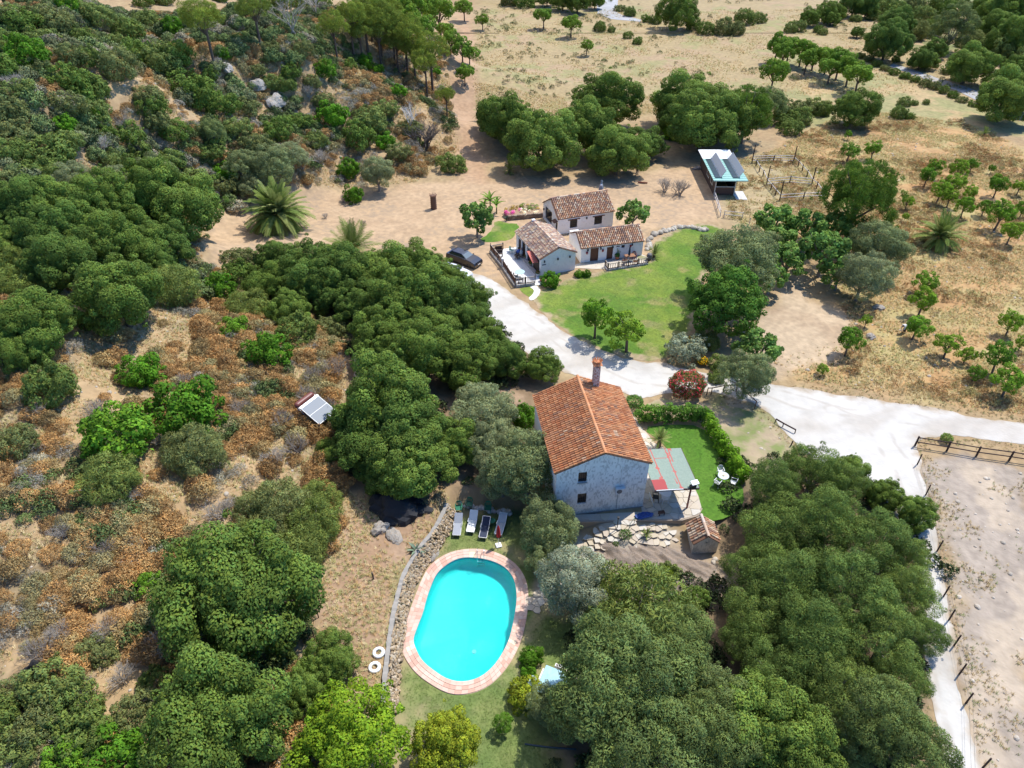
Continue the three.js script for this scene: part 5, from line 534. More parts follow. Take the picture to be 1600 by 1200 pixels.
// ---------------------------------------------------------------- cars
function car(x, z, turn, paint, label) {
  const t = thing('parked_car', label, 'car', x, 0.02, z, turn), L = 4.4, W = 1.76; // front towards +z
  const prof = [[-2.18, 0.32], [-2.2, 0.62], [-2.12, 0.95], [-1.75, 1.0], [0.75, 0.98], [1.55, 0.86], [2.1, 0.68], [2.2, 0.5], [2.16, 0.28], [1.75, 0.22], [-1.75, 0.22]];
  const loft = (rows) => { const n = rows[0].length, P = [], I = []; rows.forEach((r) => r.forEach((q) => P.push(...q))); for (let k = 0; k < rows.length - 1; k++) for (let i = 0; i < n; i++) { const a = k * n + i, b = k * n + (i + 1) % n; I.push(a, b, a + n, b, b + n, a + n); } for (let i = 1; i < n - 1; i++) { I.push(0, i + 1, i); const o = (rows.length - 1) * n; I.push(o, o + i, o + i + 1); } const g = new THREE.BufferGeometry(); g.setAttribute('position', new THREE.Float32BufferAttribute(P, 3)); g.setIndex(I); const q = g.toNonIndexed(); q.computeVertexNormals(); return q; };
  const sh = new THREE.Shape(prof.map((p) => new THREE.Vector2(...p))), bg = new THREE.ExtrudeGeometry(sh, { depth: W - 0.24, bevelEnabled: true, bevelSize: 0.1, bevelThickness: 0.12, bevelSegments: 4 }); bg.rotateY(-Math.PI / 2); bg.translate(W / 2 - 0.12, 0, 0);
  const pm = new THREE.MeshPhysicalMaterial({ color: C3(...paint), roughness: 0.3, metalness: 0.2, clearcoat: 1, clearcoatRoughness: 0.04 }), gm = new THREE.MeshPhysicalMaterial({ color: C3(0.03, 0.035, 0.04), roughness: 0.05, clearcoat: 1 });
  part('body', bg, pm, t);
  const ring = (y, zf, zb, w) => [[-w, y, zb], [w, y, zb], [w, y, zf], [-w, y, zf]];
  part('cabin', loft([ring(0.97, 0.95, -1.95, 0.8), ring(1.4, 0.2, -1.55, 0.62), ring(1.47, 0.02, -1.35, 0.56)]), pm, t);
  const pane = (q) => { const g = new THREE.BufferGeometry(); g.setAttribute('position', new THREE.Float32BufferAttribute(q.flat(), 3)); g.setIndex([0, 1, 2, 0, 2, 3]); g.computeVertexNormals(); return g; };
  part('windscreen', pane([[-0.74, 1.0, 0.96], [0.74, 1.0, 0.96], [0.6, 1.385, 0.27], [-0.6, 1.385, 0.27]]), new THREE.MeshPhysicalMaterial({ color: C3(0.16, 0.17, 0.15), roughness: 0.04, clearcoat: 1 }), t, [0, 0.005, 0.015]); part('rear_window', pane([[-0.7, 1.02, -1.93], [0.7, 1.02, -1.93], [0.57, 1.37, -1.6], [-0.57, 1.37, -1.6]]), gm, t, [0, 0.005, -0.02]);
  for (const s of [-1, 1]) { for (const [a, b, c, d] of [[0.78, -0.42, -0.42, 0.22], [-0.5, -1.72, -1.46, -0.5]]) part('side_window', pane([[s * 0.797, 1.01, a], [s * 0.797, 1.01, b], [s * 0.648, 1.37, c], [s * 0.648, 1.37, d]]), gm, t, [s * 0.012, 0.003, 0]); part('mirror', new RoundedBoxGeometry(0.2, 0.12, 0.1, 2, 0.04), pm, t, [s * 0.95, 1.02, 0.75]); part('headlight', new RoundedBoxGeometry(0.36, 0.16, 0.16, 3, 0.06), mat(0.75, 0.76, 0.78, 0.15), t, [s * 0.62, 0.66, 2.08]); part('tail_light', new RoundedBoxGeometry(0.26, 0.26, 0.1, 2, 0.04), mat(0.35, 0.01, 0.01, 0.3), t, [s * 0.66, 0.78, -2.18]); part('door_handle', box(0.02, 0.03, 0.18), pm, t, [s * 0.885, 0.82, 0.1]);
    for (const zz of [1.36, -1.32]) { const w = part('wheel', new THREE.TorusGeometry(0.25, 0.085, 10, 24), mat(0.02, 0.02, 0.02, 0.9), t, [s * 0.8, 0.31, zz], [0, Math.PI / 2, 0], [1, 1, 1.2]); part('rim', cyl(0.2, 0.2, 0.1, 14), alu, w, [0, 0, 0], [Math.PI / 2, 0, 0]); } }
  part('number_plate', box(0.5, 0.11, 0.02), mat(0.8, 0.8, 0.78, 0.4), t, [0, 0.47, 2.32]); part('grille', box(0.8, 0.12, 0.04), blackIron, t, [0, 0.6, 2.29]); part('rear_plate', box(0.5, 0.11, 0.02), mat(0.8, 0.8, 0.78, 0.4), t, [0, 0.62, -2.31]);
}
car(-6.0, -81.2, rad(56), [0.008, 0.009, 0.016], 'dark navy car parked at the head of the driveway');
car(-7.1, -77.6, rad(62), [0.72, 0.73, 0.74], 'white car half hidden under the oak beside the dark car');

// ---------------------------------------------------------------- people
function sdfGeo(caps, res, S, cen, kk) { const mc = new MarchingCubes(res, new THREE.MeshBasicMaterial(), false, false, 60000); mc.isolation = 0; const h = res / 2; for (let k = 0; k < res; k++) for (let j = 0; j < res; j++) for (let i = 0; i < res; i++) { const x = (i - h) / h * S + cen[0], y = (j - h) / h * S + cen[1], z = (k - h) / h * S + cen[2]; let d = 9; for (const [a, b, ra, rb] of caps) { const ex = b[0] - a[0], ey = b[1] - a[1], ez = b[2] - a[2], t = clamp(((x - a[0]) * ex + (y - a[1]) * ey + (z - a[2]) * ez) / (ex * ex + ey * ey + ez * ez + 1e-9)), q = Math.hypot(x - a[0] - ex * t, y - a[1] - ey * t, z - a[2] - ez * t) - lerp(ra, rb, t), m = clamp(0.5 + 0.5 * (d - q) / kk); d = lerp(d, q, m) - kk * m * (1 - m); } mc.field[i + j * res + k * res * res] = -d; } mc.update(); const n = mc.count, g = new THREE.BufferGeometry(); g.setAttribute('position', new THREE.Float32BufferAttribute(mc.positionArray.slice(0, n * 3), 3)); g.setAttribute('normal', new THREE.Float32BufferAttribute(mc.normalArray.slice(0, n * 3), 3)); g.scale(S, S, S); g.translate(...cen); return g; }
function person(x, y, z, turn, J, cols, label) {
  const t = thing('person', label, 'person', x, y, z, turn), inf = (c, e) => c.map(([a, b, p, q]) => [a, b, p + e, q + e]);
  const torso = [[J.hip, J.chest, 0.13, 0.16], [J.chest, J.neck, 0.15, 0.07]], legs = [], arms = [], hands = [];
  for (const s of [0, 1]) { legs.push([J.hipS[s], J.knee[s], 0.088, 0.06], [J.knee[s], J.ank[s], 0.06, 0.042], [J.ank[s], J.toe[s], 0.045, 0.035]); arms.push([J.sho[s], J.elb[s], 0.055, 0.042], [J.elb[s], J.wri[s], 0.042, 0.03]); }
  const head = [[J.neck, J.head, 0.055, 0.055], [J.head, [J.head[0], J.head[1] + 0.09, J.head[2] - 0.01], 0.085, 0.1]];
  part('body', sdfGeo([...torso, ...legs, ...arms, ...head], 72, 1.15, [0, 0.85, 0.05], 0.05), mat(0.48, 0.28, 0.19, 0.6), t);
  part('shirt', sdfGeo(inf([...torso, arms[0], arms[2]], 0.022), 64, 1.0, [0, 0.9, 0.05], 0.05), mat(...cols[0], 0.9), t); part('trousers', sdfGeo(inf([[J.hip, J.hip.map((v, i) => v + (i === 1 ? 0.05 : 0)), 0.13, 0.13], legs[0], legs[1], legs[3], legs[4]], 0.02), 64, 1.1, [0, 0.65, 0.05], 0.05), mat(...cols[1], 0.9), t);
  part('hair', new THREE.SphereGeometry(0.112, 14, 10, 0, 6.3, 0, 1.7), mat(...cols[2], 0.9), t, [J.head[0], J.head[1] + 0.09, J.head[2] - 0.03], [-0.5, 0, 0]);
  const f = part('nose', new THREE.SphereGeometry(0.018, 6, 6), mat(0.46, 0.26, 0.18, 0.6), t, [J.head[0], J.head[1] + 0.06, J.head[2] + 0.1]); for (const s of [-1, 1]) { part('eye', new THREE.SphereGeometry(0.012, 6, 6), mat(0.03, 0.02, 0.02, 0.3), t, [J.head[0] + s * 0.035, J.head[1] + 0.085, J.head[2] + 0.085]); part('ear', new THREE.SphereGeometry(0.025, 6, 6), mat(0.46, 0.26, 0.18, 0.6), t, [J.head[0] + s * 0.098, J.head[1] + 0.07, J.head[2] - 0.01], null, [0.4, 1, 0.7]); }
  for (const s of [0, 1]) { const w = V(...J.wri[s]), d = w.clone().sub(V(...J.elb[s])).normalize(), side = V(1, 0, 0).addScaledVector(d, -d.x).normalize(), g = [rod(w.clone().addScaledVector(d, -0.01), w.clone().addScaledVector(d, 0.085), 0.032, 0.04, 8)]; for (let i = 0; i < 4; i++) { const a = w.clone().addScaledVector(d, 0.08).addScaledVector(side, (i - 1.5) * 0.021), l = [0.065, 0.078, 0.072, 0.055][i], m = a.clone().addScaledVector(d, l * 0.55), e = m.clone().addScaledVector(d, l * 0.4).add(V(0, -0.015, 0.012)); g.push(rod(a, m, 0.0095, 0.009, 5), rod(m, e, 0.009, 0.007, 5)); } const th = w.clone().addScaledVector(d, 0.02).addScaledVector(side, s ? 0.035 : -0.035); g.push(rod(th, th.clone().addScaledVector(d, 0.05).addScaledVector(side, s ? 0.03 : -0.03), 0.012, 0.008, 5)); part('hand', merge(g), mat(0.48, 0.28, 0.19, 0.6), t); }
  for (const s of [0, 1]) part('shoe', new RoundedBoxGeometry(0.1, 0.07, 0.25, 2, 0.03), mat(0.05, 0.04, 0.04), t, [J.toe[s][0], J.toe[s][1] + 0.005, J.toe[s][2] - 0.06]);
}
const sit = { hip: [0, 0.52, -0.05], chest: [0, 0.93, -0.04], neck: [0, 1.13, -0.02], head: [0, 1.24, 0.01], hipS: [[-0.09, 0.5, 0], [0.09, 0.5, 0]], knee: [[-0.13, 0.5, 0.42], [0.13, 0.5, 0.42]], ank: [[-0.12, 0.08, 0.44], [0.14, 0.08, 0.4]], toe: [[-0.13, 0.04, 0.58], [0.16, 0.04, 0.55]], sho: [[-0.19, 1.03, -0.03], [0.19, 1.03, -0.03]], elb: [[-0.25, 0.77, 0.06], [0.25, 0.77, 0.06]], wri: [[-0.16, 0.66, 0.28], [0.16, 0.66, 0.28]] };
const stand = { hip: [0, 0.95, 0], chest: [0, 1.32, 0.01], neck: [0, 1.5, 0.01], head: [0, 1.6, 0.03], hipS: [[-0.09, 0.92, 0], [0.09, 0.92, 0]], knee: [[-0.11, 0.5, 0.03], [0.12, 0.5, 0.06]], ank: [[-0.12, 0.08, 0], [0.14, 0.08, 0.02]], toe: [[-0.13, 0.04, 0.14], [0.16, 0.04, 0.16]], sho: [[-0.19, 1.41, 0], [0.19, 1.41, 0]], elb: [[-0.25, 1.12, -0.02], [0.25, 1.12, 0.02]], wri: [[-0.24, 0.88, 0.08], [0.22, 0.9, 0.12]] };
const stoop = { hip: [0, 0.82, -0.12], chest: [0, 0.98, 0.24], neck: [0, 0.98, 0.44], head: [0, 0.93, 0.54], hipS: [[-0.09, 0.8, -0.12], [0.09, 0.8, -0.12]], knee: [[-0.12, 0.45, 0.04], [0.12, 0.45, 0.1]], ank: [[-0.12, 0.08, -0.08], [0.14, 0.08, 0.0]], toe: [[-0.13, 0.04, 0.06], [0.16, 0.04, 0.14]], sho: [[-0.19, 0.99, 0.32], [0.19, 0.99, 0.32]], elb: [[-0.21, 0.7, 0.38], [0.21, 0.7, 0.4]], wri: [[-0.1, 0.48, 0.46], [0.1, 0.47, 0.48]] };
for (const [p, r, cols, l] of [[[0.82,-82.41], rad(200), [[0.05, 0.12, 0.42], [0.03, 0.04, 0.08], [0.05, 0.03, 0.02]], 'person in a blue shirt seated at the back of the terrace'], [[1.14,-82.24], rad(255), [[0.45, 0.52, 0.58], [0.5, 0.48, 0.42], [0.3, 0.25, 0.2]], 'person in pale blue and light trousers seated facing the blue shirt']]) { person(p[0], 0.08, p[1], r, sit, cols, l); chair('terrace_chair', p[0] - Math.sin(r) * 0.06, 0.08, p[1] - Math.cos(r) * 0.06, r, darkWood, l.includes('pale') ? 'dark chair carrying the person in pale blue' : 'dark chair carrying the person in the blue shirt', 'chairs on the paved terrace'); }
roundTable('low_table', 'small dark low table between the two seated people', ...((p) => [p[0], 0.08, p[1]])([0.57,-82.07]), 0.3, 0.5, darkWood);
person(...((p) => [p[0], 0, p[1]])([19.63,-109.79]), rad(20), stand, [[0.5, 0.56, 0.58], [0.06, 0.08, 0.11], [0.5, 0.5, 0.48]], 'person in a pale top and dark trousers standing by the tree row');
person(...((p) => [p[0], 0, p[1]])([42.63,-65.37]), rad(-70), stoop, [[0.75, 0.74, 0.76], [0.025, 0.02, 0.03], [0.04, 0.02, 0.02]], 'person in a white top stooping beside a citrus tree');

// ---------------------------------------------------------------- palms and garden plants
function frondGeo(L, seed, droop, pairs = 26, ll = 0.42, ww = 0.05) { // along +x, base at the origin
  const r = rng(seed), P = [], I = [], pt = (s) => V(L * s * (1 - 0.12 * s * droop), L * (0.42 * s - droop * 0.75 * s * s), 0), quad = (a, b, c, d) => { const v = P.length / 3; for (const q of [a, b, c, d]) P.push(q.x, q.y, q.z); I.push(v, v + 1, v + 2, v, v + 2, v + 3); };
  for (let i = 0; i < 8; i++) { const a = pt(i / 8), b = pt((i + 1) / 8), w = 0.03 * (1.1 - i / 8) + 0.006; quad(a.clone().add(V(0, 0, -w)), a.clone().add(V(0, 0, w)), b.clone().add(V(0, 0, w * 0.85)), b.clone().add(V(0, 0, -w * 0.85))); }
  for (let i = 0; i < pairs; i++) { const s = 0.12 + 0.88 * i / pairs, a = pt(s), t = pt(Math.min(1, s + 0.03)).sub(pt(s - 0.03)).normalize(), l = ll * (0.55 + 0.9 * Math.sin(Math.PI * Math.min(1, 0.15 + s * 0.85))) * (0.85 + 0.3 * r()); for (const k of [-1, 1]) { const d = t.clone().multiplyScalar(0.75).add(V(0, -0.15 - 0.25 * r(), k)).normalize(), e = a.clone().addScaledVector(d, l), m = a.clone().addScaledVector(d, l * 0.45), n = t.clone().multiplyScalar(ww * 0.5); quad(a, m.clone().add(n), e, m.clone().sub(n)); } }
  const g = new THREE.BufferGeometry(); g.setAttribute('position', new THREE.Float32BufferAttribute(P, 3)); g.setIndex(I); const q = g.toNonIndexed(); q.computeVertexNormals(); return q;
}
const frondM = [leafMat(0.115, 0.165, 0.045), leafMat(0.145, 0.195, 0.055), leafMat(0.19, 0.22, 0.085)].map((m) => { m.vertexColors = false; return m; }), dryFrond = (() => { const m = leafMat(0.32, 0.22, 0.11); m.vertexColors = false; return m; })();
function palm(x, z, R, hTrunk, rt, nF, label, seed, name = 'palm_tree', fr = {}) {
  const r = rng(seed), y = terrain(x, z), t = thing(name, label, name === 'palm_tree' ? 'palm' : 'cycad', x, y, z, r() * 6), pr = []; for (let i = 0; i <= 10; i++) pr.push(new THREE.Vector2(rt * (1.05 - 0.15 * i / 10 + (i % 2 ? 0.06 : 0)), -0.2 + (hTrunk + 0.3) * i / 10)); pr.push(new THREE.Vector2(0, hTrunk + 0.2)); part('trunk', new THREE.LatheGeometry(pr, 12), mat(0.17, 0.11, 0.07, 1), t);
  const gs = [0, 1, 2, 3, 4].map((k) => frondGeo(R, seed + k, fr.droop?.[k] ?? [0.15, 0.35, 0.6, 0.85, 1.1][k], fr.pairs || 30, R * (fr.ll || 0.17), R * (fr.ww || 0.022)));
  for (let i = 0; i < nF; i++) { const f = i / nF, k = Math.min(4, Math.floor(f * 5)), el = lerp(1.3, -0.25, Math.pow(f, 0.75)) + (r() - 0.5) * 0.45; const o = part('frond', gs[k], frondM[Math.floor(r() * 3)], t, [0, hTrunk + 0.1 - f * 0.15, 0], null, [0.85 + 0.3 * r(), 0.85 + 0.3 * r(), 1]); o.rotation.set(0, i * 2.39996 + r() * 0.3, el, 'YXZ'); }
  if (fr.dates) for (let i = 0; i < 6; i++) part('fruit_stalk', rod(V(0, hTrunk, 0), V(Math.cos(i * 1.05) * R * 0.28, hTrunk + R * 0.12, Math.sin(i * 1.05) * R * 0.28), 0.05, 0.12, 6), mat(0.5, 0.2, 0.04), t);
  return t;
}
palm(...[-31.06,-89.19], 4.7, 1.7, 0.55, 120, 'large spreading palm at the edge of the dirt yard', 301, 'palm_tree', { pairs: 48, ww: 0.026, ll: 0.12, droop: [0.45, 0.75, 1.0, 1.15, 1.25] });
palm(...[-20.11,-82.34], 3.7, 1.2, 0.4, 40, 'palm with orange stalks rising behind the oak grove', 322, 'palm_tree', { dates: true, droop: [0.1, 0.2, 0.35, 0.5, 0.8] });
palm(...[55.70,-85.75], 3.5, 1.0, 0.42, 62, 'spreading palm with orange stalks in the dry orchard', 343, 'palm_tree', { dates: true, pairs: 42, ww: 0.026, ll: 0.12, droop: [0.4, 0.65, 0.85, 1.0, 1.15] });
palm(...[-0.40,-110.57], 1.5, 0.4, 0.2, 24, 'small young palm left of the tree row behind the cottages', 364); palm(...[-5.00,-132.64], 2.4, 1.2, 0.3, 34, 'palm growing at the left end of the tree row', 374); palm(...[83.37,-127.60], 1.3, 0.3, 0.15, 20, 'small palm in the dry grass at the far right', 384);
const cyc = { droop: [0.1, 0.2, 0.3, 0.4, 0.5], pairs: 24, ll: 0.13, ww: 0.03 };
palm(...[13.04,-47.16], 1.05, 0.95, 0.2, 34, 'cycad with a short dark trunk on the lawn beside the porch', 395, 'cycad', cyc); palm(...[18.13,-82.59], 1.1, 0.45, 0.16, 28, 'cycad on the cottage lawn beside the long cottage', 406, 'cycad', cyc); palm(...[10.60,-37.48], 0.55, 0.25, 0.08, 22, 'bright spiky plant on the stone path below the patio', 417, 'yucca', { ...cyc, ll: 0.1 });
{ const [x, z] = [-11.21,-97.21], t = thing('palm_stump', 'bare brown palm stump standing in the dirt yard', 'stump', x, 0, z); const pr = []; for (let i = 0; i <= 14; i++) pr.push(new THREE.Vector2(0.42 + (i % 2 ? 0.05 : 0) - 0.002 * i, i * 0.15 - 0.1)); pr.push(new THREE.Vector2(0.3, 2.05), new THREE.Vector2(0, 2.0)); part('trunk', new THREE.LatheGeometry(pr, 12), mat(0.15, 0.09, 0.06, 1), t); const r = rng(5); for (let i = 0; i < 14; i++) { const a = i * 0.45; part('frond_stub', rod(V(Math.cos(a) * 0.36, 1.85, Math.sin(a) * 0.36), V(Math.cos(a) * 0.55, 2.1 + r() * 0.15, Math.sin(a) * 0.55), 0.06, 0.03, 5), mat(0.3, 0.17, 0.12, 1), t); } }
function bladePlant(name, label, category, x, z, n, L, w, m, seed, el0, el1, h = 0) { const r = rng(seed), t = thing(name, label, category, x, terrain(x, z), z), g = new THREE.PlaneGeometry(L, w, 8, 2), p = g.attributes.position; for (let i = 0; i < p.count; i++) { const u = p.getX(i) / L + 0.5, v = p.getY(i) / w; p.setXYZ(i, u * L * (1 - 0.15 * u), L * (0.1 * u - 0.45 * u * u) + Math.abs(v) * w * 0.35, v * w * Math.sin(Math.PI * Math.min(1, 0.12 + u * 0.88)) * 1.0); } g.computeVertexNormals(); for (let i = 0; i < n; i++) { const o = part('leaf', g, m, t, [0, h, 0], null, [0.8 + 0.4 * r(), 1, 0.8 + 0.4 * r()]); o.rotation.set(0, i * 2.4 + r(), lerp(el0, el1, i / n) + r() * 0.2, 'YXZ'); } if (h) part('stem', rod(V(0, -0.1, 0), V(0, h, 0), 0.11, 0.08, 8), mat(0.2, 0.17, 0.07), t); }
const ban = (() => { const m = leafMat(0.14, 0.24, 0.05); m.vertexColors = false; return m; })(), agv = mat(0.16, 0.22, 0.14, 0.7);
bladePlant('banana_plant', 'tallest banana plant beside the fig tree left of the cottages', 'banana plant', -3.10,-96.35, 11, 1.7, 0.45, ban, 3, 1.3, 0.2, 1.5); bladePlant('banana_plant', 'banana plant nearest the flower bed', 'banana plant', -2.18,-95.50, 9, 1.5, 0.4, ban, 4, 1.3, 0.2, 1.2); bladePlant('banana_plant', 'smaller banana plant left of the tallest one', 'banana plant', -3.92,-96.14, 8, 1.3, 0.38, ban, 5, 1.2, 0.1, 1.0);
bladePlant('agave', 'prickly grey green agave beside the stone wall above the pool', 'agave', -7.35,-35.69, 16, 1.0, 0.16, agv, 6, 1.3, 0.1); bladePlant('agave', 'dark upright agave at the corner of the flower bed', 'agave', -0.80,-93.22, 12, 0.9, 0.14, mat(0.06, 0.09, 0.06), 7, 1.5, 0.9);
// raised flower bed
{
  const P = pts([-1.17,-94.67, -0.46,-96.78, 1.38,-97.43, 3.22,-97.21, 4.18,-95.72, 4.41,-94.46, -0.54,-93.43]), t = thing('flower_bed', 'raised bed of pink and white flowers behind a low stone wall', 'flower bed', P[5][0], 0, P[5][1]), o = P[5];
  part('soil', flatGeo(P.map((p) => [p[0] - o[0], p[1] - o[1]]), 0.55), mat(0.3, 0.2, 0.12), t); const a = P[6], b = P[5], L = Math.hypot(b[0] - a[0], b[1] - a[1]), r = rng(15), ms = [mat(0.2, 0.14, 0.1), mat(0.26, 0.19, 0.14), mat(0.3, 0.24, 0.18)];
  for (let row = 0; row < 3; row++) for (let i = 0; i < 12; i++) part('wall_stone', box(L / 12 - 0.02, 0.22, 0.3, 0.03), ms[Math.floor(r() * 3)], t, [lerp(a[0], b[0], (i + 0.5 + (row % 2) * 0.25) / 12) - o[0], 0.1 + row * 0.22, lerp(a[1], b[1], (i + 0.5 + (row % 2) * 0.25) / 12) - o[1]], [0, -Math.atan2(b[1] - a[1], b[0] - a[0]), 0]);
  const pick = (n, f) => { const c = []; while (c.length < n) { const x = lerp(P[0][0], P[5][0], r()), z = lerp(P[2][1], P[6][1], r()); if (sd(x, z, P) < -0.1 && f(x, z)) c.push([x - o[0], 0.6, z - o[1], 0.24 + 0.14 * r()]); } return c; }, mid = (P[0][0] + P[5][0]) / 2, zm = (P[2][1] + P[6][1]) / 2;
  for (const [nm, n, f, m] of [['pink_flowers', 9, (x, z) => x < mid && z > zm, leafMat(0.62, 0.12, 0.42, 0.2)], ['white_flowers', 12, (x, z) => x > mid - 0.8 && z > zm, leafMat(0.72, 0.66, 0.62, 0.2)], ['yellow_shrubs', 10, (x, z) => z < zm, leafMat(0.36, 0.26, 0.05, 0.2)], ['green_shrubs', 10, (x, z) => z < zm + 0.2, leafMat(0.09, 0.2, 0.02)]]) part(nm, leafCloud(pick(n, f), 90, 0.1, 0.08, n * 7, {}), m, t);
}

// ---------------------------------------------------------------- hedges and flowering bushes
function hedge(P, h, w, label, m, seed) {
  const r = rng(seed), o = P[0], cl = []; for (let i = 0; i < P.length - 1; i++) { const a = P[i], b = P[i + 1], L = Math.hypot(b[0] - a[0], b[1] - a[1]), nx = -(b[1] - a[1]) / L, nz = (b[0] - a[0]) / L, k = Math.ceil(L / 0.4); for (let j = 0; j < k; j++) for (let q = 0; q < 5; q++) { const u = (j + r()) / k, v = (r() - 0.5) * w, y = h * (0.15 + 0.8 * (q + r() * 0.5) / 5); cl.push([lerp(a[0], b[0], u) + nx * v - o[0], y, lerp(a[1], b[1], u) + nz * v - o[1], 0.26 + 0.16 * r()]); } }
  const t = thing('hedge', label, 'hedge', o[0], 0, o[1]); part('foliage', leafCloud(cl, 55, 0.17, 0.12, seed, { floor: 0.02, soft: 0.4, hue: 0.15 }), m, t); const st = []; for (let i = 0; i < P.length - 1; i++) for (let j = 0; j < 8; j++) { const x = lerp(P[i][0], P[i + 1][0], j / 8) - o[0], z = lerp(P[i][1], P[i + 1][1], j / 8) - o[1]; st.push(rod(V(x, -0.1, z), V(x + (r() - 0.5) * 0.2, h * 0.8, z + (r() - 0.5) * 0.2), 0.03, 0.015, 5)); } part('stems', merge(st), barkMat, t); return t;
}
const ivy = leafMat(0.095, 0.185, 0.03), ivy2 = leafMat(0.13, 0.25, 0.02);
hedge(pts([11.39,-50.54, 13.67,-50.72, 16.06,-50.81, 17.89,-50.72]), 1.9, 0.7, 'dense ivy hedge behind the house lawn below the red oleander', ivy, 601);
hedge(pts([17.89,-50.18, 18.31,-48.09, 18.92,-45.29, 19.39,-42.76]), 1.6, 0.7, 'bright green hedge along the right side of the house lawn', ivy2, 602);
function bush(name, label, category, x, z, R, leafM, flM, seed, o = {}) { const r = rng(seed), cl = [], t = thing(name, label, category, x, terrain(x, z), z); for (let i = 0; i < 46; i++) { const a = i * 2.4, e = Math.asin(clamp(-0.3 + 1.3 * (i + 0.5) / 46, -1, 1)), k = 0.7 + 0.2 * r(); cl.push([Math.cos(a) * Math.cos(e) * R * k, R * (0.72 + 0.7 * Math.sin(e) * k), Math.sin(a) * Math.cos(e) * R * k, R * 0.24]); } part('foliage', leafCloud(cl, 70, o.ll || 0.2, o.lw || 0.06, seed, { center: V(0, R * 0.5, 0), floor: 0.02 }), leafM, t); if (flM) part('flowers', leafCloud(o.half ? cl.filter((c) => c[1] > R * 0.8 && c[0] > -0.2 * R).slice(0, 12) : cl, o.fd || 26, 0.13, 0.11, seed + 1, { center: V(0, R * 0.5, 0), floor: 0.3, tint: 0.6 }), flM, t); part('stem', merge([0, 1, 2, 3, 4].map((i) => rod(V(0, -0.1, 0), V(Math.cos(i * 1.3) * R * 0.5, R * 0.9, Math.sin(i * 1.3) * R * 0.5), 0.04, 0.02, 5))), barkMat, t); }
bush('oleander', 'large oleander covered in red flowers beside the white road', 'bush', 16.82,-54.50, 1.75, leafMat(0.07, 0.12, 0.03), leafMat(0.50, 0.05, 0.09, 0.2), 611, { fd: 30 });
bush('flowering_shrub', 'small orange flowered shrub below the silver grey bush', 'bush', 19.50,-59.62, 0.55, leafMat(0.1, 0.15, 0.03), leafMat(0.75, 0.42, 0.02, 0.2), 612, { fd: 60 });
bush('flowering_shrub', 'orange yellow flower patch on top of the silver grey bush', 'bush', 19.14,-62.82, 0.75, leafMat(0.14, 0.17, 0.06), leafMat(0.75, 0.45, 0.03, 0.2), 613, { fd: 60 });
bush('oleander', 'young leafy shrub at the end of the hedge by the house corner', 'bush', 11.56,-52.76, 0.85, leafMat(0.11, 0.2, 0.05), null, 614);
bush('garden_shrub', 'low green shrub beside the stone path above the rock', 'bush', 8.88,-37.21, 0.5, leafMat(0.07, 0.14, 0.03), null, 615, { ll: 0.12, lw: 0.04 }); bush('garden_shrub', 'tiny round shrub on the sandy slope above the rock', 'bush', 8.07,-36.57, 0.25, leafMat(0.08, 0.13, 0.04), null, 616, { ll: 0.1, lw: 0.04 });
bush('garden_shrub', 'yellow green fern like shrub at the top of the bare rock end', 'bush', 11.50,-33.91, 0.75, leafMat(0.14, 0.2, 0.02), null, 617, { ll: 0.25, lw: 0.06 });
bush('bougainvillea', 'pink flowering climber at the corner of the two hedges', 'bush', 17.70,-51.27, 0.55, leafMat(0.08, 0.13, 0.03), leafMat(0.4, 0.05, 0.2, 0.2), 618, { fd: 40 });
bush('sapling', 'thin leafy sapling beside the dark paddock rail fence', 'sapling', 38.91,-47.92, 0.55, leafMat(0.16, 0.22, 0.06), null, 619);

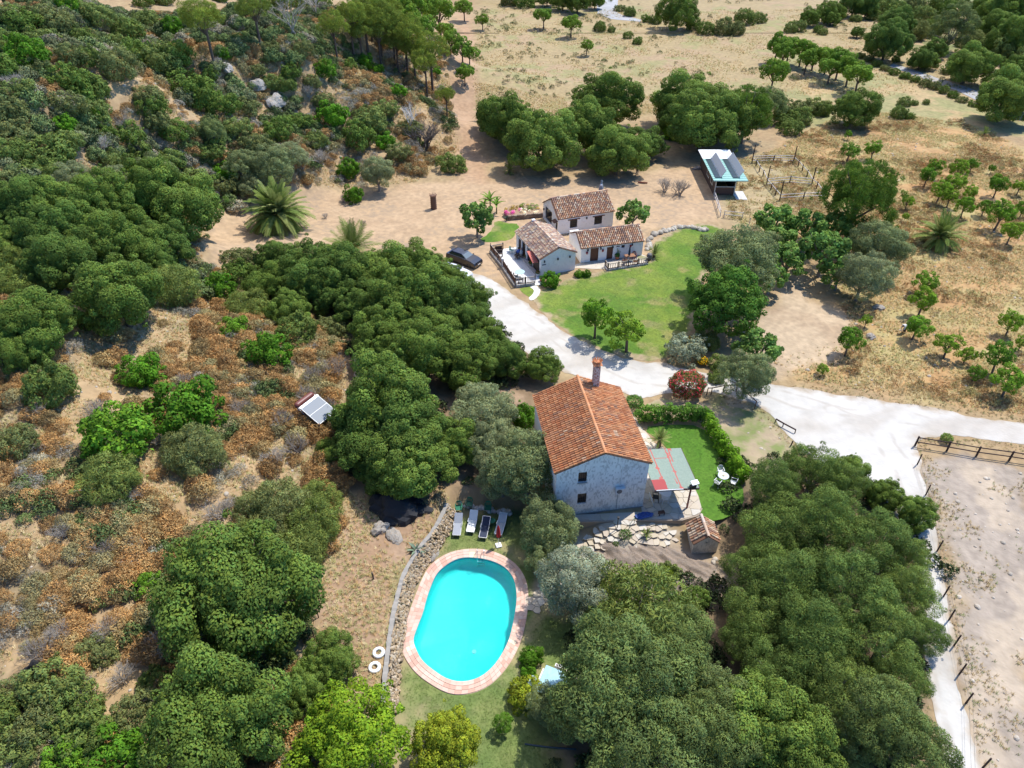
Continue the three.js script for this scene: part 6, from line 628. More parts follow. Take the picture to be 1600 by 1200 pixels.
// ---------------------------------------------------------------- trees
const LABELS=[
["dull green shrub on the hill at the left edge, near the top","every dull green shrub on the hill at the left edge, near the top"],
["dull green shrub on the hill left of the sandy path near the top","every dull green shrub on the hill left of the sandy path near the top"],
["dull green shrub on the hill just left of the lone pine","every dull green shrub on the hill just left of the lone pine"],
["dull green shrub on the hill by the sandy gaps left of the lone pine","every dull green shrub on the hill by the sandy gaps left of the lone pine"],
["dull green shrub on the hill above the right end of the dense wood","every dull green shrub on the hill above the right end of the dense wood"],
["dull green shrub on the hill below the lone pine","every dull green shrub on the hill below the lone pine"],
["dull green shrub on the hill above the big palm","every dull green shrub on the hill above the big palm"],
["dull green shrub on the hill at the left edge, above the dense wood","every dull green shrub on the hill at the left edge, above the dense wood"],
["dull green shrub on the hill below the dead tree","every dull green shrub on the hill below the dead tree"],
["dull green shrub on the hill between the rocks and the dirt yard","every dull green shrub on the hill between the rocks and the dirt yard"],
["dull green shrub on the hill beside the dirt track","every dull green shrub on the hill beside the dirt track"],
["glossy bright green bush on the hill at the left edge, near the top","every glossy bright green bush on the hill at the left edge, near the top"],
["glossy bright green bush on the hill left of the sandy path near the top","every glossy bright green bush on the hill left of the sandy path near the top"],
["glossy bright green bush on the hill just left of the lone pine","every glossy bright green bush on the hill just left of the lone pine"],
["glossy bright green bush on the hill by the sandy gaps left of the lone pine","every glossy bright green bush on the hill by the sandy gaps left of the lone pine"],
["glossy bright green bush on the hill above the big palm","every glossy bright green bush on the hill above the big palm"],
["glossy bright green bush on the hill between the rocks and the dirt yard","every glossy bright green bush on the hill between the rocks and the dirt yard"],
["glossy bright green bush on the hill beside the dirt track","every glossy bright green bush on the hill beside the dirt track"],
["glossy bright green bush on the hill below the lone pine","every glossy bright green bush on the hill below the lone pine"],
["glossy bright green bush on the hill below the pine belt","every glossy bright green bush on the hill below the pine belt"],
["glossy bright green bush on the hill below the dead tree","every glossy bright green bush on the hill below the dead tree"],
["grey green olive tree on the hill above the big palm","every grey green olive tree on the hill above the big palm"],
["grey green olive tree on the hill above the right end of the dense wood","every grey green olive tree on the hill above the right end of the dense wood"],
["grey green olive tree on the hill by the sandy gaps left of the lone pine","every grey green olive tree on the hill by the sandy gaps left of the lone pine"],
["grey green olive tree on the hill between the rocks and the dirt yard","every grey green olive tree on the hill between the rocks and the dirt yard"],
["grey green olive tree on the hill beside the dirt track","every grey green olive tree on the hill beside the dirt track"],
["yellow green rounded tree just above the big palm",null],
["dark grey leafless thicket beside the dirt track below the pines",null],
["grey leafless brush on the hill by the sandy gaps left of the lone pine","every grey leafless brush on the hill by the sandy gaps left of the lone pine"],
["grey leafless brush on the hill below the lone pine","every grey leafless brush on the hill below the lone pine"],
["grey leafless brush on the hill between the rocks and the dirt yard","every grey leafless brush on the hill between the rocks and the dirt yard"],
["grey leafless brush on the hill at the left edge, above the dense wood","every grey leafless brush on the hill at the left edge, above the dense wood"],
["grey leafless brush on the hill below the pine belt","every grey leafless brush on the hill below the pine belt"],
["tall bare grey dead tree on the hilltop left of the pines",null],
["pale bleached dead trunk within the dark grey thicket",null],
["bare grey tree behind the pines at the hilltop",null],
["lone umbrella pine on the sandy hilltop path, leftmost of the pines",null],
["umbrella pine beside the hilltop path near the top edge",null],
["small umbrella pine standing apart on the hillside right of the dead tree",null],
["slender umbrella pine on the hill below the dead tree","every slender umbrella pine on the hill below the dead tree"],
["slender umbrella pine on the hill below the pine belt","every slender umbrella pine on the hill below the pine belt"],
["large umbrella pine at the right end of the pine belt",null],
["small umbrella pine in front of the right end of the pine belt",null],
["little pine beside the dirt track, lowest of the pines",null],
["small almond tree on the dry field at the top","every small almond tree on the dry field at the top"],
["round dark almond tree nearest the pines at the top of the track",null],
["lone almond tree with a round shadow beside the dirt track",null],
["dark green oak in the dense wood nearest the big palm","every dark green oak in the dense wood nearest the big palm"],
["dark green oak in the dense wood in its middle, left of the palm","every dark green oak in the dense wood in its middle, left of the palm"],
["dark green oak in the dense wood at the left edge","every dark green oak in the dense wood at the left edge"],
["large round oak standing forward of the dense left wood",null],
["fine leaved grey green thicket in the dense wood at the left edge","every fine leaved grey green thicket in the dense wood at the left edge"],
["fine leaved grey green thicket in the dense wood nearest the big palm","every fine leaved grey green thicket in the dense wood nearest the big palm"],
["fine leaved grey green thicket on the scrubby slope left of the pool","every fine leaved grey green thicket on the scrubby slope left of the pool"],
["dull green shrub on the scrubby slope left of the pool","every dull green shrub on the scrubby slope left of the pool"],
["dark glossy bush between the left wood and the palm path",null],
["olive toned spreading oak at the left edge above the scrub",null],
["dark green oak on the scrubby slope left of the pool","every dark green oak on the scrubby slope left of the pool"],
["glossy bright green bush on the scrubby slope left of the pool","every glossy bright green bush on the scrubby slope left of the pool"],
["glossy bright green bush in the bottom left corner below the scrub","every glossy bright green bush in the bottom left corner below the scrub"],
["wide bright green bush in the middle of the brown scrub",null],
["bright green bush right of the wide one in the brown scrub",null],
["grey leafless brush on the scrubby slope left of the pool","every grey leafless brush on the scrubby slope left of the pool"],
["very large spreading oak at lower left beside the dry strip",null],
["very large oak at the bottom left edge of the picture",null],
["small oak at the edge of the dry strip near the white rings",null],
["small olive toned oak beside the bright green tree at the bottom",null],
["bright yellow green dense tree at the bottom edge left of the pool",null],
["yellow green conical tree below the pool at the bottom edge",null],
["dull green shrub in the bottom left corner below the scrub","every dull green shrub in the bottom left corner below the scrub"],
["grey leafless brush in the bottom left corner below the scrub","every grey leafless brush in the bottom left corner below the scrub"],
["dark green oak in the oak grove at its top left near the palms","every dark green oak in the oak grove at its top left near the palms"],
["dark green oak in the oak grove where it meets the driveway","every dark green oak in the oak grove where it meets the driveway"],
["dark green oak in the oak grove between driveway and boulder","every dark green oak in the oak grove between driveway and boulder"],
["small oak overhanging the driveway behind the house roof",null],
["dark green oak in the oak grove right of the solar heater","every dark green oak in the oak grove right of the solar heater"],
["grey olive tree left of the orange roof",null],
["grey green olive tree in the oak grove right of the solar heater","every grey green olive tree in the oak grove right of the solar heater"],
["bright green bush against the left eave of the orange roof",null],
["grey olive tree overhanging the left front corner of the orange roof",null],
["grey olive tree above the sun loungers",null],
["grey olive tree left of the grey gable wall",null],
["silvery olive tree between the pool and the bare rock",null],
["grey green olive tree beside the pool and patio","every grey green olive tree beside the pool and patio"],
["fine leaved green tree below the bare rock outcrop",null],
["grey green olive tree in the grove below the tiled house, bottom edge","every grey green olive tree in the grove below the tiled house, bottom edge"],
["grey green olive tree in the grove below the tiled house, in its middle","every grey green olive tree in the grove below the tiled house, in its middle"],
["dark green oak in the grove below the tiled house, bottom edge","every dark green oak in the grove below the tiled house, bottom edge"],
["small olive tree growing over the blue roofed box",null],
["fine leaved mid green tree in the grove below the tiled house, nearest the white forecourt","every fine leaved mid green tree in the grove below the tiled house, nearest the white forecourt"],
["fine leaved mid green tree in the grove below the tiled house, beside the track","every fine leaved mid green tree in the grove below the tiled house, beside the track"],
["fine leaved mid green tree in the grove below the tiled house, in its middle","every fine leaved mid green tree in the grove below the tiled house, in its middle"],
["fine leaved mid green tree in the grove below the tiled house, bottom edge","every fine leaved mid green tree in the grove below the tiled house, bottom edge"],
["small dark oak at the edge of the white forecourt",null],
["dark green oak in the grove below the tiled house, nearest the white forecourt","every dark green oak in the grove below the tiled house, nearest the white forecourt"],
["leafy oleander bush with a few red flowers beside the blue box",null],
["smaller oleander bush beside the blue roofed box",null],
["yellow green bush below the blue roofed box",null],
["dull green shrub in the grove below the tiled house, in its middle","every dull green shrub in the grove below the tiled house, in its middle"],
["rounded fruit tree on the lawn nearest the driveway",null],
["rounded fruit tree at the lower edge of the cottage lawn",null],
["silver grey bush with orange yellow flowers at the lawn corner",null],
["round green bush behind the silver grey bush",null],
["low spreading fig tree beside the bare dirt patch",null],
["feathery olive tree beside the white road and wooden rail",null],
["dense dark round tree at the right edge of the cottage lawn",null],
["wide grey green olive tree at the right edge of the cottage lawn",null],
["grey green olive tree between the cottage lawn and the orchard","every grey green olive tree between the cottage lawn and the orchard"],
["broad leaved fig tree between the cottage lawn and the orchard","every broad leaved fig tree between the cottage lawn and the orchard"],
["broad leaved fig tree in the dry orchard above the spreading palm","every broad leaved fig tree in the dry orchard above the spreading palm"],
["broad leaved fig tree in the dry orchard nearest the white road","every broad leaved fig tree in the dry orchard nearest the white road"],
["big long needled pine above the fig trees",null],
["blue grey olive tree with a dark shadow beside the bare dirt",null],
["grey olive tree between the big pine and the blue grey olive",null],
["fig tree right of the back white cottage",null],
["fig tree with a dark shadow left of the cottages",null],
["rounded bush at the front corner of the open fronted cottage",null],
["left one of two small upright shrubs by the cottage path",null],
["right one of two small upright shrubs by the cottage path",null],
["left heap of dry grey brush on the dirt behind the cottages",null],
["right heap of dry grey brush on the dirt behind the cottages",null],
["green bush at the upper edge of the dirt yard right of the big palm",null],
["grey leafless brush beside the pool and patio","every grey leafless brush beside the pool and patio"],
["small round green bush beside the stable fence",null],
["thin young tree on the grass below the pool",null],
["dull green shrub between the cottage lawn and the orchard","every dull green shrub between the cottage lawn and the orchard"],
["lone citrus tree at the edge of the bare dirt patch",null],
["small sapling above the lone citrus tree by the bare dirt",null],
["tiny sapling at the verge above the white road",null],
["topmost of the three citrus trees in a column right of the big palm path",null],
["middle citrus tree of the three in a column",null],
["tall citrus tree with a person stooping beside it",null],
["small round fruit tree in the dry orchard nearest the white road","every small round fruit tree in the dry orchard nearest the white road"],
["small round fruit tree in the dry orchard right of the horse pen","every small round fruit tree in the dry orchard right of the horse pen"],
["small round fruit tree in the dry orchard above the spreading palm","every small round fruit tree in the dry orchard above the spreading palm"],
["second oak from the left in the row behind the cottages",null],
["wide oak, third from the left in the row behind the cottages",null],
["oak directly in front of the tall dark one behind the cottages",null],
["low oak nearest the standing person behind the cottages",null],
["small oak just right of the standing person behind the cottages",null],
["small oak at the left end of the row behind the cottages",null],
["tall dark oak rising behind the middle of the row above the cottages",null],
["tall oak at the back of the clump above the stable",null],
["wide oak at the front of the clump above the stable",null],
["small oak at the left foot of the clump above the stable",null],
["oak between the clump above the stable and the bushy pine",null],
["bushy yellow green pine at the right end of the row behind the cottages",null],
["grey green olive tree in the low thicket below the almond row","every grey green olive tree in the low thicket below the almond row"],
["glossy bright green bush in the row behind the white cottages","every glossy bright green bush in the row behind the white cottages"],
["dull green shrub on the dry field at the top","every dull green shrub on the dry field at the top"],
["round dark oak beside the bend of the grey lane",null],
["dark green oak on the dry field at the top","every dark green oak on the dry field at the top"],
["small almond tree in the almond row at the top right","every small almond tree in the almond row at the top right"],
["round tree standing alone left of the almond row end",null],
["dark rounded oak below the almond row",null],
["gnarled cork oak with forked trunk beside the lane",null],
["dark green oak near the top edge around the eucalyptus","every dark green oak near the top edge around the eucalyptus"],
["dark green oak above the almond row at the top right","every dark green oak above the almond row at the top right"],
["broad dark oak right of the lane",null],
["dark green oak beside the grey lane at the top right","every dark green oak beside the grey lane at the top right"],
["tall dark eucalyptus at the top right",null],
["dull green shrub near the top edge around the eucalyptus","every dull green shrub near the top edge around the eucalyptus"],
["dull green shrub above the almond row at the top right","every dull green shrub above the almond row at the top right"],
["dull green shrub beside the grey lane at the top right","every dull green shrub beside the grey lane at the top right"],
["dull green shrub in the dry grass below the lane at the right","every dull green shrub in the dry grass below the lane at the right"],
["fine leaved grey green thicket near the top edge around the eucalyptus","every fine leaved grey green thicket near the top edge around the eucalyptus"],
["fine leaved grey green thicket beside the grey lane at the top right","every fine leaved grey green thicket beside the grey lane at the top right"],
["dull green shrub in the low thicket below the almond row","every dull green shrub in the low thicket below the almond row"]];
const TREES=[
["shrub",-69.27,-111.28,2.7,0,0],["shrub",-66.17,-109.13,2.68,0,0],["shrub",-65.3,-114.02,2.41,1,0],["shrub",-67.67,-105.19,2.39,0,0],["shrub",-63.25,-114.58,2.11,1,0],
["shrub",-63.71,-122.5,2.22,1,0],["shrub",-59.88,-122.67,2.74,2,0],["shrub",-61.16,-132.46,2.25,2,0],["shrub",-60.53,-118.19,1.94,1,0],["shrub",-56.08,-97.89,1.71,1,0],
["shrub",-54.47,-99.21,1.57,1,0],["shrub",-51.49,-99.96,2.43,1,0],["shrub",-53.94,-110.94,2.54,2,0],["shrub",-50.77,-110.5,2.86,2,0],["shrub",-49.28,-112.95,2.25,2,0],
["shrub",-54.75,-93.61,3.09,3,0],["shrub",-53.03,-94.93,2.11,3,0],["shrub",-53.77,-88.87,2.3,3,0],["shrub",-52.34,-91.82,1.92,3,0],["shrub",-48.05,-98.58,2.11,2,0],
["shrub",-47.3,-97.68,1.77,4,0],["shrub",-46.82,-108.21,3.21,2,0],["shrub",-44.65,-106.59,2.74,5,0],["shrub",-42.43,-106.72,2.4,6,0],["shrub",-49.18,-92.56,2.13,4,0],
["shrub",-46.73,-96.13,2.02,4,0],["shrub",-45.17,-96.76,2.22,4,0],["shrub",-48.0,-91.14,1.97,4,0],["shrub",-47.94,-85.04,1.93,3,0],["shrub",-45.34,-92.74,2.01,4,0],
["shrub",-41.43,-98.36,1.85,6,0],["shrub",-56.9,-83.65,1.99,7,0],["shrub",-56.68,-81.47,1.97,7,0],["shrub",-55.31,-80.9,1.98,7,0],["shrub",-52.17,-80.16,3.06,7,0],
["shrub",-54.58,-77.52,1.92,7,0],["shrub",-51.66,-82.79,1.92,3,0],["shrub",-51.44,-76.02,2.43,7,0],["shrub",-42.58,-92.23,2.55,4,0],["shrub",-52.86,-71.81,1.5,7,0],
["shrub",-37.91,-122.56,1.52,8,0],["shrub",-33.39,-124.26,1.64,8,0],["shrub",-34.99,-120.77,1.52,8,0],["shrub",-35.8,-118.72,1.82,8,0],["shrub",-32.24,-120.88,1.64,8,0],
["shrub",-28.21,-132.41,1.49,8,0],["shrub",-30.43,-119.18,1.64,9,0],["shrub",-33.03,-112.57,2.07,9,0],["shrub",-34.67,-107.56,2.09,9,0],["shrub",-23.21,-117.77,2.89,10,0],
["shrub",-21.04,-121.28,2.1,10,0],["shrub",-24.21,-113.6,2.52,10,0],["shrub",-29.81,-110.07,1.95,9,0],["shrub",-18.04,-111.31,1.9,10,0],["shrub",-9.63,-111.65,2.23,10,0],
["shrub",-16.97,-120.41,2.12,10,0],["shrub",-39.16,-103.41,2.05,6,0],["shrub",-39.79,-110.95,1.92,6,0],["shrub",-36.86,-101.93,2.28,6,0],["shrub",-39.17,-94.79,1.98,6,0],
["shrub",-37.89,-117.53,1.5,8,0],["shrub",-39.56,-117.78,1.48,5,0],["shrub",-42.73,-122.83,1.31,5,0],["shrub",-44.61,-112.73,1.42,5,0],["shrub",-68.12,-114.72,2.53,0,0],
["shrub",-71.25,-112.41,2.25,0,0],["shrub",-65.51,-122.16,2.44,1,0],["shrub",-59.47,-88.53,2.23,0,0],["shrub",-56.95,-86.95,1.85,7,0],["shrub",-58.14,-93.56,1.96,0,0],
["shrub",-51.13,-90.48,1.6,3,0],["bright",-59.65,-95.07,2.77,11,0],["bright",-66.64,-119.97,1.92,12,0],["bright",-54.2,-125.87,1.84,13,0],["bright",-52.97,-126.8,1.54,13,0],
["bright",-52.8,-85.88,1.51,14,0],["bright",-47.13,-85.01,1.64,14,0],["bright",-39.81,-96.75,1.86,15,0],["bright",-28.32,-115.98,2.33,16,0],["bright",-24.98,-107.33,1.86,16,0],
["bright",-20.08,-114.34,1.53,17,0],["bright",-43.43,-116.35,0.97,18,0],["bright",-26.55,-138.56,1.5,19,0],["bright",-19.29,-126.7,1.41,19,0],["bright",-24.82,-139.12,1.4,19,0],
["bright",-30.4,-124.09,1.77,20,0],["bright",-14.99,-148.75,1.12,19,0],["bright",-51.92,-91.18,1.44,14,0],["olive",-41.44,-99.85,1.76,21,0],["olive",-45.01,-88.34,2.51,22,0],
["olive",-48.6,-76.42,2.47,23,0],["olive",-45.92,-80.18,2.3,23,0],["olive",-37.78,-97.76,2.31,21,0],["olive",-32.12,-101.65,2.57,24,0],["olive",-19.87,-103.27,2.56,25,0],
["olive",-35.58,-96.07,2.22,21,0],["olive",-34.03,-98.27,3.22,26,0],["shrub",-75.86,-173.94,2.34,2,0],["shrub",-77.51,-169.51,2.02,2,0],["shrub",-55.8,-194.72,2.33,8,0],
["shrub",-53.41,-203.5,2.75,8,0],["shrub",-59.37,-197.02,2.66,8,0],["shrub",-41.12,-172.52,2.33,8,0],["shrub",-67.1,-186.15,2.21,5,0],["grey",-14.28,-119.09,3.49,27,0],
["grey",-50.02,-93.37,1.48,28,0],["grey",-49.86,-86.35,1.55,28,0],["grey",-43.99,-114.49,1.05,29,0],["grey",-33.29,-102.16,1.85,30,0],["grey",-28.93,-106.52,1.83,30,0],
["grey",-57.67,-87.14,1.48,31,0],["grey",-56.1,-85.63,1.33,31,0],["grey",-32.66,-119.36,1.33,30,0],["grey",-22.74,-144.37,1.8,32,0],["grey",-20.47,-144.14,1.81,32,0],
["grey",-31.05,-103.66,1.69,30,0],["dead",-35.92,-128.01,2.99,33,0],["dead",-16.97,-121.39,2.12,34,0],["dead",-35.91,-144.95,2.09,35,0],["pine",-44.41,-114.26,2.86,36,0],
["pine",-39.52,-122.28,2.64,37,0],["pine",-30.0,-132.09,2.36,38,0],["pine",-28.47,-138.99,2.9,39,0],["pine",-26.43,-141.97,2.96,40,0],["pine",-24.26,-143.57,3.0,40,0],
["pine",-21.92,-143.91,2.92,40,0],["pine",-19.66,-143.35,3.04,40,0],["pine",-23.57,-147.77,2.95,40,0],["pine",-26.17,-146.01,2.79,40,0],["pine",-27.12,-139.45,2.49,40,0],
["pine",-24.23,-141.81,2.54,40,0],["pine",-21.27,-142.66,2.45,40,0],["pine",-18.26,-143.06,2.71,40,0],["pine",-14.9,-140.74,3.37,41,0],["pine",-15.58,-137.17,2.41,42,0],
["pine",-11.35,-128.52,1.65,43,0],["almond",-22.82,-160.74,2.56,44,0],["almond",-20.28,-157.55,2.41,44,0],["almond",-19.15,-165.4,2.77,44,0],["almond",-17.92,-152.15,2.22,44,0],
["almond",-16.87,-158.47,2.17,44,0],["almond",-18.27,-201.47,3.72,45,0],["almond",-13.07,-217.88,2.35,44,0],["almond",-7.72,-208.21,1.85,44,0],["almond",-16.48,-194.83,1.98,44,0],
["almond",-12.51,-157.29,1.81,44,0],["almond",-9.97,-155.13,2.17,44,0],["almond",-8.64,-155.73,1.68,44,0],["almond",-9.23,-148.26,1.75,46,0],["oak",-39.38,-80.47,4.26,47,0],
["oak",-43.1,-80.49,3.56,47,0],["oak",-45.44,-75.73,3.37,48,0],["oak",-47.32,-71.55,3.21,49,0],["oak",-50.16,-70.47,2.81,49,0],["oak",-50.2,-67.37,2.43,49,0],
["oak",-46.28,-66.73,3.07,49,0],["oak",-43.08,-67.99,3.48,48,0],["oak",-40.41,-70.08,3.26,47,0],["oak",-38.76,-72.66,2.85,47,0],["oak",-49.61,-64.97,2.07,49,0],
["oak",-44.21,-62.46,2.96,49,0],["oak",-37.57,-68.1,2.05,47,0],["oak",-48.74,-68.71,2.31,49,0],["oak",-43.34,-74.11,2.84,48,0],["oak",-37.1,-58.66,3.92,50,0],
["thicket",-49.06,-63.05,2.01,51,0],["thicket",-47.17,-59.69,2.3,51,0],["thicket",-35.38,-65.44,2.8,52,0],["thicket",-28.99,-68.18,2.33,53,0],["shrub",-32.16,-75.45,2.35,54,0],
["shrub",-32.9,-78.37,1.94,54,0],["bright",-33.5,-71.48,1.89,55,0],["oak",-41.05,-52.03,3.15,56,0],["oak",-40.9,-49.35,2.14,57,0],["bright",-28.07,-60.88,1.48,58,0],
["bright",-23.61,-56.79,2.04,58,0],["bright",-32.68,-50.73,1.86,58,0],["bright",-25.11,-30.63,0.97,59,0],["shrub",-22.15,-62.25,2.18,54,0],["shrub",-19.23,-64.79,1.58,54,0],
["shrub",-27.04,-50.8,0.86,54,0],["shrub",-37.55,-46.21,2.14,54,0],["shrub",-37.96,-40.99,1.62,54,0],["bright",-30.97,-42.29,2.77,60,0],["bright",-27.42,-46.5,2.59,61,0],
["thicket",-30.06,-38.09,2.05,53,0],["thicket",-25.37,-42.11,2.2,53,0],["grey",-28.26,-37.84,1.06,62,0],["grey",-34.05,-45.3,1.2,62,0],["grey",-29.11,-50.76,1.14,62,0],
["grey",-22.37,-37.66,1.38,62,0],["grey",-20.29,-48.03,1.24,62,0],["grey",-18.6,-45.28,1.37,62,0],["grey",-19.99,-43.46,1.17,62,0],["grey",-18.87,-51.7,1.3,62,0],
["grey",-16.93,-50.47,1.17,62,0],["grey",-23.79,-48.97,1.13,62,0],["grey",-28.73,-43.56,0.94,62,0],["grey",-18.38,-35.57,1.45,62,0],["grey",-17.45,-38.76,1.42,62,0],
["grey",-31.75,-33.67,0.9,62,0],["grey",-28.78,-32.79,0.9,62,0],["grey",-37.84,-44.21,0.92,62,0],["grey",-18.93,-54.69,1.22,62,0],["grey",-17.44,-56.16,1.56,62,0],
["grey",-32.08,-42.46,0.76,62,0],["thicket",-17.9,-38.09,2.39,53,0],["thicket",-15.14,-37.0,2.07,53,0],["thicket",-19.85,-38.02,1.74,53,0],["thicket",-15.87,-34.48,2.18,53,0],
["thicket",-19.38,-35.18,1.67,53,0],["thicket",-15.49,-40.36,1.55,53,0],["oak",-17.89,-28.67,4.7,63,0],["oak",-17.17,-21.01,3.78,64,0],["oak",-11.84,-25.54,1.6,65,0],
["oak",-13.12,-23.55,1.51,66,0],["carob",-9.46,-20.15,3.03,67,0],["carob",-4.0,-20.63,2.06,68,0],["shrub",-27.81,-22.89,1.73,69,0],["shrub",-26.1,-21.88,1.61,69,0],
["shrub",-28.05,-19.72,1.64,69,0],["shrub",-29.95,-22.79,1.15,69,0],["shrub",-26.37,-25.83,1.26,69,0],["shrub",-24.77,-20.36,1.48,69,0],["shrub",-27.61,-21.0,1.31,69,0],
["shrub",-22.68,-22.11,1.15,69,0],["shrub",-22.37,-24.2,1.0,69,0],["shrub",-29.97,-21.32,1.31,69,0],["bright",-22.6,-19.4,1.73,59,0],["bright",-25.27,-18.99,1.26,59,0],
["grey",-26.31,-27.03,1.08,70,0],["grey",-29.5,-25.14,1.24,70,0],["grey",-24.13,-23.98,0.99,70,0],["grey",-26.04,-23.19,0.97,70,0],["grey",-21.98,-23.06,0.9,70,0],
["grey",-22.71,-26.29,1.16,70,0],["grey",-29.0,-26.52,1.02,70,0],["shrub",-15.29,-26.79,0.85,69,0],["shrub",-14.49,-22.05,0.86,69,0],["shrub",-15.15,-20.15,0.76,69,0],
["oak",-28.67,-78.35,2.48,71,0],["oak",-27.83,-72.11,2.42,71,0],["oak",-24.64,-75.5,3.46,71,0],["oak",-21.58,-70.82,3.31,71,0],["oak",-18.7,-72.9,3.37,71,0],
["oak",-14.5,-72.98,3.81,72,0],["oak",-11.12,-75.5,3.46,72,0],["oak",-11.0,-66.64,3.85,72,0],["oak",-7.45,-66.54,3.17,72,0],["oak",-4.84,-69.11,2.28,72,0],
["oak",-16.77,-67.65,2.94,71,0],["oak",-13.16,-62.07,3.29,72,0],["oak",-7.63,-62.44,2.79,72,0],["oak",-4.21,-64.36,2.24,72,0],["oak",-2.51,-61.45,1.98,72,0],
["oak",-24.12,-66.16,2.07,71,0],["oak",-7.56,-75.14,1.89,72,0],["oak",-22.03,-79.65,1.97,71,0],["oak",-12.7,-58.35,2.67,73,0],["oak",-8.74,-57.38,3.5,73,0],
["oak",-4.38,-57.05,2.88,73,0],["oak",-0.51,-57.96,2.1,73,0],["oak",3.03,-57.13,1.89,74,0],["oak",-11.11,-48.8,4.21,75,0],["oak",-8.7,-45.7,3.26,75,0],
["oak",-12.36,-45.14,2.82,75,0],["oak",-8.06,-42.34,3.38,75,0],["oak",-5.22,-45.78,2.31,75,0],["oak",-10.59,-42.84,2.12,75,0],["oak",-15.0,-49.51,1.44,57,0],
["oak",-15.43,-45.61,1.38,57,0],["olive",-2.43,-48.85,2.83,76,0],["olive",-1.53,-45.6,2.02,77,0],["bright",1.06,-50.17,1.29,78,0],["olive",1.31,-42.44,2.94,79,0],
["olive",-0.79,-42.13,2.16,80,0],["olive",2.81,-37.18,2.27,81,0],["olive",4.28,-31.21,2.52,82,0],["olive",2.4,-34.8,1.59,83,0],["thicket",8.89,-28.47,3.58,84,0],
["olive",9.42,-24.53,3.01,85,0],["olive",6.15,-22.69,3.65,85,0],["olive",3.93,-22.63,1.97,85,0],["olive",10.46,-26.63,2.51,86,0],["olive",7.35,-20.0,3.31,85,0],
["olive",11.89,-22.42,2.34,85,0],["olive",11.55,-20.17,2.61,85,0],["oak",14.75,-21.44,2.87,87,0],["oak",17.09,-20.11,2.44,87,0],["oak",15.35,-23.73,1.82,87,0],
["olive",2.25,-23.27,1.25,88,0],["grove",20.7,-39.96,2.05,89,0],["grove",24.4,-41.69,2.1,89,0],["grove",26.73,-41.3,1.64,89,0],["grove",20.16,-35.65,2.48,89,0],
["grove",23.17,-35.58,2.74,89,0],["grove",26.58,-34.28,2.31,89,0],["grove",28.86,-33.71,1.47,90,0],["grove",17.81,-33.13,2.05,91,0],["grove",19.17,-30.72,2.77,91,0],
["grove",23.0,-29.98,2.71,90,0],["grove",27.35,-30.27,1.79,90,0],["grove",16.84,-29.07,2.12,91,0],["grove",19.95,-26.72,2.6,91,0],["grove",23.94,-26.54,2.21,90,0],
["grove",27.29,-27.59,1.34,90,0],["grove",19.89,-23.86,2.31,92,0],["grove",24.05,-24.16,1.62,92,0],["grove",17.32,-25.12,2.03,92,0],["grove",15.76,-27.77,1.51,91,0],
["oak",30.04,-40.49,1.45,93,0],["oak",31.49,-38.23,1.55,94,0],["oak",28.36,-43.13,1.34,94,0],["olive",21.51,-21.06,2.28,85,0],["olive",22.73,-19.62,2.05,85,0],
["olive",20.02,-20.8,1.7,85,0],["bright",1.3,-27.19,0.78,95,0],["bright",1.11,-26.09,0.6,96,0],["bright",0.91,-24.45,1.12,97,0],["shrub",11.82,-34.13,0.96,98,0],
["shrub",13.53,-31.87,0.93,98,0],["fruit",8.9,-64.34,1.75,99,0],["fruit",11.98,-61.78,1.96,100,0],["shrub",17.88,-60.57,2.04,101,0],["shrub",20.43,-63.05,1.49,102,0],
["fig",24.43,-58.46,2.09,103,0],["olive",22.2,-54.09,2.53,104,0],["carob",22.57,-65.65,4.01,105,0],["olive",25.45,-73.39,4.44,106,0],["olive",30.6,-80.58,2.45,107,0],
["fig",34.14,-86.84,2.73,108,0],["fig",33.01,-77.25,2.37,108,0],["fig",33.3,-82.21,2.4,108,0],["fig",30.09,-73.6,1.71,108,0],["fig",37.61,-84.57,2.52,108,0],
["fig",41.99,-85.45,2.54,109,0],["fig",37.4,-77.65,2.9,108,0],["fig",38.24,-74.31,1.87,110,0],["bigpine",44.04,-86.65,4.79,111,0],["olive",39.9,-72.02,3.05,112,0],
["olive",44.37,-78.97,3.47,113,0],["fig",16.28,-90.17,1.97,114,0],["fig",-4.62,-88.03,2.27,115,0],["bright",4.67,-75.63,1.15,116,0],["bright",8.2,-77.69,0.62,117,0],
["bright",9.13,-77.69,0.62,118,0],["grey",22.93,-103.08,1.62,119,0],["grey",24.84,-102.03,1.71,120,0],["bright",-23.11,-99.73,1.49,121,0],["grey",-24.6,-99.46,0.84,62,0],
["grey",-26.12,-93.97,0.58,62,0],["grey",-20.45,-91.57,0.61,122,0],["shrub",30.52,-102.43,0.57,123,0],["fruit",-0.48,-22.49,0.6,124,0],["shrub",21.32,-58.64,1.29,125,0],
["shrub",20.18,-56.82,0.82,125,0],["fruit",34.64,-61.05,1.21,126,0],["fruit",38.72,-66.33,0.66,127,0],["fruit",31.13,-57.67,0.57,128,0],["fruit",47.84,-73.23,1.3,129,0],
["fruit",45.75,-68.85,1.24,130,0],["fruit",42.96,-64.09,1.19,131,0],["fruit",44.74,-60.69,1.27,132,0],["fruit",46.38,-59.8,0.75,132,0],["fruit",48.25,-57.87,1.39,132,0],
["fruit",47.3,-54.22,1.46,132,0],["fruit",53.44,-64.85,1.13,132,0],["fruit",53.22,-61.97,0.7,132,0],["fruit",45.58,-56.6,0.79,132,0],["fruit",54.37,-114.71,1.34,133,0],
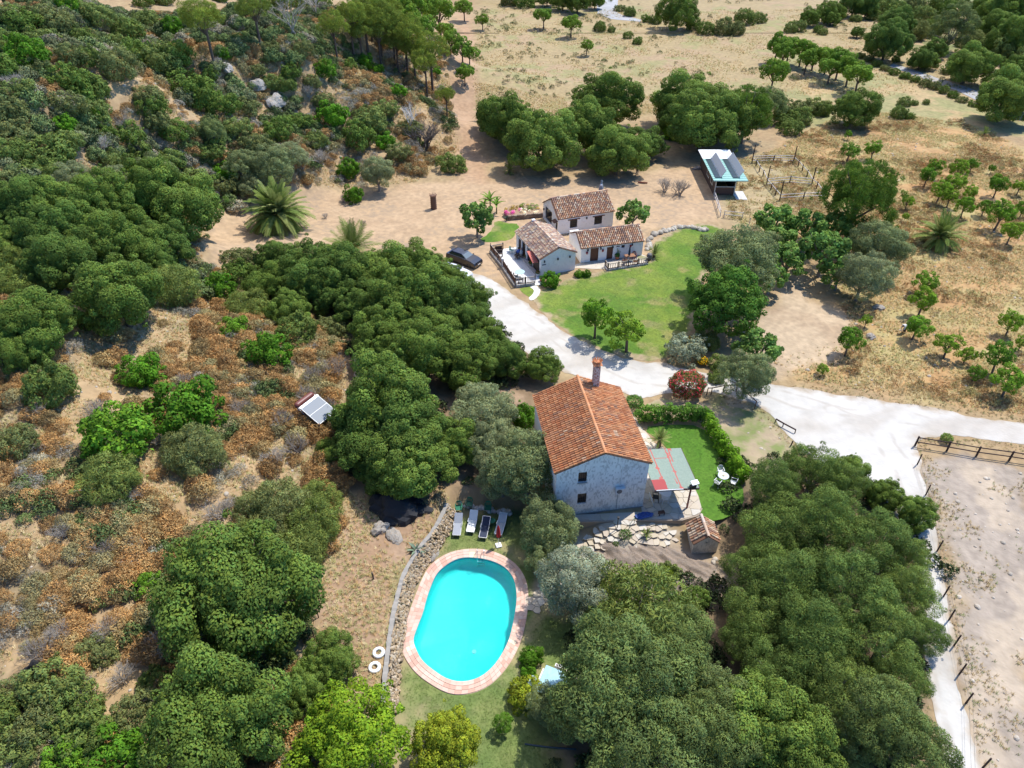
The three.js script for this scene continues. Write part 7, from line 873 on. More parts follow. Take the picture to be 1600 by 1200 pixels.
["fruit",58.82,-115.9,1.2,133,0],["fruit",52.66,-108.2,1.13,133,0],["fruit",51.75,-105.36,1.02,133,0],["fruit",56.67,-104.69,0.87,133,0],["fruit",56.08,-96.56,0.82,133,0],
["fruit",54.38,-92.9,0.53,133,0],["fruit",62.55,-104.89,1.2,134,0],["fruit",65.38,-108.2,1.13,134,0],["fruit",68.19,-106.78,1.36,134,0],["fruit",65.31,-101.79,1.32,134,0],
["fruit",72.26,-110.44,0.9,134,0],["fruit",61.71,-98.97,1.2,134,0],["fruit",62.57,-97.61,1.14,134,0],["fruit",62.83,-94.04,1.11,134,0],["fruit",75.26,-109.99,0.55,134,0],
["fruit",74.46,-106.94,0.54,134,0],["fruit",71.06,-100.98,1.22,134,0],["fruit",65.42,-90.09,1.67,134,0],["fruit",66.08,-94.63,0.94,134,0],["fruit",64.95,-86.02,1.33,134,0],
["fruit",74.95,-101.82,0.99,134,0],["fruit",66.56,-99.56,0.97,134,0],["fruit",58.45,-125.26,0.67,133,0],["fruit",71.21,-94.22,0.93,134,0],["oak",-0.21,-121.37,4.89,135,0],
["oak",4.79,-112.11,5.58,136,0],["oak",12.7,-117.9,4.79,137,0],["oak",16.27,-109.84,4.54,138,0],["oak",21.83,-116.64,3.22,139,0],["oak",-2.77,-126.99,3.1,140,0],
["oak",17.15,-132.98,5.49,141,0],["oak",31.34,-132.57,5.58,142,0],["oak",31.43,-119.48,5.76,143,0],["oak",28.79,-127.76,3.46,144,0],["oak",36.85,-124.07,4.88,145,0],
["bigpine",39.44,-123.8,4.82,146,0],["olive",46.83,-135.67,2.93,147,0],["bright",28.43,-126.27,2.23,148,0],["almond",8.45,-210.16,2.2,44,0],["almond",15.08,-200.53,2.27,44,0],
["almond",17.53,-182.17,1.65,44,0],["shrub",23.28,-207.87,1.69,149,0],["shrub",26.23,-206.87,1.18,149,0],["shrub",29.58,-200.13,1.31,149,0],["shrub",31.17,-193.81,1.11,149,0],
["oak",43.27,-209.03,4.86,150,0],["oak",18.84,-230.04,3.66,151,0],["oak",14.83,-233.55,3.71,151,0],["oak",24.37,-235.98,2.81,151,0],["oak",10.45,-239.66,2.85,151,0],
["shrub",3.8,-238.57,2.85,149,0],["shrub",-0.96,-241.33,2.88,149,0],["shrub",63.46,-215.62,2.61,149,0],["shrub",67.63,-218.05,2.28,149,0],["shrub",60.14,-220.78,0.89,149,0],
["shrub",62.71,-221.14,1.07,149,0],["shrub",54.82,-204.46,2.49,149,0],["shrub",57.97,-203.76,2.48,149,0],["shrub",50.7,-204.53,2.16,149,0],["shrub",48.43,-209.68,1.87,149,0],
["shrub",33.61,-226.42,1.64,149,0],["shrub",31.71,-233.39,1.68,149,0],["shrub",37.02,-218.64,1.41,149,0],["shrub",39.34,-216.62,1.57,149,0],["almond",60.03,-175.66,2.46,152,0],
["almond",62.93,-175.66,2.46,152,0],["almond",64.83,-172.66,2.56,152,0],["almond",66.65,-169.52,2.53,152,0],["almond",68.42,-166.47,2.49,152,0],["almond",69.2,-161.81,2.56,152,0],
["almond",69.84,-157.41,2.64,152,0],["almond",69.86,-152.34,2.69,152,0],["almond",60.18,-170.9,2.12,152,0],["almond",63.8,-165.99,2.21,152,0],["almond",66.47,-158.82,2.39,152,0],
["almond",52.79,-153.18,2.7,153,0],["oak",61.43,-132.64,3.9,154,0],["oak",85.77,-177.96,4.68,155,0],["oak",94.4,-193.94,4.56,156,0],["oak",79.92,-213.56,2.75,157,0],
["oak",85.57,-216.76,3.13,157,0],["oak",86.26,-214.16,2.24,157,0],["oak",89.6,-219.6,2.12,157,0],["oak",95.2,-159.38,4.66,158,0],["oak",90.67,-170.29,2.69,159,0],
["oak",98.3,-180.03,2.67,159,0],["oak",92.68,-170.59,2.13,159,0],["oak",89.17,-134.71,5.54,159,0],["oak",103.09,-154.6,3.9,159,0],["oak",96.27,-140.35,3.61,159,0],
["oak",95.99,-224.94,3.59,157,0],["oak",98.99,-223.18,3.21,156,0],["oak",88.06,-200.22,1.63,157,0],["oak",116.27,-179.8,5.15,159,0],["oak",119.88,-194.64,4.73,156,0],
["oak",130.09,-208.89,6.67,156,0],["oak",130.57,-219.5,4.38,156,0],["euc",104.14,-185.89,4.06,160,0],["shrub",100.6,-221.35,1.96,161,0],["shrub",95.07,-219.37,1.77,162,0],
["shrub",75.85,-207.8,2.02,162,0],["shrub",72.95,-206.41,1.68,162,0],["shrub",80.22,-206.48,1.34,162,0],["shrub",80.75,-204.0,1.16,162,0],["shrub",107.27,-223.03,3.58,161,0],
["shrub",113.93,-228.08,3.65,161,0],["shrub",113.24,-218.26,3.16,161,0],["shrub",106.42,-229.8,3.67,161,0],["shrub",123.74,-231.55,3.69,161,0],["shrub",107.35,-216.47,2.27,161,0],
["shrub",131.22,-229.29,2.2,161,0],["shrub",121.29,-222.29,3.21,161,0],["shrub",118.48,-202.55,3.29,161,0],["shrub",113.89,-178.88,3.7,163,0],["shrub",112.25,-182.68,3.31,163,0],
["shrub",115.5,-174.81,2.91,163,0],["shrub",120.15,-187.71,3.85,163,0],["shrub",128.93,-219.57,2.65,161,0],["shrub",142.45,-219.18,4.4,161,0],["shrub",86.76,-182.1,1.06,163,0],
["shrub",88.38,-176.96,1.03,163,0],["shrub",90.86,-174.21,1.02,163,0],["shrub",92.72,-171.81,0.86,163,0],["shrub",95.23,-166.61,1.12,163,0],["shrub",96.73,-163.88,0.97,163,0],
["shrub",76.51,-144.8,1.12,164,0],["shrub",78.61,-145.22,0.88,164,0],["shrub",81.23,-145.42,0.75,164,0],["shrub",72.2,-137.13,1.55,164,0],["shrub",73.98,-136.95,1.19,164,0],
["shrub",134.25,-241.38,2.88,161,0],["shrub",113.15,-241.38,2.88,161,0],["shrub",120.82,-241.38,2.88,161,0],["shrub",113.78,-168.15,3.51,163,0],["thicket",102.19,-198.53,2.91,165,0],
["thicket",107.46,-201.95,2.95,165,0],["thicket",110.95,-186.21,3.06,166,0],["thicket",112.56,-182.17,2.26,166,0],["thicket",111.19,-190.85,2.04,166,0],
["shrub",82.75,-169.68,1.14,163,0],["shrub",83.68,-166.47,1.19,163,0],["shrub",84.65,-163.5,1.17,163,0],["shrub",85.58,-160.61,1.15,163,0],["shrub",86.5,-157.8,1.14,163,0],
["shrub",82.52,-173.38,1.16,163,0],["shrub",82.27,-177.22,1.18,163,0],["shrub",88.12,-152.98,1.04,163,0],["shrub",88.63,-149.96,1.03,163,0],["shrub",89.12,-147.04,1.01,164,0],
["shrub",87.39,-155.64,1.06,163,0],["shrub",81.72,-180.78,1.12,162,0],["shrub",89.66,-144.31,0.93,164,0],["shrub",51.73,-138.03,2.39,167,0],["shrub",54.95,-139.52,2.42,167,0],
["shrub",57.78,-140.66,2.19,167,0],["shrub",52.75,-134.41,2.34,167,0],["shrub",50.2,-137.49,1.79,167,0],["shrub",49.89,-128.76,1.93,167,0],["shrub",49.39,-132.66,1.63,167,0],
["shrub",58.47,-138.97,1.81,167,0],];
const greenOlive = [leafMat(0.12, 0.165, 0.06), leafMat(0.135, 0.175, 0.07), leafMat(0.11, 0.15, 0.052)];
const silver = leafMat(0.24, 0.27, 0.22);
// each kind: crown radius it is modelled at, height of crown centre, flattening, clumps, leaves
const K = {
  oak: { R: 4, cf: 0.85, ry: 0.78, n: 68, rc: 0.23, inner: 14, d: 50, ll: 0.2, lw: 0.125, var: 4, low: -0.72, mats: [leafMat(0.105, 0.16, 0.035), leafMat(0.125, 0.185, 0.042), leafMat(0.09, 0.145, 0.035)], bark: barkMat },
  carob: { R: 3.4, cf: 0.85, ry: 0.82, n: 80, rc: 0.19, inner: 16, d: 46, ll: 0.2, lw: 0.13, var: 2, low: -0.6, mats: [leafMat(0.075, 0.155, 0.026), leafMat(0.15, 0.235, 0.018), leafMat(0.21, 0.25, 0.025)], bark: barkMat },
  olive: { R: 3, cf: 1.05, ry: 0.8, n: 56, rc: 0.24, inner: 12, d: 74, ll: 0.19, lw: 0.06, var: 3, low: -0.45, mats: [leafMat(0.16, 0.195, 0.10), leafMat(0.20, 0.23, 0.135), leafMat(0.145, 0.185, 0.08)], bark: greyBark, o: { soft: 0.6, rough: 1 } },
  thicket: { R: 2.6, cf: 0.6, ry: 0.72, n: 52, rc: 0.25, inner: 8, d: 46, ll: 0.3, lw: 0.06, var: 3, low: -0.7, mats: [leafMat(0.15, 0.195, 0.055), leafMat(0.17, 0.215, 0.065), leafMat(0.175, 0.20, 0.085)], bark: greyBark, o: { soft: 0.55, radial: true, lift: 0.4, rough: 1 } },
  grove: { R: 3.2, cf: 1.05, ry: 0.85, n: 40, rc: 0.28, inner: 10, d: 74, ll: 0.21, lw: 0.05, var: 4, low: -0.5, mats: [leafMat(0.125, 0.18, 0.05), leafMat(0.145, 0.20, 0.058), leafMat(0.115, 0.17, 0.05)], bark: greyBark, o: { soft: 0.6, radial: true, lift: 0.5, rough: 1 } },
  shrub: { R: 1.8, cf: 0.5, ry: 0.72, n: 38, rc: 0.27, inner: 5, d: 46, ll: 0.22, lw: 0.10, var: 3, low: -0.8, mats: [leafMat(0.115, 0.16, 0.045), leafMat(0.14, 0.18, 0.06), leafMat(0.135, 0.155, 0.065), leafMat(0.10, 0.155, 0.035)], bark: barkMat, one: true },
  bright: { R: 1.6, cf: 0.55, ry: 0.75, n: 36, rc: 0.26, inner: 5, d: 50, ll: 0.2, lw: 0.12, var: 2, low: -0.8, mats: [leafMat(0.085, 0.20, 0.016), leafMat(0.11, 0.22, 0.022), leafMat(0.075, 0.17, 0.016)], bark: barkMat, one: true },
  fruit: { R: 1.4, cf: 1.55, ry: 0.85, n: 22, rc: 0.31, inner: 3, d: 70, ll: 0.17, lw: 0.1, var: 5, low: -0.6, mats: [leafMat(0.11, 0.215, 0.022), leafMat(0.14, 0.235, 0.025), leafMat(0.085, 0.175, 0.02)], bark: barkMat },
  almond: { R: 2, cf: 1.5, ry: 0.75, n: 24, rc: 0.3, inner: 4, d: 34, ll: 0.26, lw: 0.15, var: 3, low: -0.5, mats: [leafMat(0.12, 0.20, 0.028), leafMat(0.105, 0.185, 0.028)], bark: barkMat },
  fig: { R: 2.1, cf: 1.2, ry: 0.72, n: 24, rc: 0.24, inner: 2, d: 26, ll: 0.32, lw: 0.27, var: 3, low: -0.6, mats: [leafMat(0.13, 0.22, 0.06), leafMat(0.115, 0.20, 0.055)], bark: greyBark, o: { soft: 0.3, rough: 1 } },
  pine: { R: 2.6, cf: 2.3, ry: 0.75, n: 40, rc: 0.25, inner: 6, d: 40, ll: 0.34, lw: 0.045, var: 3, low: -0.5, mats: [leafMat(0.165, 0.21, 0.04), leafMat(0.145, 0.19, 0.04)], bark: mat(0.11, 0.075, 0.055, 1), o: { radial: true, lift: 0.9, soft: 0.5 } },
  bigpine: { R: 4, cf: 1.25, ry: 0.85, n: 90, rc: 0.15, inner: 14, d: 34, ll: 0.5, lw: 0.06, var: 1, low: -0.6, mats: [leafMat(0.085, 0.145, 0.024)], bark: barkMat, o: { radial: true, lift: 1.2, soft: 0.4 } },
  euc: { R: 3, cf: 1.5, ry: 1.35, n: 60, rc: 0.26, inner: 12, d: 26, ll: 0.3, lw: 0.09, var: 1, low: -0.9, mats: [leafMat(0.115, 0.145, 0.06)], bark: greyBark },
};
function limbs(rng0, h0, target, n, r0) { const out = [rod(V(0, -0.3, 0), V(0, h0, 0), r0 * 1.15, r0 * 0.8, 8)]; for (let i = 0; i < n; i++) { const c = target[Math.floor(rng0() * target.length)], a = V(0, h0 * (0.75 + 0.25 * rng0()), 0), e = V(c[0], c[1], c[2]), m = a.clone().lerp(e, 0.5).add(V((rng0() - 0.5) * 0.4, 0.25, (rng0() - 0.5) * 0.4)); out.push(rod(a, m, r0 * 0.5, r0 * 0.32, 6), rod(m, e, r0 * 0.32, r0 * 0.1, 5)); } return merge(out); }
const shapes = {};
function shapeOf(kind, v) {
  const key = kind + v; if (shapes[key]) return shapes[key];
  const k = K[kind], r = rng(kind.length * 991 + kind.charCodeAt(0) * 77 + v * 131 + 5), cy = k.cf * k.R, cl = [], off = r() * 50;
  for (let i = 0; i < k.n; i++) { const e = Math.asin(clamp(lerp(k.low, 1, (i + 0.5) / k.n), -1, 1)), a = i * 2.39996 + r() * 0.5, x = Math.cos(a) * Math.cos(e), y = Math.sin(e), z = Math.sin(a) * Math.cos(e), lump = 0.5 + 0.75 * fbm(x * 1.6 + off, z * 1.6 + y * 1.3 + off, 2), s = Math.min(1.02, lump * (0.72 + 0.42 * r())); cl.push([x * k.R * s, cy + y * k.R * k.ry * s, z * k.R * s, k.R * k.rc * (0.55 + 0.7 * r())]); if (i % 2 === 0) { const s2 = s + 0.1 + 0.16 * r(), w = 0.3; cl.push([(x + (r() - 0.5) * w) * k.R * s2, cy + (y + (r() - 0.5) * w) * k.R * k.ry * s2, (z + (r() - 0.5) * w) * k.R * s2, k.R * k.rc * (0.22 + 0.25 * r())]); } }
  const top = cl.slice(); for (let i = 0; i < k.inner; i++) { const a = i * 2.4, s = 0.45 * Math.sqrt((i + 0.5) / k.inner); cl.push([Math.cos(a) * k.R * s, cy + k.R * k.ry * (0.25 * r() - 0.05), Math.sin(a) * k.R * s, k.R * 0.25]); }
  const crown = leafCloud(cl, k.d, k.ll, k.lw, Math.round(off * 1000), { center: V(0, cy - k.R * 0.2, 0), floor: k.one ? 0.03 : undefined, ...(k.o || {}) });
  const th = kind === 'pine' ? cy - k.R * 0.5 : Math.max(0.3, cy - k.R * k.ry * 0.75), trunk = limbs(r, th, top, kind === 'pine' ? 14 : 11, k.R * 0.06 + 0.03);
  return (shapes[key] = { crown, trunk });
}
function twigGeo(seed, R, n, up) { const r = rng(seed), out = [], grow = (p, d, l, w, k) => { const e = p.clone().addScaledVector(d, l); out.push([p, e, w, w * 0.65]); if (k > 0) for (let i = 0; i < (k > 2 ? 4 : 3); i++) grow(p.clone().lerp(e, 0.55 + 0.45 * r()), d.clone().add(V((r() - 0.5) * 1.7, (r() - 0.35) * up, (r() - 0.5) * 1.7)).normalize(), l * (0.6 + 0.2 * r()), w * 0.55, k - 1); }; for (let i = 0; i < n; i++) { const a = i * 2.4; grow(V((r() - 0.5) * R * 0.4, -0.1, (r() - 0.5) * R * 0.4), V(Math.cos(a) * 0.55, 1, Math.sin(a) * 0.55).normalize(), R * 0.55, R * 0.03, 3); } return merge(out.map(([a, b, w, q]) => rod(a, b, w, q, 3))); }
const greyTwig = [mat(0.36, 0.32, 0.27, 1), mat(0.30, 0.26, 0.22, 1), mat(0.42, 0.37, 0.31, 1)], twigs = [0, 1, 2].map((i) => twigGeo(700 + i, 1.5, 12, 0.9)), deadG = [twigGeo(720, 3, 3, 1.2), twigGeo(721, 3, 3, 1.2)];
const plain = { oak: 'oak_tree', carob: 'carob_tree', olive: 'olive_tree', thicket: 'fine_leaved_tree', grove: 'grove_tree', shrub: 'green_shrub', bright: 'glossy_bush', fruit: 'fruit_tree', almond: 'almond_tree', fig: 'fig_tree', pine: 'pine_tree', bigpine: 'pine_tree', euc: 'eucalyptus_tree', grey: 'leafless_brush', dead: 'dead_tree' };
const cat = { oak: 'tree', carob: 'tree', olive: 'olive tree', thicket: 'tree', grove: 'tree', shrub: 'shrub', bright: 'bush', fruit: 'fruit tree', almond: 'almond tree', fig: 'fig tree', pine: 'pine', bigpine: 'pine', euc: 'tree', grey: 'brush', dead: 'dead tree' };
{
  const r = rng(4242); let i = 0;
  for (const [kind, x, z, R, li] of TREES) {
    i++; const [label, group] = LABELS[li], y = terrain(x, z), turn = r() * 6.283, q = r();
    if (kind === 'grey' || kind === 'dead') { const g = kind === 'grey' ? twigs[i % 3] : deadG[i % 2], s = kind === 'grey' ? R / 1.25 : R / 1.7; const t = part(plain[kind], g, label.startsWith('dark grey') ? mat(0.13, 0.11, 0.10, 1) : label.startsWith('pale') ? mat(0.6, 0.57, 0.52, 1) : greyTwig[i % 3], scene, [x, y, z], [0, turn, 0], [s, s * (0.9 + 0.2 * q), s]); tag(t, label, cat[kind], group); continue; }
    const k = K[kind], v = i % k.var, sh = shapeOf(kind, v), s = R / k.R; let m = k.mats[Math.floor(r() * k.mats.length)];
    if (kind === 'carob') m = k.mats[label.startsWith('bright') ? 1 : label.startsWith('yellow') ? 2 : 0]; if (label.startsWith('silver')) m = silver; if (kind === 'olive' && label.includes('below the tiled house')) m = greenOlive[i % 3]; if (label.startsWith('yellow green bush')) m = K.carob.mats[2];
    if (k.one) { const o = part(plain[kind], sh.crown, m, scene, [x, y - 0.1, z], [0, turn, 0], [s * (0.85 + 0.3 * r()), s * (0.8 + 0.45 * q), s * (0.85 + 0.3 * r())]); tag(o, label, cat[kind], group); continue; }
    const t = thing(plain[kind], label, cat[kind], x, y, z, turn, group); t.scale.set(s * (0.92 + 0.16 * r()), s * (0.9 + 0.22 * q), s * (0.92 + 0.16 * r())); if (kind === 'fruit' || kind === 'almond') t.rotation.z = (r() - 0.5) * 0.22; part('trunk', sh.trunk, k.bark, t); part('crown', sh.crown, m, t);
  }
}

// ---------------------------------------------------------------- ground cover nobody could count
function scatter(name, label, category, geo, m, list, sizeF, colF) { const im = new THREE.InstancedMesh(geo, m, list.length), M = new THREE.Matrix4(), e = new THREE.Euler(), qt = new THREE.Quaternion(), col = new THREE.Color(), r = rng(name.length * 31 + list.length); list.forEach(([x, z], i) => { const s = sizeF(r, x, z); M.compose(V(x, terrainFast(x, z) - 0.02, z), qt.setFromEuler(e.set((r() - 0.5) * 0.2, r() * 6.3, (r() - 0.5) * 0.2)), V(s, s * (0.8 + 0.5 * r()), s)); im.setMatrixAt(i, M); const c = colF(r, x, z); im.setColorAt(i, col.setRGB(c[0] * 0.84, c[1] * 0.84, c[2] * 0.82)); }); im.name = numbered(name); im.castShadow = im.receiveShadow = true; tag(im, label, category, null, 'stuff'); scene.add(im); return im; }
const TG = (() => { const n = 480, a = new Float32Array(n * n); for (let j = 0; j < n; j++) for (let i = 0; i < n; i++) a[j * n + i] = terrain(-100 + i * 0.5, -236 + j * 0.5); return a; })();
function terrainFast(x, z) { const u = (x + 100) * 2, v = (z + 236) * 2, i = Math.floor(u), j = Math.floor(v); if (i < 0 || j < 0 || i > 478 || j > 478) return terrain(x, z); const fx = u - i, fz = v - j, q = j * 480 + i; return lerp(lerp(TG[q], TG[q + 1], fx), lerp(TG[q + 480], TG[q + 481], fx), fz); }
function fill(n, x0, x1, z0, z1, test, seed) { const r = rng(seed), o = []; let g = 0; while (o.length < n && g++ < n * 40) { const x = lerp(x0, x1, r()), z = lerp(z0, z1, r()); if (r() < test(x, z)) o.push([x, z]); } return o; }
const tuftGeo = (() => { const r = rng(17), P = [], I = []; for (let i = 0; i < 9; i++) { const a = r() * 6.3, l = 0.12 + 0.16 * r(), t = 0.4 + 0.7 * r(), w = 0.02, x = (r() - 0.5) * 0.18, z = (r() - 0.5) * 0.18, v = P.length / 3, c = Math.cos(a), s = Math.sin(a); P.push(x + s * w, 0, z - c * w, x - s * w, 0, z + c * w, x + c * l * t, l, z + s * l * t); { const A = V(P[v * 3], 0, P[v * 3 + 2]), B = V(P[v * 3 + 3], 0, P[v * 3 + 5]), E = V(P[v * 3 + 6], P[v * 3 + 7], P[v * 3 + 8]); if (B.clone().sub(A).cross(E.clone().sub(A)).y > 0) I.push(v, v + 1, v + 2); else I.push(v, v + 2, v + 1); } } const g = new THREE.BufferGeometry(); g.setAttribute('position', new THREE.Float32BufferAttribute(P, 3)); g.setIndex(I); g.computeVertexNormals(); const nn = g.attributes.normal; for (let i = 0; i < nn.count; i++) { const q = V(nn.getX(i) * 0.4, 1, nn.getZ(i) * 0.4).normalize(); nn.setXYZ(i, q.x, q.y, q.z); } return g; })();
const strawM = new THREE.MeshStandardMaterial({ color: 0xffffff, roughness: 1, side: THREE.DoubleSide });
const LAWNS = [pts([3.96,-74.61, 7.80,-77.36, 11.46,-78.78, 16.86,-80.57, 18.34,-85.03, 20.49,-88.90, 23.82,-91.02, 26.96,-92.21, 29.06,-89.85, 27.02,-84.67, 23.30,-77.98, 21.04,-70.61, 18.95,-65.37, 16.65,-61.77, 13.36,-61.31, 9.67,-63.18, 6.49,-66.63, 3.82,-70.88]), pts([11.85,-49.65, 14.73,-50.00, 17.23,-49.82, 18.09,-47.33, 18.93,-43.74, 19.02,-41.30, 18.20,-39.68, 16.34,-38.74, 15.32,-39.00, 15.53,-40.24, 15.37,-43.13, 13.99,-47.08])];
const zw = (k, x, z) => smooth(0.5, -0.5, zd(k, x, z)), road = (x, z) => sd(x, z, ROAD) < 0.3;
const dry = (x, z) => { if (sd(x, z, ROAD) < 0.4 || zw('rock', x, z) > 0.3 || (x > 0 && x < 20 && z > -52 && z < -36)) return 0; const n = fbm(x / 3 + 50, z / 3, 3); return clamp((zw('orchard', x, z) * 0.95 + zw('strip', x, z) * 1.0 + zw('stable', x, z) * 0.8 + zw('hill', x, z) * 0.9 + zw('field', x, z) * 0.5) * smooth(0.25, 0.6, n) * (1 - zw('yard', x, z)) * (1 - 0.85 * zw('bare', x, z)) * (1 - zw('paddock', x, z))); };
const straw = (r, x, z) => { const q = r() * 0.6 + fbm(x / 4, z / 4, 3) * 0.5, w = 0.75 + 0.5 * r(), c = q < 0.4 ? [0.60, 0.46, 0.24] : q < 0.55 ? [0.56, 0.36, 0.16] : q < 0.68 ? [0.64, 0.53, 0.30] : [0.40, 0.38, 0.15]; return c.map((v) => v * w); };
scatter('dry_grass', 'dry straw coloured grass covering the orchard and slopes', 'grass', tuftGeo, strawM, fill(170000, -50, 90, -150, -22, dry, 1), (r) => 0.6 + 0.7 * r(), straw);
scatter('field_grass', 'sparse dry grass on the far field', 'grass', tuftGeo, strawM, fill(20000, -20, 130, -235, -130, (x, z) => zw('field', x, z) * smooth(0.35, 0.7, fbm(x / 5, z / 5, 3)), 2), (r) => 0.8 + 0.8 * r(), straw);
scatter('pool_turf', 'patchy green turf around the pool terrace', 'grass', tuftGeo, strawM, fill(14000, -8, 8, -42, -18, (x, z) => (sd(x, z, COPING) < 0.1 ? 0 : zw('poolgrass', x, z) * smooth(0.4, 0.6, 1 - fbm(x / 3.6 + 90, z / 3.6 + 30, 4))), 3), (r) => 0.25 + 0.25 * r(), (r) => { const w = 0.7 + 0.6 * r(); return [0.17 * w, 0.25 * w, 0.06 * w]; });
scatter('lawn_grass', 'short green grass blades on the lawns', 'grass', tuftGeo, strawM, fill(42000, 4, 36, -98, -38, (x, z) => (LAWNS.some((P) => sd(x, z, P) < -0.1) ? 1 : 0), 4), (r) => 0.22 + 0.2 * r(), (r, x, z) => { const w = 0.7 + 0.6 * r(), h = z > -60 ? [0.09, 0.21, 0.02] : [0.16, 0.25, 0.045]; return h.map((v) => v * w); });
// dry brown scrub of the hillside, grey dwarf shrubs, stones
const dome = (seed, n, R, ll, lw, d, o) => { const r = rng(seed), cl = []; for (let i = 0; i < n; i++) { const a = i * 2.4, s = Math.sqrt((i + 0.5) / n); cl.push([Math.cos(a) * s * R * 0.75, R * (0.25 + 0.4 * (1 - s * s)) * (0.8 + 0.4 * r()), Math.sin(a) * s * R * 0.75, R * 0.36]); } return leafCloud(cl, d, ll, lw, seed, { floor: 0, soft: 0.45, radial: true, lift: 0.6, tint: 0.5, ...o }); };
const scrubM = new THREE.MeshStandardMaterial({ color: 0xffffff, roughness: 1, vertexColors: true, side: THREE.DoubleSide });
const clear = (x, z) => 1 - Math.max(zw('yard', x, z), zw('strip', x, z) * 0.97, zw('wood', x, z));
const sandy = (x, z) => smooth(0.42, 0.56, fbm(x / 7 + 11, z / 7 + 4, 4));
const brown = (r) => { const w = 0.75 + 0.5 * r(), q = r(); return (q < 0.55 ? [0.52, 0.30, 0.11] : q < 0.8 ? [0.46, 0.32, 0.13] : [0.40, 0.34, 0.15]).map((v) => v * w); }, greyC = (r) => { const w = 0.75 + 0.5 * r(), q = r(); return (q < 0.6 ? [0.46, 0.42, 0.34] : [0.50, 0.46, 0.33]).map((v) => v * w); };
const low = (x, z) => zw('hill', x, z) * clear(x, z);
scatter('dry_brown_scrub', 'rusty brown dry scrub covering the left slope', 'scrub', dome(801, 11, 0.9, 0.13, 0.035, 170), scrubM, fill(1500, -60, -10, -75, -12, (x, z) => low(x, z) * lerp(0.1, 1, sandy(x, z)), 11), (r) => 0.6 + 0.8 * r(), brown);
scatter('hill_brown_scrub', 'small rusty brown scrub dotted over the upper hillside', 'scrub', dome(802, 9, 0.8, 0.15, 0.045, 110), scrubM, fill(2200, -75, -10, -165, -75, (x, z) => low(x, z) * lerp(0.12, 1, sandy(x, z)), 12), (r) => 0.6 + 0.9 * r(), brown);
scatter('grey_dwarf_scrub', 'pale grey dwarf shrubs between the brown scrub', 'scrub', dome(803, 8, 0.7, 0.18, 0.02, 130, { lift: 1 }), scrubM, fill(1500, -65, -10, -160, -12, (x, z) => low(x, z) * smooth(0.45, 0.6, fbm(x / 4 + 70, z / 4, 3)), 13), (r) => 0.5 + 0.9 * r(), greyC);
scatter('green_dwarf_scrub', 'small dull green dwarf shrubs dotted over the hillside', 'scrub', dome(804, 8, 0.7, 0.13, 0.06, 110), scrubM, fill(1500, -75, -10, -165, -12, (x, z) => low(x, z) * smooth(0.5, 0.66, fbm(x / 6 + 30, z / 6 + 80, 3)), 14), (r) => 0.5 + 1.1 * r(), (r) => { const w = 0.7 + 0.6 * r(); return [0.13 * w, 0.18 * w, 0.05 * w]; });
scatter('hill_undergrowth', 'tangled green undergrowth between the shrubs of the upper hillside', 'undergrowth', dome(808, 12, 1.0, 0.17, 0.075, 110), scrubM, fill(900, -80, -34, -150, -70, (x, z) => low(x, z) * smooth(0.34, 0.55, fbm(x / 6 + 3, z / 6 + 60, 3)), 24), (r) => 0.7 + 1.1 * r(), (r) => { const w = 0.75 + 0.6 * r(), q = r(); return (q < 0.6 ? [0.15, 0.20, 0.06] : q < 0.85 ? [0.19, 0.21, 0.09] : [0.34, 0.30, 0.2]).map((v) => v * w); });
scatter('orchard_weeds', 'rusty and straw weeds among the orchard grass', 'weeds', dome(805, 5, 0.45, 0.2, 0.03, 60, { lift: 1.2 }), scrubM, fill(2600, 18, 100, -150, -50, (x, z) => (zw('orchard', x, z) + zw('stable', x, z) * 0.6) * (1 - zw('bare', x, z)) * smooth(0.48, 0.62, fbm(x / 6 + 3, z / 6 + 8, 4)), 15), (r) => 0.5 + 0.9 * r(), (r) => { const w = 0.75 + 0.5 * r(), q = r(); return (q < 0.5 ? [0.56, 0.34, 0.15] : q < 0.8 ? [0.62, 0.50, 0.25] : [0.44, 0.42, 0.17]).map((v) => v * w); });
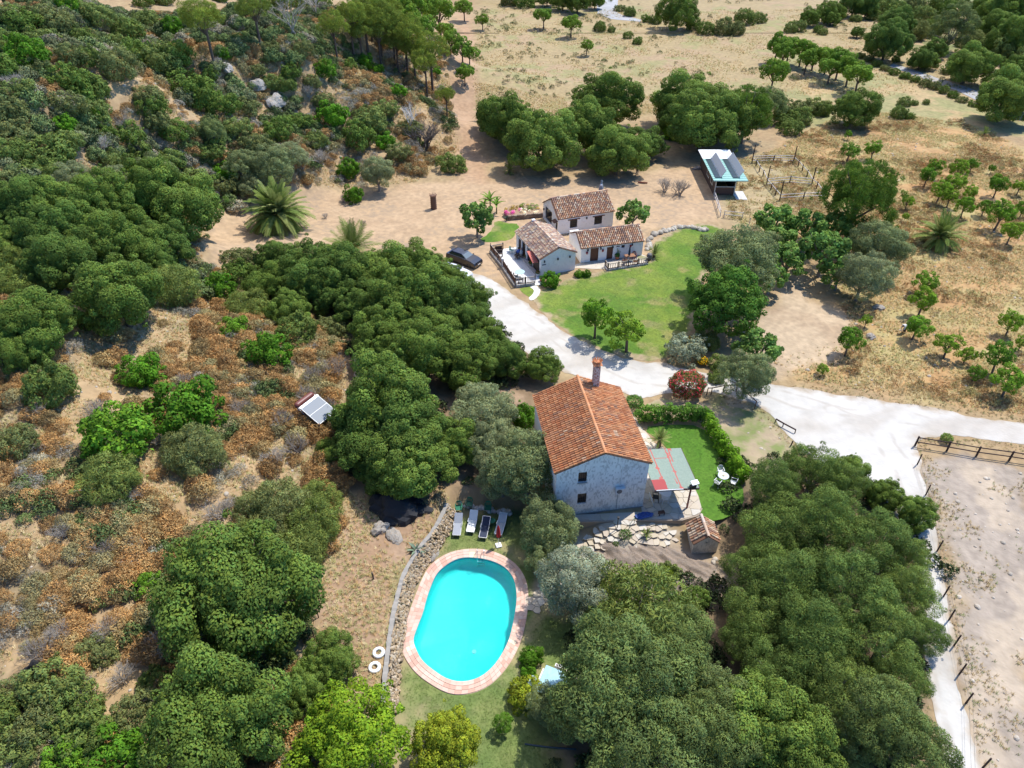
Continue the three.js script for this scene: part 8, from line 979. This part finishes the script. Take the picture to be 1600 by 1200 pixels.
scatter('field_weeds', 'low green and straw weeds on the far field', 'weeds', dome(806, 5, 0.6, 0.26, 0.06, 40), scrubM, fill(700, -20, 150, -250, -120, (x, z) => zw('field', x, z) * smooth(0.5, 0.66, fbm(x / 8 + 33, z / 8 + 8, 4)), 16), (r) => 0.5 + 0.9 * r(), (r) => { const w = 0.8 + 0.4 * r(), q = r(); return (q < 0.5 ? [0.38, 0.36, 0.16] : q < 0.8 ? [0.20, 0.24, 0.08] : [0.46, 0.38, 0.2]).map((v) => v * w); });
scatter('grove_undergrowth', 'dark undergrowth beneath the groves', 'undergrowth', dome(807, 6, 0.6, 0.2, 0.09, 50), scrubM, fill(500, -30, 34, -75, -12, (x, z) => zw('wood', x, z) * 0.6 + zw('grove', x, z), 17), (r) => 0.6 + 0.9 * r(), (r) => { const w = 0.7 + 0.6 * r(); return [0.075 * w, 0.105 * w, 0.03 * w]; });
scatter('loose_stones', 'small pale stones strewn over the ground', 'stones', rockGeo(3.1, 0.14, 0.1, 0.12, 1), new THREE.MeshStandardMaterial({ color: 0xffffff, roughness: 1 }), fill(2600, -60, 90, -160, -14, (x, z) => (road(x, z) ? 0 : 0.25 * zw('hill', x, z) + 0.4 * zw('paddock', x, z) + 0.5 * zw('rock', x, z) + 0.15 * zw('orchard', x, z) + 0.25 * zw('verge', x, z)), 18), (r) => 0.4 + r() * r() * 1.5, (r) => { const w = 0.8 + 0.5 * r(); return [0.5 * w, 0.43 * w, 0.35 * w]; });
scatter('paddock_tufts', 'sparse dry tufts on the bare paddock and track edges', 'grass', tuftGeo, strawM, fill(2500, 20, 70, -56, -14, (x, z) => (sd(x, z, ROAD) < 0.1 ? 0 : zw('paddock', x, z) * smooth(0.5, 0.7, fbm(x / 3, z / 3, 3)) + smooth(1.6, 0.2, sd(x, z, ROAD)) * 0.8), 19), (r) => 0.5 + 0.6 * r(), (r) => { const w = 0.7 + 0.6 * r(); return r() < 0.7 ? [0.44 * w, 0.33 * w, 0.17 * w] : [0.2 * w, 0.24 * w, 0.09 * w]; });

renderer.render(scene, camera);
